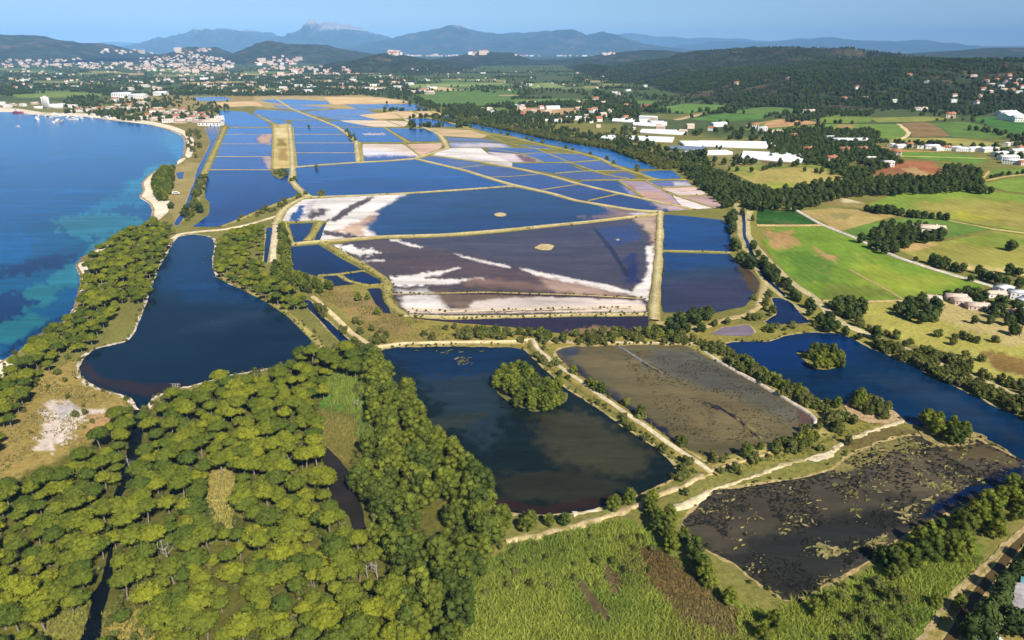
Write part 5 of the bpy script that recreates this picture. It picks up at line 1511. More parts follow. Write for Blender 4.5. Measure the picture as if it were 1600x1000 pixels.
# belt above the outer water
row('broadleaf_tree', [(640, 168), (690, 178), (730, 186), (770, 194), (800, 200), (850, 212), (900, 222), (960, 230), (1000, 244), (1040, 256), (1062, 262)], 22, 12, .7, 1.15, 'in the belt behind the outer water', 'trees behind the outer water', .35)
row('broadleaf_tree', [(720, 165), (760, 178), (800, 190), (850, 202), (900, 212), (960, 222), (1010, 234), (1050, 248)], 70, 10.5, .6, 1.2, 'in the belt behind the outer water', 'trees behind the outer water', .35)
row('tamarisk', [(690, 186), (740, 198), (800, 212), (860, 226), (920, 240), (1000, 270)], 8, 45, 1.2, 1.8, 'on the outer dyke', 'bushes on the outer dyke', 0, False)
row('tamarisk', [(540, 205), (556, 222)], 5, 22, 1.2, 1.8, 'on the dykes of the salt pans', 'bushes on the pan dykes', 0, False)
spots('tamarisk', [(643, 201), (553, 213), (483, 199), (495, 264), (503, 307), (456, 284), (461, 282), (995, 263)], 1.3, 2.2, 'on the dykes of the salt pans', 'bushes on the pan dykes')
row('tamarisk', [(424, 268), (440, 266), (444, 276), (430, 270)], 9, 6, .9, 1.3, 'on the scrubby islet in the lagoon', 'bushes on the lagoon islet', 0, False)
row('tamarisk', [(676, 187), (702, 192)], 3, 10, 1.2, 1.6, 'in the short row on the outer water', 'bushes on the outer water', 0, False)

row('tamarisk', [(660, 178), (720, 190), (800, 206), (860, 218), (930, 230), (1000, 246), (1050, 262)], 46, 4.2, 1.0, 2.0, 'in the belt behind the outer water', 'bushes behind the outer water')
UND = [(-60, 800), (0, 756), (95, 728), (150, 692), (205, 634), (262, 622), (345, 596), (452, 555), (540, 540), (600, 550), (690, 680), (790, 780), (800, 840), (735, 890), (740, 1060), (-100, 1060)]
wood('tamarisk', UND, 4.0, .35, .9, 'in the undergrowth of the pine wood', 'undergrowth of the pine wood', CL[:4] + CL[5:], .25, zc=1.0)
wood('tamarisk', [(-40, 590), (66, 518), (122, 480), (134, 418), (190, 360), (270, 350), (262, 392), (226, 468), (152, 508), (76, 568), (20, 640), (-40, 720)], 6, .35, .8, 'in the undergrowth of the shore wood', 'undergrowth of the shore wood', (), .3, zc=1.0)
row('tamarisk', [(0, 700), (40, 610), (100, 570), (120, 600), (180, 640), (160, 680)], 25, 12, .35, .8, 'on the sandy clearing', 'bushes on the sandy clearing')

wood('tamarisk', [(740, 900), (810, 850), (980, 820), (1080, 905), (1190, 960), (1190, 1060), (730, 1060)], 7, .3, .75, 'among the reeds at the bottom', 'bushes among the reeds', (), 0, True, True, zc=1, noise=.60)
wood('tamarisk', [(1225, 950), (1330, 910), (1420, 878), (1545, 868), (1500, 914), (1430, 1000), (1400, 1060), (1170, 1060)], 5, .35, .95, 'in the reeds below the wood at right', 'bushes in the right reeds', (), 0, True, True, zc=1, noise=.52)
for pts_, w_ in dykes:
    if np.mean(pts_[:, 1]) > 300:
        row('tamarisk', pts_, w_ * .8, 2.6 if np.mean(pts_[:, 1]) > 420 else 6, .14, .42, 'in the scrub of the banks', 'scrub of the banks', .25, False, True)
for P_ in (P1, P2, P3, P4, P5):
    row('tamarisk', list(P_) + [P_[0]], 5, 2.6, .12, .38, 'in the scrub of the banks', 'scrub of the banks', .35, True, True)

# ---------------------------------------------------------------- trees of the far plain and the hills (too many to count)
far = {'x': [], 'y': []}


def scatter_px(n, x0, x1, y0, y1, thr=0.42, seed=0, scl=180.0):
    px = NR.uniform(x0, x1, n)
    py = y0 + (y1 - y0) * NR.random(n)
    x, y = ground(px, py)
    k = fbm(x / scl, y / (scl * 1.6), seed, 4) > thr
    for P in fields:
        k &= ~inside(px, py, P)
    x, y = x[k], y[k]
    k = ~wet_mask(x, y)
    return x[k], y[k]


def hedges(n, x0, x1, y0, y1):
    xs, ys_ = [], []
    for _ in range(n):
        cx, cy = ground(R.uniform(x0, x1), R.uniform(y0, y1))
        L = R.uniform(60, 420)
        a = R.choice((.05, .12, -.1, 1.45, 1.6)) + R.uniform(-.1, .1)
        t_ = np.arange(0, L, 7.5) + NR.uniform(-2, 2, len(np.arange(0, L, 7.5)))
        xs.append(cx + t_ * math.cos(a) + NR.normal(0, 2, len(t_)))
        ys_.append(cy + t_ * math.sin(a) + NR.normal(0, 2, len(t_)))
    x, y = np.concatenate(xs), np.concatenate(ys_)
    px, py = project(x, y, 0 * x)
    k = ~wet_mask(x, y)
    for P in fields:
        k &= ~inside(px, py, P)
    return x[k], y[k]


plain = [hedges(150, -20, 660, 104, 150), hedges(110, 640, 1200, 112, 180), scatter_px(5200, -30, 660, 93, 150, .40, 3, 260), scatter_px(5600, 600, 1630, 104, 185, .42, 5, 240), scatter_px(900, 100, 360, 150, 190, .5, 7, 90),
         scatter_px(1200, 640, 1000, 165, 200, .50, 9, 110), scatter_px(800, 1200, 1640, 165, 235, .52, 12, 110), scatter_px(330, 100, 340, 157, 192, .4, 14, 90),
         scatter_px(500, 950, 1230, 195, 262, .5, 16, 70)]
px_, py_ = np.concatenate([p[0] for p in plain]), np.concatenate([p[1] for p in plain])
# the hills in front, tree by tree where they read as trees
hx, hy = [], []
for k_, n_ in ((0, 24000), (1, 15000), (3, 4500)):
    hz, xa, xb, ya, yb, yr = hills[k_]
    x = NR.uniform(xa, xb, n_)
    y = NR.uniform(ya, yr + (yb - yr) * .25, n_)
    f_ = fbm(x / 110, y / 110, 40 + k_, 4)
    s_ = (hz(x, y) > 4) & (f_ > .34)
    hx.append(x[s_])
    hy.append(y[s_])
hx, hy = np.concatenate(hx), np.concatenate(hy)


def scatter(name, label, cat, x, y, z, s, rot, var, crowns, trunks):
    """one object for trees past counting: instances of the trees above on its points"""
    me = make_mesh(name, np.c_[x, y, z], [], (), {'scl': s, 'rot': rot, 'var': var})
    o = add(name, me)
    o['label'], o['category'], o['kind'] = label, cat, 'stuff'
    ng = bpy.data.node_groups.new(name, 'GeometryNodeTree')
    ng.interface.new_socket('Geometry', in_out='INPUT', socket_type='NodeSocketGeometry')
    ng.interface.new_socket('Geometry', in_out='OUTPUT', socket_type='NodeSocketGeometry')
    gi, go = ng.nodes.new('NodeGroupInput'), ng.nodes.new('NodeGroupOutput')
    L = ng.links.new

    def named(nm):
        a = ng.nodes.new('GeometryNodeInputNamedAttribute')
        a.data_type = 'FLOAT'
        a.inputs['Name'].default_value = nm
        return a.outputs['Attribute']
    cx = ng.nodes.new('ShaderNodeCombineXYZ')
    L(named('rot'), cx.inputs[2])
    out = ng.nodes.new('GeometryNodeJoinGeometry')
    for objs in (crowns, trunks):
        if not objs:
            continue
        jn = ng.nodes.new('GeometryNodeJoinGeometry')
        for ob in reversed(objs):
            oi = ng.nodes.new('GeometryNodeObjectInfo')
            oi.inputs['Object'].default_value = ob
            oi.inputs['As Instance'].default_value = True
            L(oi.outputs['Geometry'], jn.inputs[0])
        ip = ng.nodes.new('GeometryNodeInstanceOnPoints')
        L(gi.outputs[0], ip.inputs['Points'])
        L(jn.outputs[0], ip.inputs['Instance'])
        ip.inputs['Pick Instance'].default_value = True
        L(named('var'), ip.inputs['Instance Index'])
        L(cx.outputs[0], ip.inputs['Rotation'])
        L(named('scl'), ip.inputs['Scale'])
        L(ip.outputs[0], out.inputs[0])
    L(out.outputs[0], go.inputs[0])
    md = o.modifiers.new('instances', 'NODES')
    md.node_group = ng
    return o


LAND = [
    (40, 980, 'near the lower left corner'), (20, 880, 'near the left edge'), (60, 800, 'near the left edge below the sandy clearing'), (120, 740, 'just below the sandy clearing'), (160, 690, 'right of the sandy clearing'),
    (215, 645, 'at the mouth of the narrow channel'), (200, 740, 'on the left bank of the narrow channel'), (150, 860, 'on the left bank of the narrow channel'), (240, 720, 'on the right bank of the narrow channel'), (210, 840, 'on the right bank of the narrow channel'),
    (230, 960, 'near the bottom edge, right of the narrow channel'), (330, 960, 'near the bottom edge'), (450, 970, 'near the bottom edge'), (345, 850, 'below the straw clearing'), (310, 760, 'left of the straw clearing'), (390, 760, 'right of the straw clearing'), (350, 700, 'above the straw clearing'),
    (320, 620, 'on the lower shore of the left pond'), (410, 600, 'on the lower shore of the left pond'), (480, 560, 'at the end of the canal'), (450, 660, 'left of the brown clearing'), (470, 730, 'left of the curved dark channel'), (500, 830, 'below the curved dark channel'), (540, 920, 'below the curved dark channel'),
    (590, 640, 'right of the brown clearing'), (600, 760, 'right of the curved dark channel'), (700, 740, 'on the shore of the middle pond'), (660, 680, 'on the shore of the middle pond'), (770, 800, 'at the lower corner of the middle pond'), (690, 880, 'left of the reed bed'), (660, 960, 'near the bottom edge, left of the reed bed'), (740, 980, 'at the tip of the reed bed'),
    (20, 620, 'left of the sandy clearing'), (60, 540, 'on the shallow bay'), (110, 520, 'above the sandy clearing'), (150, 470, 'in the thick of the shore wood'), (220, 450, 'on the left shore of the left pond'), (160, 400, 'above the small beach'), (230, 370, 'at the top end of the shore wood'),
]
LX = np.array([(a, b_) for a, b_, _ in LAND], float)
NOUN = {'umbrella_pine': ('umbrella pine', 'pine'), 'clumped_pine': ('clumped pine', 'pine'),
        'tamarisk': ('grey-green tamarisk', 'bush'), 'broadleaf_tree': ('dark round-headed tree', 'tree')}
STUFF = {'umbrella_pine': ('pine_wood', 'light green umbrella pines standing close together behind the nearer pines', 'pine wood'),
         'clumped_pine': ('small_pine_wood', 'clumped pines filling the gaps along banks and shores', 'pine wood'),
         'tamarisk': ('scrub', 'grey-green tamarisk scrub along the banks and dykes', 'scrub'),
         'broadleaf_tree': ('far_wood', 'dark trees of hedges and woods spread over the far plain and fields', 'wood')}
LIMIT = 300
LOW = ('scrub of the banks', 'undergrowth of the pine wood', 'undergrowth of the shore wood')
SIZE = {}
for kind, rows_ in plants.items():
    A = np.array([r[:6] for r in rows_])
    Z = np.array([r[6] for r in rows_])
    px, py = project(A[:, 0], A[:, 1], A[:, 2] + HALF[kind] * .7)
    dist = np.sqrt(A[:, 0] ** 2 + A[:, 1] ** 2 + CAMH ** 2)
    vis = (px > -15) & (px < 1615) & (py > 60) & (py < 1020)
    # the largest in the picture first; every zone keeps at least its own few trees
    score = A[:, 3] / dist * vis
    order = np.argsort(-score)
    pick = []
    seen = {}
    lim = LIMIT
    if kind in ('clumped_pine', 'tamarisk', 'broadleaf_tree'):
        for i in order:
            if vis[i] and seen.get(Z[i], 0) < 3 and zones[int(Z[i])][1] not in LOW:
                seen[Z[i]] = seen.get(Z[i], 0) + 1
                pick.append(i)
    chosen = set(pick)
    for i in order:
        if len(chosen) >= lim or not vis[i]:
            break
        if zones[int(Z[i])][1] not in LOW:
            chosen.add(int(i))
    chosen = sorted(chosen, key=lambda i: -score[i])
    s_lo, s_hi = np.quantile(A[:, 3], [.3, .75])
    protoc, protot = {}, {}
    for i in chosen:
        x, y, z, s, r, v, zi = rows_[i]
        place, group = zones[zi]
        noun, cat = NOUN[kind]
        size = 'small' if s < s_lo else ('large' if s > s_hi else 'medium')
        if zi <= 4 and kind in ('umbrella_pine', 'clumped_pine'):
            j = int(np.argmin(np.hypot(LX[:, 0] - px[i], (LX[:, 1] - py[i]) * 1.4)))
            place = LAND[j][2]
        e = add(kind, None, None, (x, y, z - 0.05), r, s)
        tag(e, f'{size} {noun} {place}', cat, group)
        c = add('crown', VAR[kind][v][0], e)
        tk = add('trunk', VAR[kind][v][1], e)
        protoc.setdefault(v, c)
        protot.setdefault(v, tk)
    rest = [i for i in range(len(rows_)) if i not in set(chosen) and -260 < px[i] < 1860]
    B = A[rest]
    if kind == 'broadleaf_tree':
        ex = np.concatenate([px_, hx])
        ey = np.concatenate([py_, hy])
        ez = np.concatenate([0 * px_, land_z(hx, hy) - 1.0])
        es = np.concatenate([NR.uniform(.6, 1.5, len(px_)), NR.uniform(.7, 1.5, len(hx))])
        ex_ = np.c_[ex, ey, ez, es, NR.uniform(0, 6.28, len(ex)), NR.integers(0, len(VAR[kind]), len(ex))]
        B = np.concatenate([B, ex_])
    nv_ = len(VAR[kind])
    ks = sorted(protoc)
    var = np.array([ks.index(int(v)) if int(v) in ks else 0 for v in B[:, 5]], float)
    nm, lb, ct = STUFF[kind]
    print('TREES', kind, 'individual', len(chosen), 'stuff', len(B))
    if len(B):
        scatter(nm, lb, ct, B[:, 0], B[:, 1], B[:, 2] - .05, B[:, 3], B[:, 4], var, [protoc[k] for k in ks], [protot[k] for k in ks] if kind != 'broadleaf_tree' else [])

# ---------------------------------------------------------------- reeds, dry grass and floating weed


def mat_leafcol(name, trans=.3):
    t = NT(name)
    a = t.attr('col')
    d = t.n('ShaderNodeBsdfDiffuse')
    tr = t.n('ShaderNodeBsdfTranslucent')
    t.l(a.outputs['Color'], d.inputs[0])
    t.l(a.outputs['Color'], tr.inputs[0])
    m = t.n('ShaderNodeMixShader', Fac=trans)
    t.l(d.outputs[0], m.inputs[1])
    t.l(tr.outputs[0], m.inputs[2])
    t.l(m.outputs[0], t.out.inputs[0])
    return t.m


M_BLADE = mat_leafcol('blades')


def blades(name, polys, spacing, h0, h1, w, ca, cb, label, cat, per=5, holes=(), thr=0.0, lean=.35, dry=True, scl=14.0):
    """upright blades over the surveyed areas, in clumps"""
    xs, ys_ = [], []
    for P in polys:
        P = np.asarray(P, float)
        X, Y = ground(P[:, 0], P[:, 1])
        x, y = jitter_grid(X.min(), X.max(), Y.min(), Y.max(), spacing)
        px, py = project(x, y, 0 * x)
        d = sdist(px, py, P) + (fbm(px / 14, py / 9, 77, 3) - .5) * 22
        k = d > 0
        for h in holes:
            k &= ~inside(px + (fbm(px / 9, py / 7, 78, 3) - .5) * 16, py, h)
        xs.append(x[k])
        ys_.append(y[k])
    x, y = np.concatenate(xs), np.concatenate(ys_)
    if dry:
        k = ~wet_mask(x, y)
        x, y = x[k], y[k]
    k = ~track_mask(x, y, .3) & (fbm(x / scl, y / scl, 61, 4) > thr)
    x, y = x[k], y[k]
    n = len(x)
    x, y = np.repeat(x, per), np.repeat(y, per)
    m = n * per
    bx, by = x + NR.normal(0, spacing * .28, m), y + NR.normal(0, spacing * .28, m)
    f = fbm(bx / scl, by / scl, 63, 5)
    big = fbm(bx / (scl * 3), by / (scl * 3), 64, 3)
    h = (h0 + (h1 - h0) * NR.random(m)) * (0.55 + 0.9 * f)
    a = NR.uniform(0, 6.28, m)
    tx, ty = bx + NR.normal(.15, lean, m) * h, by + NR.normal(.1, lean, m) * h
    dx, dy = np.cos(a) * w * NR.uniform(.6, 1.3, m), np.sin(a) * w * NR.uniform(.6, 1.3, m)
    V = np.stack([np.c_[bx - dx, by - dy, 0 * h], np.c_[bx + dx, by + dy, 0 * h], np.c_[tx, ty, h]], 1).reshape(-1, 3)
    t_ = np.clip((big - .5) * 4.0 + .5 + NR.normal(0, .22, m), 0, 1)[:, None]
    c = (np.asarray(ca) * (1 - t_) + np.asarray(cb) * t_) * NR.uniform(.7, 1.3, (m, 1))
    me = make_mesh(name, V, np.arange(m * 3).reshape(-1, 3), [M_BLADE], {'col': np.repeat(c, 3, 0)})
    o = setting(add(name, me), 'stuff')
    o['label'], o['category'] = label, cat
    print('BLADES', name, m)
    return o


REED_ = [[(735, 900), (770, 868), (810, 850), (900, 828), (975, 815), (1000, 830), (1040, 862), (1100, 905), (1160, 950), (1215, 965), (1190, 1060), (690, 1060), (730, 960)]]
REEDB = [[(1225, 950), (1290, 925), (1330, 910), (1380, 882), (1420, 878), (1480, 868), (1545, 868), (1525, 895), (1500, 914), (1465, 955), (1430, 1000), (1400, 1060), (1170, 1060), (1190, 985)]]
HOLE = [[(1000, 855), (1035, 860), (1100, 905), (1150, 950), (1150, 1000), (1070, 970), (1010, 905)], [(905, 900), (950, 950), (955, 975), (930, 960), (898, 915)], [(938, 880), (955, 880), (975, 920), (962, 935), (945, 910)]]
blades('reeds', REED_ + REEDB, .95, .6, 1.7, .17, (0.200, 0.265, 0.050), (0.370, 0.400, 0.070), 'bright green reeds filling the ground below the ponds', 'reeds', 7, HOLE, lean=.65, scl=9.0)
blades('dry_grass', [HOLE[0], [(1050, 930), (1160, 950), (1200, 980), (1190, 1060), (1040, 1060)], [(970, 850), (1010, 850), (1010, 920), (960, 910)]], 1.0, .5, 1.2, .16, (0.20, 0.150, 0.060), (0.30, 0.245, 0.10), 'brown dry grass on the rough ground beside the reeds', 'dry grass', 6, ())
blades('meadow_grass', [[(324, 726), (368, 722), (380, 765), (368, 830), (330, 826), (318, 765)], [(500, 640), (550, 635), (572, 680), (545, 716), (500, 700)], [(82, 940), (145, 918), (134, 1040), (40, 1040)], [(160, 955), (240, 945), (290, 1040), (150, 1040)], [(238, 850), (266, 846), (272, 890), (242, 896)]], 1.2, .5, 1.3, .2, (0.30, 0.26, 0.085), (0.22, 0.22, 0.06), 'straw-coloured grass in the clearings of the pine wood', 'grass', 5, ())
blades('green_reeds', [[(496, 600), (520, 580), (560, 556), (576, 610), (590, 650), (580, 700), (560, 690), (560, 650), (520, 630)]], 1.1, 1.2, 2.4, .22, (0.19, 0.27, 0.07), (0.27, 0.33, 0.06), 'fresh green reeds between the canal and the brown clearing', 'reeds', 6, ())
blades('scrub_grass', [[(0, 640), (60, 590), (110, 560), (140, 600), (205, 622), (190, 650), (120, 712), (60, 740), (0, 780)], [(430, 430), (470, 440), (600, 470), (640, 500), (760, 520), (740, 535), (600, 538), (545, 500), (500, 465)], [(1130, 715), (1262, 690), (1300, 675), (1400, 655), (1300, 690), (1230, 715), (1110, 752)]], 1.9, .4, 1.1, .24, (0.26, 0.22, 0.08), (0.15, 0.155, 0.04), 'olive and straw tussocks on the open sandy ground', 'grass', 5, (), .46, scl=9.0)


def floating(name, polys, n, s0, s1, cols, label, cat, seed, thr=.5, scl=10.0, z=.42):
    """irregular mats of weed lying on the water"""
    V, F, K = [], [], []
    for P in polys:
        P = np.asarray(P, float)
        X, Y = ground(P[:, 0], P[:, 1])
        x, y = NR.uniform(X.min(), X.max(), n), NR.uniform(Y.min(), Y.max(), n)
        px, py = project(x, y, 0 * x)
        d = sdist(px, py, P)
        k = (d > 1.5) & (fbm(x / scl, y / scl, seed, 4) + np.clip(8 - d, 0, 8) * .01 > thr)
        for a, b_ in zip(x[k], y[k]):
            s = s0 * (s1 / s0) ** (NR.random() ** 2.0)
            m = 10
            th = np.arange(m) * 2 * math.pi / m
            rr = s * (.55 + .7 * NR.random(m))
            ang = NR.normal(.5, .5)
            ex, ey = rr * np.cos(th) * 1.8, rr * np.sin(th) * .7
            o_ = len(V)
            zz = z + .003 * (len(F) % 40)
            c = np.asarray(cols[int(NR.integers(len(cols)))]) * NR.uniform(.75, 1.25)
            V.append((a, b_, zz + .02))
            K.append(c)
            for u, v in zip(ex, ey):
                V.append((a + u * math.cos(ang) - v * math.sin(ang), b_ + u * math.sin(ang) + v * math.cos(ang), zz))
                K.append(c * NR.uniform(.8, 1.1))
            for i in range(m):
                F.append((o_, o_ + 1 + i, o_ + 1 + (i + 1) % m))
    me = make_mesh(name, np.array(V), np.array(F, np.int32), [M_LAND], {'col': np.array(K)})
    o = setting(add(name, me), 'stuff')
    o['label'], o['category'] = label, cat
    print('FLOAT', name, len(F) // 10)


YG = (S(150, 140, 84, .78), S(170, 152, 104, .8), S(126, 122, 66, .78))
DKW = (S(42, 42, 38, .75), S(50, 48, 42, .75), S(56, 52, 44, .75))
floating('yellow_weed', [P5], 6000, .16, .85, YG, 'yellow-green weed floating in patches on the marsh pond', 'water weed', 91, .585, 6)
floating('yellow_weed', [[(1300, 735), (1345, 700), (1420, 682), (1470, 690), (1440, 720), (1380, 725)], [(1400, 800), (1440, 782), (1470, 770), (1450, 800), (1410, 825)], [(1340, 850), (1390, 830), (1385, 855), (1350, 870)], [(1245, 860), (1280, 850), (1335, 862), (1280, 880)], [(1430, 745), (1480, 735), (1540, 750), (1490, 775), (1440, 765)]], 320, .25, 1.2, YG, 'pale weed mats along the edges of the marsh pond', 'water weed', 93, .50, 6)
floating('dark_weed', [P5], 14000, .22, .75, DKW, 'dark weed tufts dotted over the marsh pond', 'water weed', 95, .50, 8, .36)
floating('dark_weed', [[(960, 545), (1080, 548), (1190, 610), (1255, 650), (1215, 685), (1120, 700), (1050, 680), (1010, 620)]], 5200, .14, .42, (S(78, 72, 56, .75), S(70, 66, 54, .75)), 'dark weed specks dotted over the brown pond', 'water weed', 97, .44, 8, .36)
floating('pale_weed', [[(712, 558), (742, 558), (740, 572), (716, 574)], [(300, 375), (330, 375), (334, 412), (315, 414)], [(640, 545), (800, 545), (760, 556), (660, 556)]], 60, .3, 1.2, (S(120, 118, 70, .8), S(140, 128, 84, .8)), 'pale weed floating on the dark ponds', 'water weed', 99, .52, 8)

# small salty islets in the big pans
for pts_, lab in (([(771, 335), (776, 332.6), (784, 332), (790, 333.5), (793, 335.5), (788, 338), (779, 338.5), (773, 337)], None), ([(834, 387), (846, 381), (858, 381.5), (867, 384), (860, 391), (846, 391)], None), ([(962, 374), (967, 373), (969, 375), (964, 376)], None)):
    surface('islet', pts_, .5, M_LAND, S(214, 188, 136, .85), 0, [], 2, .2)
surface('islet', [(776, 612), (790, 592), (810, 580), (840, 586), (862, 606), (888, 614), (886, 626), (860, 640), (836, 644), (808, 634), (788, 624)], .3, M_LAND, S(120, 116, 66, .8), 0, [], 3, 1)
surface('islet', [(1243, 551), (1262, 549), (1300, 548), (1323, 554), (1316, 570), (1295, 578), (1272, 576), (1256, 563)], .3, M_LAND, S(150, 138, 72, .8), 0, [], 3, .8)
surface('islet', [(1318, 634), (1330, 622), (1362, 622), (1400, 644), (1410, 656), (1380, 662), (1355, 661), (1330, 650)], .34, M_LAND, S(196, 164, 124, .85), 0, [], 3, .8)
surface('islet', [(1434, 672), (1450, 660), (1500, 670), (1535, 678), (1545, 684), (1516, 696), (1470, 698), (1444, 686)], .34, M_LAND, S(168, 148, 96, .85), 0, [], 3, .8)
surface('islet', [(421, 266), (436, 264), (446, 266), (444, 276), (438, 280), (428, 275)], .34, M_LAND, S(130, 124, 56, .85), 0, [], 2, .3)

# ---------------------------------------------------------------- dead pines
rngd = np.random.default_rng(77)


def dead_mesh():
    parts = [tube([(0, 0, -.3), (.3, .2, 3.2), (.2, -.2, 6.4)], [.24, .18, .08], 6)]
    for k in range(9):
        z0_ = rngd.uniform(2.2, 6.0)
        a = rngd.uniform(0, 6.28)
        L = rngd.uniform(1.4, 3.0)
        d = np.array([math.cos(a), math.sin(a), rngd.uniform(.25, .9)])
        p0 = np.array([.25, .05, z0_])
        p1 = p0 + d * L * .55
        p2 = p1 + (d + rngd.normal(0, .35, 3)) * L * .55
        parts.append(tube([p0, p1, p2], [.10, .07, .03], 5))
        for q in range(2):
            p3 = p1 + (d + rngd.normal(0, .6, 3)) * L * .4
            parts.append(tube([p1, p3], [.05, .02], 4))
    v, f = joinvf(parts)
    return make_mesh('trunk', v, f, [M_DEAD], smooth=True)


DM = [dead_mesh() for _ in range(4)]
for k, (px, py, s, pl) in enumerate(((262, 880, 1.25, 'in the small clearing right of the narrow channel'), (255, 865, 1.0, 'at the top of the small clearing in the wood'), (203, 732, .9, 'leaning beside the narrow channel'), (85, 812, 1.0, 'among the pines at the left'), (92, 820, .8, 'among the pines at the left, the smaller'), (355, 655, .9, 'in the thick of the middle wood'), (478, 705, .9, 'above the curved dark channel'), (488, 915, 1.0, 'beside the patch of bare soil'), (560, 640, 1.0, 'right of the green reeds'), (430, 700, .8, 'among the pines left of the brown clearing'), (300, 660, .9, 'in the upper part of the middle wood'), (590, 905, 1.1, 'on the bare strip near the bottom'), (575, 903, .95, 'on the bare strip near the bottom, left one'), (710, 915, .9, 'at the left edge of the reed bed'))):
    x, y = ground(px, py)
    e = add('dead_pine', None, None, (float(x), float(y), 0), k * 1.3, s * .78)
    tag(e, f'bare grey dead pine {pl}', 'dead tree', 'dead pines in the wood')
    add('trunk', DM[k % 4], e)

# ---------------------------------------------------------------- houses


def box(x0, x1, y0, y1, z0, z1):
    v = [(x, y, z) for z in (z0, z1) for y in (y0, y1) for x in (x0, x1)]
    f = [(0, 2, 3, 1), (4, 5, 7, 6), (0, 1, 5, 4), (2, 6, 7, 3), (0, 4, 6, 2), (1, 3, 7, 5)]
    return np.array(v, float), np.array(f)


def bmesh_of(name, parts, mat):
    v, f = joinvf(parts)
    return make_mesh(name, v, f, [mat])


def gable(w, d, h, rise, over=.5, th=.25):
    """pitched roof slab pair with thickness, ridge along x"""
    hw, hd = w / 2 + over, d / 2 + over
    zl = h - over * rise / (d / 2)
    V = [(-hw, -hd, zl), (hw, -hd, zl), (hw, 0, h + rise), (-hw, 0, h + rise), (hw, hd, zl), (-hw, hd, zl)]
    V += [(a, b_, c + th) for a, b_, c in V]
    F = [(6, 7, 8, 9), (9, 8, 10, 11), (1, 0, 3, 2), (2, 3, 5, 4), (0, 1, 7, 6), (4, 5, 11, 10), (1, 2, 8, 7), (2, 4, 10, 8), (3, 0, 6, 9), (5, 3, 9, 11)]
    return np.array(V, float), np.array(F)


def gable_ends(w, d, h, rise):
    hw, hd = w / 2, d / 2
    V = [(-hw, -hd, h), (-hw, hd, h), (-hw, 0, h + rise), (hw, -hd, h), (hw, hd, h), (hw, 0, h + rise)]
    return V, [(0, 2, 1, 1)[:3], (3, 4, 5)]


def wall_mesh(w, d, h, rise, mat):
    v, f = box(-w / 2, w / 2, -d / 2, d / 2, -.5, h)
    V = v.tolist()
    F = [tuple(q) for q in f if tuple(q) != (4, 5, 7, 6)]
    if rise:
        gv, gf = gable_ends(w, d, h, rise)
        o_ = len(V)
        V += [list(p) for p in gv]
        F += [tuple(i + o_ for i in q) for q in gf]
    else:
        F.append((4, 5, 7, 6))
    return make_mesh('wall', V, F, [mat])


WIN = bmesh_of('window', [box(-.55, .55, -.05, .05, -.7, .7)], M_GLASS)
DOOR = bmesh_of('door', [box(-.5, .5, -.06, .06, 0, 2.1)], M_WOOD)


def house_kit(w, d, h, rise, wm, rm, flat=False):
    parts = [('wall', wall_mesh(w, d, h, 0 if flat else rise, wm), (0, 0, 0), 0)]
    if flat:
        parts.append(('roof', bmesh_of('roof', [box(-w / 2 - .2, w / 2 + .2, -d / 2 - .2, d / 2 + .2, h + .003, h + .45)], rm), (0, 0, 0), 0))
    else:
        parts.append(('roof', bmesh_of('roof', [gable(w, d, h, rise)], rm), (0, 0, 0), 0))
        parts.append(('chimney', bmesh_of('chimney', [box(w * .22, w * .22 + .8, -.4, .4, h + rise * .5, h + rise + 1.0)], wm), (0, 0, 0), 0))
    nwin = max(2, int(w / 3.2))
    for z in np.arange(1.6, h - .6, 2.8):
        for i in range(nwin):
            xx = -w / 2 + w * (i + .5) / nwin
            if z < 2 and i == nwin // 2:
                parts.append(('door', DOOR, (xx, -d / 2 - .03, 0), 0))
            else:
                parts.append(('window', WIN, (xx, -d / 2 - .03, z), 0))
    return parts


KITS = [house_kit(13, 8, 5.6, 2.0, M_WHITE, M_TILE), house_kit(16, 9, 3.4, 2.0, M_CREAM, M_PALETILE), house_kit(12, 10, 5.8, 2.2, M_CREAM, M_TILE), house_kit(14, 10, 6.2, 0, M_WHITE, M_WHITE, True), house_kit(22, 9, 3.6, 1.8, M_WHITE, M_PALETILE), house_kit(26, 14, 5.5, 2.4, M_WHITE, M_FILM)]
KDESC = ['white two-storey house with terracotta roof', 'low cream house with pale tiled roof', 'cream house with terracotta roof', 'white flat-roofed house', 'long low white house with pale roof', 'large white shed with pale roof']


def house(k, x, y, rot, label, cat='house', group=None, z=None, name='house', s=1.0):
    z = float(land_z(np.array([x]), np.array([y]))[0]) if z is None else z
    e = add(name, None, None, (float(x), float(y), z), rot, s)
    tag(e, label, cat, group)
    for nm, me, loc, r in KITS[k]:
        add(nm, me, e, loc, r)
    return e


def at_px(px, py):
    x, y = ground(px, py)
    return float(x), float(y)


# beach village: row by row
VILL = [(112, 176, 1), (124, 175, 0), (136, 174, 4), (150, 172, 1), (160, 174, 2), (172, 170, 4), (180, 173, 0), (186, 166, 1), (196, 171, 4), (205, 168, 2), (214, 172, 4), (226, 170, 1), (238, 176, 0), (246, 172, 4), (255, 175, 2), (262, 178, 1), (270, 174, 4), (278, 178, 0), (286, 175, 2), (295, 181, 1), (306, 178, 4), (315, 182, 0), (325, 180, 2), (335, 184, 1),
        (212, 182, 1), (220, 186, 4), (232, 184, 0), (244, 188, 1), (256, 187, 3), (266, 191, 4), (276, 186, 2), (284, 192, 1), (292, 189, 4), (302, 187, 0), (312, 191, 1), (322, 188, 2), (333, 190, 4), (342, 188, 3), (118, 168, 3), (104, 168, 3), (96, 166, 3), (86, 168, 3), (200, 160, 2), (182, 158, 0), (222, 162, 4), (36, 166, 3), (14, 168, 3), (22, 165, 1), (4, 164, 3), (55, 163, 1)]
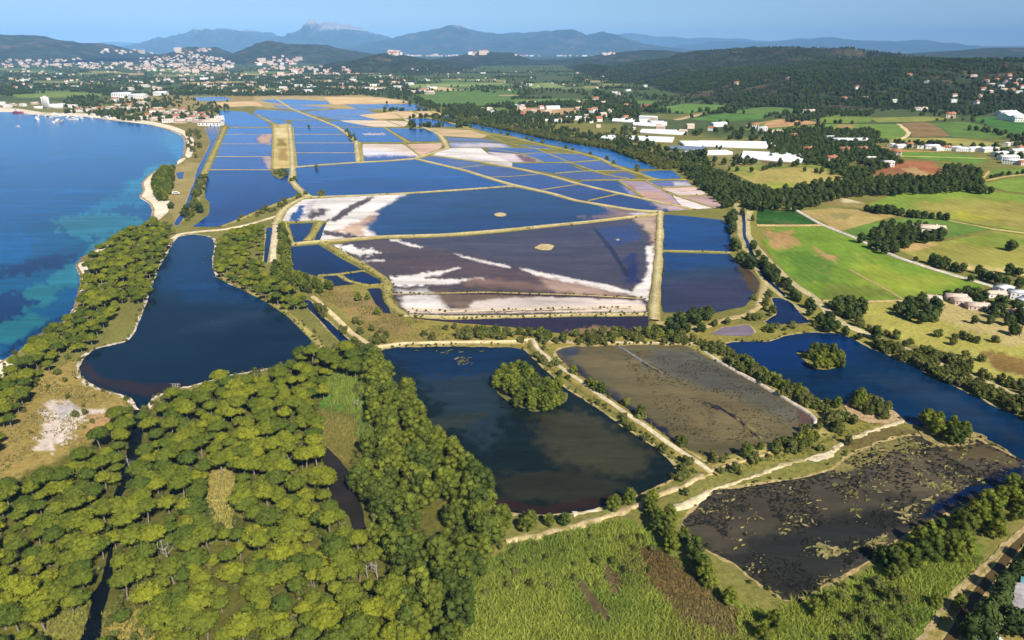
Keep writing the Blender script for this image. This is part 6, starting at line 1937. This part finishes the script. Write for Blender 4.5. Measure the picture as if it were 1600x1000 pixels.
for i, (px, py, k) in enumerate(VILL):
    x, y = at_px(px + R.uniform(-2, 2), py)
    area = 'at the left end of the bay' if px < 110 else 'behind the bay beach' if px < 200 else 'at the point of the beach village' if py < 183 else 'on the sea front of the beach village'
    house(k, x, y, R.uniform(-.5, .5), f'{KDESC[k]} {area}', 'house', 'houses of the beach village', s=R.uniform(1.1, 1.5))
for px, py, k, s, lab in ((192, 153, 5, 2.2, 'very long white hall with pale roof behind the beach village'), (218, 154, 5, 1.9, 'long white hall at the right of the row behind the village'), (252, 149, 5, 1.7, 'white hall beside the flat fields behind the village'), (200, 141, 4, 2.0, 'low white shed on the plain behind the village'), (226, 136, 4, 1.9, 'low white shed among trees far behind the village'), (330, 196, 4, 2.2, 'long white roofed camp building at the end of the beach')):
    x, y = at_px(px, py)
    house(k, x, y, R.uniform(-.3, .3), lab, 'hall', 'white halls behind the village', s=s, name='hall')

# white tower block on the bay
x, y = at_px(74, 170)
tw = add('tower_block', None, None, (x, y, 0), .2)
tag(tw, 'tall white hotel tower standing by the bay', 'tower')
add('wall', bmesh_of('wall', [box(-8, 8, -6, 6, -.5, 30), box(8.01, 40, -6, 6, -.5, 12), box(-30, -8.01, -5, 5, -.5, 7)], M_WHITE), tw)
add('roof', bmesh_of('roof', [box(-8.3, 8.3, -6.3, 6.3, 30.01, 30.6), box(-3, 3, -3, 3, 30.61, 33)], M_WHITE), tw)
LW = bmesh_of('window', [box(-6.5, 6.5, -.06, .06, -.7, .7)], M_GLASS)
for z in np.arange(2, 29, 3.0):
    add('window', LW, tw, (0, -6.04, z))

# villas and sheds on the right
RIGHT = [(1262, 238, 0, 'white villa with orange roof at the left of the wood'), (1318, 239, 2, 'cream villa with orange roof in the middle of the wood'), (1346, 238, 0, 'white villa with orange roof at the right of the wood'), (1238, 217, 2, 'villa with red roof deep in the wood'), (1296, 219, 3, 'small white house deep in the wood'),
         (1400, 243, 2, 'big house with orange roof beside the green strip'), (1385, 260, 3, 'white house beside the brown ploughed field'), (1357, 253, 3, 'small white house at the edge of the wood'), (1449, 362, 4, 'low white house hidden in the dark clump'), (1298, 253, 2, 'red-roofed hut by the straw field'),
         (1340, 224, 5, 'long white shed at the top of the villa wood'), (1315, 224, 5, 'long white shed at the upper left of the villa wood')]
for px, py, k, lab in RIGHT:
    x, y = at_px(px, py)
    house(k, x, y, R.uniform(-.6, .6), lab, 'house', 'villas among the fields', s=1.15)
for i, (px, py, k) in enumerate(((1392, 229, 3), (1405, 231, 5), (1420, 230, 2), (1436, 232, 3), (1455, 232, 5), (1466, 235, 5), (1478, 235, 0), (1492, 234, 5), (1503, 236, 5), (1520, 236, 5), (1538, 237, 5), (1552, 236, 3), (1562, 244, 5), (1574, 250, 5), (1588, 240, 5), (1598, 246, 1), (1582, 256, 5), (1596, 258, 2), (1572, 228, 3), (1586, 226, 1), (1592, 234, 0))):
    x, y = at_px(px, py)
    house(k, x, y, R.uniform(-.7, .7), KDESC[k] + (' in the row behind the green strip' if px < 1545 else ' in the hamlet at the right edge'), 'house', 'houses of the right hamlet', s=R.uniform(.7, 1.0))
for px, py, k, lab in ((1492, 468, 1, 'low cream house at the left of the lower hamlet'), (1503, 474, 1, 'cream outbuilding beside the low cream house'), (1548, 463, 4, 'white house at the top of the lower hamlet'), (1566, 458, 3, 'grey white house at the back of the lower hamlet'), (1590, 466, 3, 'white house at the right edge, back row'), (1572, 492, 4, 'long white house at the front of the lower hamlet'), (1588, 496, 0, 'white house with orange roof at the front right'), (1526, 482, 1, 'low tiled shed in the middle of the lower hamlet'), (1452, 470, 1, 'sandy barn hidden behind the dark clump'), (1600, 478, 3, 'white flat house cut by the right edge')):
    x, y = at_px(px, py)
    house(k, x, y, R.uniform(-.9, .9), lab, 'house', 'houses of the lower hamlet', s=.75)
for px, py, k, s, lab in ((1578, 187, 5, 1.9, 'long white warehouse at the far right'), (1572, 181, 5, 1.6, 'white warehouse behind the long one at the far right'), (1596, 190, 5, 1.7, 'white warehouse cut by the right edge'), (1265, 176, 4, 1.5, 'long pale house at the foot of the hill'), (1438, 172, 4, 1.4, 'farmhouse at the foot of the wooded hill'), (1484, 184, 2, 1.6, 'red-roofed farm behind the green field'), (930, 158, 2, 1.6, 'farmhouse with red roof beyond the pans'), (945, 163, 1, 1.7, 'cream farmhouse beyond the pans'), (922, 176, 0, 1.4, 'white farmhouse with red roof among dark trees'), (905, 172, 1, 1.5, 'barn beside the tan field'), (672, 147, 1, 2.0, 'cream farm beside the green vineyards'), (660, 144, 0, 1.8, 'white farm beside the green vineyards'), (760, 172, 4, 1.3, 'long white house behind the outer water'), (770, 178, 3, 1.2, 'white house behind the outer water'), (1178, 200, 0, 1.3, 'red-roofed house right of the greenhouses'), (1190, 205, 3, 1.3, 'white house right of the greenhouses'), (1210, 209, 4, 1.3, 'long white house right of the greenhouses')):
    x, y = at_px(px, py)
    house(k, x, y, R.uniform(-.5, .5), lab, 'farmhouse', 'farms of the plain', s=s)

# hillside villas
HV = [(1540, 130), (1548, 134), (1556, 128), (1562, 138), (1570, 131), (1578, 126), (1585, 134), (1592, 128), (1597, 138), (1567, 143), (1580, 144), (1590, 147), (1535, 142), (1545, 145), (1420, 120), (1448, 131), (1338, 140), (1352, 155), (1318, 157), (1395, 160), (1275, 107), (1520, 122), (1575, 122), (1488, 160), (1525, 163), (1232, 124), (1150, 133), (1008, 136), (1490, 152), (1530, 152)]
hzf, _, _, ya_, yb_, yr_ = hills[0]
for i, (px, py) in enumerate(HV):
    ysamp = np.linspace(1500, yr_, 260)
    a_, b2 = ray(px, py)
    xs_, zs_ = a_ * ysamp, CAMH + b2 * ysamp
    dz = zs_ - hzf(xs_, ysamp)
    j = np.where(dz < 0)[0]
    if not len(j):
        continue
    y = float(ysamp[j[0]])
    x = float(a_ * y)
    k = i % 4
    house(k, x, y, R.uniform(-.8, .8), KDESC[k] + (' on the wooded slope at the right edge' if px > 1515 else ' alone on the wooded hill'), 'house', 'villas on the wooded hill', z=float(hzf(np.array([x]), np.array([y]))[0]) + .5, s=1.25)

# ---------------------------------------------------------------- the far town
TM = []
for w, d, h, rise, wm, rm in ((16, 11, 9, 3, M_CREAM, M_TILE), (22, 12, 14, 0, M_WHITE, M_WHITE), (14, 10, 7, 3, M_WHITE, M_TILE), (34, 13, 18, 0, M_CREAM, M_CREAM), (18, 11, 8, 3, M_CREAM, M_PALETILE), (44, 16, 8, 2, M_WHITE, M_FILM)):
    wv = wall_mesh(w, d, h, rise, wm)
    rv, rf = gable(w, d, h, rise) if rise else box(-w / 2 - .3, w / 2 + .3, -d / 2 - .3, d / 2 + .3, h + .01, h + .6)
    nV = len(wv.vertices)
    co = np.zeros(nV * 3)
    wv.vertices.foreach_get('co', co)
    F = [tuple(p.vertices) for p in wv.polygons] + [tuple(int(i) + nV for i in q) for q in rf]
    TM.append(make_mesh('town_house', np.vstack([co.reshape(-1, 3), rv]), F, [wm, rm], fmat=[0] * len(wv.polygons) + [1] * len(rf)))
    bpy.data.meshes.remove(wv)
TZ = [([(-10, 95), (130, 94), (132, 107), (-10, 107)], 95, 'at the left end of the far town', 1.2), ([(125, 97), (230, 96), (240, 110), (132, 108)], 70, 'in the low part of the far town', 1.15), ([(215, 92), (300, 86), (350, 92), (372, 104), (330, 116), (230, 112)], 300, 'in the dense middle of the far town', 1.05),
      ([(398, 96), (440, 90), (468, 92), (468, 101), (400, 104)], 46, 'in the white quarter on the slope', 1.6), ([(400, 105), (530, 103), (560, 117), (410, 122)], 70, 'in the suburb below the dark hills', 1.1), ([(150, 80), (330, 79), (340, 84), (160, 86)], 40, 'in the farthest suburb', 2.3),
      ([(605, 84), (700, 81), (770, 82), (765, 87), (690, 88), (610, 88)], 60, 'in the village at the foot of the mountain', 2.4), ([(800, 84), (960, 83), (960, 87), (800, 88)], 24, 'in the valley far behind the hills', 2.4), ([(20, 108), (400, 114), (420, 148), (200, 140), (0, 140)], 130, 'scattered over the plain below the town', .85), ([(420, 118), (660, 118), (660, 148), (560, 150), (400, 146)], 80, 'scattered over the plain behind the pans', .8),
      ([(640, 105), (980, 118), (990, 150), (660, 138)], 50, 'scattered over the plain left of the wooded hill', .65), ([(860, 185), (1000, 178), (1200, 205), (1130, 215), (930, 205)], 26, 'among the market gardens', .8), ([(800, 160), (990, 164), (990, 182), (820, 190)], 22, 'among the farm belts beyond the pans', .8)]
town = []
YS = np.geomspace(900, 16000, 420)


def seen_at(px, py):
    """first point of ground or hillside on a sight line"""
    a_, b2 = ray(px, py)
    dz_ = CAMH + b2 * YS - land_z(a_ * YS, YS)
    j_ = np.where(dz_ < 0)[0]
    if not len(j_):
        return at_px(px, max(py, 88))
    return float(a_ * YS[j_[0]]), float(YS[j_[0]])


for zi, (P, n, pl, s) in enumerate(TZ):
    P = np.asarray(P, float)
    got = 0
    while got < n:
        px, py = R.uniform(*P[:, 0][[P[:, 0].argmin(), P[:, 0].argmax()]]), R.uniform(*P[:, 1][[P[:, 1].argmin(), P[:, 1].argmax()]])
        if not inside(np.array([px]), np.array([py]), P)[0]:
            continue
        got += 1
        x, y = seen_at(px, py)
        if wet_mask(np.array([x]), np.array([y]))[0]:
            continue
        k = R.choice((0, 0, 2, 3, 4, 4, 2, 1, 0) if zi < 7 else (0, 2, 4, 2, 4, 5))
        town.append((x, y, float(land_z(np.array([x]), np.array([y]))[0]), s * R.uniform(.65, 1.2), R.uniform(-.6, .6), k, zi, px))
TD = ['cream house with terracotta roof', 'white block of flats', 'white house with terracotta roof', 'cream block of flats', 'cream house with pale roof', 'long white shed']
town.sort(key=lambda q: -q[3] * (12, 18, 10, 26, 13, 26)[q[5]] / q[1])
reps = {}
for q in town[:300]:
    x, y, z, s, r, k, zi, px = q
    e = add('town_house', TM[k], None, (x, y, z), r, s)
    tag(e, f'{TD[k]} {TZ[zi][2]}', 'house', 'buildings ' + TZ[zi][2])
    reps.setdefault(k, e)
rest = np.array([q[:6] for q in town[300:]])
ks = sorted(reps)
scatter('far_town', 'small pale houses of the far town past counting', 'town', rest[:, 0], rest[:, 1], rest[:, 2], rest[:, 3], rest[:, 4], np.array([ks.index(int(k)) if int(k) in ks else 0 for k in rest[:, 5]], float), [reps[k] for k in ks], [])

# ---------------------------------------------------------------- greenhouses


def greenhouse(px, py, ln, dp, rot, label, spans, h=3.2, mat=M_FILM):
    x, y = at_px(px, py)
    e = add('greenhouse', None, None, (x, y, 0), rot)
    tag(e, label, 'greenhouse', 'greenhouses beside the salt pans')
    add('wall', bmesh_of('wall', [box(-ln / 2, ln / 2, -dp / 2, dp / 2, -.4, h)], mat), e)
    w = dp / spans
    n = 7
    V, F = [], []
    for s_ in (-1, 1):
        for i in range(n):
            a = math.pi * i / (n - 1)
            V.append((s_ * ln / 2, -w / 2 * math.cos(a) * .995, h + .02 + math.sin(a) * w * .22))
    for i in range(n - 1):
        F.append((i, i + n, i + n + 1, i + 1))
    F += [tuple(range(n))[::-1], tuple(range(n, 2 * n))]
    me = make_mesh('roof_span', V, F, [mat])
    for i in range(spans):
        add('roof_span', me, e, (0, -dp / 2 + w * (i + .5), 0))
    return e


M_SOLAR = mat_plain('dark_panels', (0.16, 0.20, 0.28), 0.4, .5, var=.15)
greenhouse(1036, 208, 84, 46, -.25, 'white greenhouse at the back left of the group', 6)
greenhouse(962, 217, 46, 34, -.35, 'small white greenhouse by the left trees', 5)
greenhouse(1014, 219, 84, 44, -.3, 'wide white greenhouse left of the middle', 6)
greenhouse(1090, 227, 52, 50, -.05, 'white greenhouse in the middle of the group', 7)
greenhouse(1152, 228, 118, 62, -.12, 'large white greenhouse in the middle right', 8)
greenhouse(1106, 241, 68, 26, .18, 'long narrow white greenhouse in front', 4)
greenhouse(1206, 247, 84, 70, -.35, 'big white greenhouse at the front right', 10)
greenhouse(1074, 233.5, 58, 26, -.3, 'dark panelled greenhouse in front of the white ones', 4, 2.6, M_SOLAR)
greenhouse(872, 190, 66, 34, -.1, 'white greenhouse far left beside the market gardens', 5)
greenhouse(984, 190, 76, 40, -.2, 'pale greenhouse behind the dark trees', 5)
greenhouse(1012, 196, 60, 38, -.2, 'pale greenhouse at the top of the group', 5)
greenhouse(1218, 209, 50, 30, .1, 'white greenhouse at the edge of the villa wood', 4)

# ---------------------------------------------------------------- tin sheds lower right


def shed(px, py, w, d, h, rise, rot, label, mat):
    x, y = at_px(px, py)
    e = add('shed', None, None, (x, y, 0), rot)
    tag(e, label, 'shed', 'tin sheds at the lower right')
    add('wall', wall_mesh(w, d, h, rise, M_CREAM), e)
    n = int(w / .5)
    over = .4
    V, F = [], []
    for i in range(2 * n + 1):
        xx = -w / 2 - over + (w + 2 * over) * i / (2 * n)
        zc_ = .07 if i % 2 else 0
        for yy, zz in ((-d / 2 - over, h - over * rise / (d / 2) + .03), (0, h + rise + .03), (d / 2 + over, h - over * rise / (d / 2) + .03)):
            V.append((xx, yy, zz + zc_))
    for i in range(2 * n):
        for j in range(2):
            a = i * 3 + j
            F.append((a, a + 3, a + 4, a + 1))
    add('roof', make_mesh('roof', V, np.array(F, np.int32), [mat]), e)
    add('door', DOOR, e, (0, -d / 2 - .05, 0), 0)
    add('window', WIN, e, (w * .28, -d / 2 - .05, 1.6), 0)


M_PTIN = mat_plain('pale_tin', (0.50, 0.47, 0.45), .6, .3, var=.25, scale=.5)
M_TEAL = mat_plain('teal_sheet', (0.16, 0.40, 0.42), .5, .4, var=.15)
shed(1588, 958, 8.5, 7.5, 2.7, .8, .9, 'grey corrugated tin shed among the trees, the nearest of three', M_TIN)
shed(1600, 940, 7, 5, 2.9, .7, .9, 'pale tin shed behind the grey one at the right edge', M_PTIN)
shed(1606, 926, 6, 4, 2.6, .5, .9, 'small shed with teal roof cut by the right edge', M_TEAL)
shed(1534, 1006, 7, 4.5, 2.6, .6, .3, 'pale roofed hut at the very bottom right', M_PTIN)

# ---------------------------------------------------------------- boats in the bay
def hull(L, B, D):
    st = [(-.5, .80, 0.0), (-.3, .95, -.05), (0, 1.0, -.06), (.25, .8, 0), (.42, .4, .08), (.5, .03, .2)]
    V, F = [], []
    for u, b_, sh in st:
        hw = B / 2 * b_
        top = D * (1 + sh)
        V += [(u * L, -hw, top), (u * L, -hw * .7, -.1), (u * L, 0, -D * .4), (u * L, hw * .7, -.1), (u * L, hw, top)]
    for i in range(len(st) - 1):
        for j in range(4):
            a = i * 5 + j
            F.append((a, a + 1, a + 6, a + 5))
        F.append((i * 5 + 4, i * 5, i * 5 + 5, i * 5 + 9))
    F.append((4, 3, 2, 1, 0))
    return make_mesh('hull', V, F, [M_WHITE])


HB = hull(11, 3.6, 1.3)
CAB = bmesh_of('cabin', [box(-2.6, 1.6, -1.15, 1.15, 1.25, 2.3), box(-1.4, .8, -.9, .9, 2.31, 2.9)], M_WHITE)
CWN = bmesh_of('window', [box(-2.2, 1.3, -1.20, -1.16, 1.6, 2.1), box(-2.2, 1.3, 1.16, 1.20, 1.6, 2.1)], M_GLASS)
MAST = bmesh_of('mast', [tube([(.6, 0, 1.2), (.6, 0, 13.5)], [.12, .07], 6), tube([(.6, 0, 2.6), (-3.4, 0, 2.7)], [.1, .08], 6)], M_DEAD)
BOATS = [(58, 187, 1.35, 0), (72, 182, .8, 1), (83, 183, .8, 0), (90, 182, .8, 1), (97, 180, .9, 1), (92, 191, 1.5, 0), (108, 184, 1.0, 0), (115, 187, 1.1, 0), (120, 181, .8, 1), (124, 183, .9, 0), (127, 186, .8, 0), (140, 179, .9, 1), (142, 185, .9, 0), (145, 182, .9, 1), (147, 180, .8, 0), (158, 183, 1.2, 0), (166, 186, 1.4, 0), (172, 182, .7, 0), (28, 198, .5, 0), (85, 178, .8, 1), (60, 181, .7, 0)]
for i, (px, py, s, sail) in enumerate(BOATS):
    x, y = at_px(px, py)
    rz = R.uniform(0, 6.28)
    e = add('sailing_boat' if sail else 'motor_boat', None, None, (x, y, .05), rz, s * 1.7)
    big = 'large' if s >= 1.3 else 'small' if s < .85 else 'middle-sized'
    wh = 'in the left of the bay' if px < 88 else 'in the middle of the bay' if px < 130 else 'in the right of the bay near the beach'
    if (px, py) == (28, 198):
        wh = 'alone far out from the others'
    tag(e, f"{big} white {'sailing boat' if sail else 'motor boat'} anchored {wh}", 'boat', 'boats anchored in the bay')
    add('hull', HB, e)
    c = add('cabin', CAB, e)
    add('window', CWN, c)
    if sail:
        add('mast', MAST, e)
x, y = at_px(29, 176.5)
e = add('ferry', None, None, (x, y, .05), .05, 2.2)
tag(e, 'red and white ferry moored at the end of the jetty', 'ferry')
hr = hull(12, 3.6, 1.4)
hr.materials.clear()
hr.materials.append(M_RED)
add('hull', hr, e)
c = add('deckhouse', bmesh_of('deckhouse', [box(-4, 2, -1.3, 1.3, 1.3, 2.6), box(-1.5, 1.4, -1.1, 1.1, 2.61, 3.6)], M_WHITE), e)
add('window', bmesh_of('window', [box(-3.6, 1.6, -1.36, -1.31, 1.7, 2.2), box(-1.2, 1.1, -1.16, -1.11, 2.9, 3.3)], M_GLASS), c)
add('funnel', bmesh_of('funnel', [tube([(-2.6, 0, 2.55), (-2.7, 0, 4.2)], [.45, .4], 8)], M_RED), e)


def jetty(a, b_, w, label):
    p, q = np.array(at_px(*a)), np.array(at_px(*b_))
    L = float(np.hypot(*(q - p)))
    e = add('jetty', None, None, (p[0], p[1], 0), math.atan2(q[1] - p[1], q[0] - p[0]))
    tag(e, label, 'jetty')
    add('deck', bmesh_of('deck', [box(0, L, -w / 2, w / 2, .8, 1.2)], M_CREAM), e)
    pm = bmesh_of('post', [tube([(0, 0, -.8), (0, 0, .79)], [.35, .35], 6)], M_WOOD)
    for i in range(int(L / 12)):
        for s_ in (-1, 1):
            add('post', pm, e, (6 + i * 12, s_ * w * .35, 0))


jetty((37, 180.5), (104, 176), 9, 'long pale jetty reaching into the bay from the ferry')
jetty((168, 188), (203, 187), 4, 'narrow jetty at the beach village')

# ---------------------------------------------------------------- sluice frame, van, electricity poles
x, y = at_px(275, 608)
e = add('sluice_frame', None, None, (x, y, 0), -.1)
tag(e, 'grey timber sluice frame standing in the edge of the left pond', 'sluice')
PB = bmesh_of('post', [box(-.12, .12, -.12, .12, -.6, 2.6)], M_WOOD)
for a in (-1.2, 0, 1.2):
    add('post', PB, e, (a, 0, 0))
add('beam', bmesh_of('beam', [box(-2.6, 2.6, -.14, .14, 2.61, 2.9), box(-2.4, 2.4, -.1, .1, 1.5, 1.7)], M_WOOD), e)
add('gate_board', bmesh_of('gate_board', [box(-1.05, 1.05, -.26, -.16, -.3, 1.2)], M_DEAD), e)

x, y = at_px(275, 304)
e = add('parked_van', None, None, (x, y, .1), .5, 1.25)
tag(e, 'white camper van parked on the grass beside the beach', 'van')
add('body', bmesh_of('body', [box(-3, 2.0, -1.05, 1.05, .45, 2.7), box(2.01, 3.1, -1.0, 1.0, .45, 1.6)], M_WHITE), e)
add('window', bmesh_of('window', [box(-2.2, 1.6, -1.08, -1.055, 1.6, 2.3), box(-2.2, 1.6, 1.055, 1.08, 1.6, 2.3)], M_GLASS), e)
add('windscreen', bmesh_of('windscreen', [box(2.005, 2.06, -.9, .9, 1.62, 2.4)], M_GLASS), e)
wv = np.array([(0.36 * math.cos(i * math.pi / 5), s_, .36 + .36 * math.sin(i * math.pi / 5)) for s_ in (-.12, .12) for i in range(10)])
wf = [(i, (i + 1) % 10, (i + 1) % 10 + 10, i + 10) for i in range(10)]
WH = make_mesh('wheel', wv, wf + [tuple(range(10))[::-1], tuple(range(10, 20))], [M_GLASS])
for a in (-1.9, 1.9):
    for b_ in (-1.0, 1.0):
        add('wheel', WH, e, (a, b_, 0))

# ---------------------------------------------------------------- tell like-named neighbours apart by their order from the left
ORD = ['leftmost', 'second from left', 'third from left', 'fourth from left', 'fifth from left', 'sixth from left', 'seventh from left', 'eighth from left', 'rightmost']
same = {}
for o in COL.objects:
    if o.parent is None and 'label' in o and o.get('kind') is None:
        same.setdefault(o['label'], []).append(o)
ROWS = {1: [''], 2: ['front row', 'back row'], 3: ['front row', 'middle row', 'back row'], 4: ['front row', 'second row', 'third row', 'back row'], 5: ['front row', 'second row', 'third row', 'fourth row', 'back row']}
for lab, os_ in same.items():
    n_ = len(os_)
    k_ = -(-n_ // 9)
    if n_ < 2 or k_ > 5:
        continue
    os_.sort(key=lambda o: o.location.y)
    q_ = -(-n_ // k_)
    new = []
    for r_ in range(k_):
        row_ = os_[r_ * q_:(r_ + 1) * q_]
        row_.sort(key=lambda o: float(project(o.location.x, o.location.y, o.location.z)[0]))
        for i, o in enumerate(row_):
            w_ = ORD[-1] if (i == len(row_) - 1 and i) else ORD[i]
            new.append((o, lab + ', ' + (ROWS[k_][r_] + ', ' if k_ > 1 else '') + w_))
    if max(len(l.split()) for _, l in new) <= 16:
        for o, l in new:
            o['label'] = l
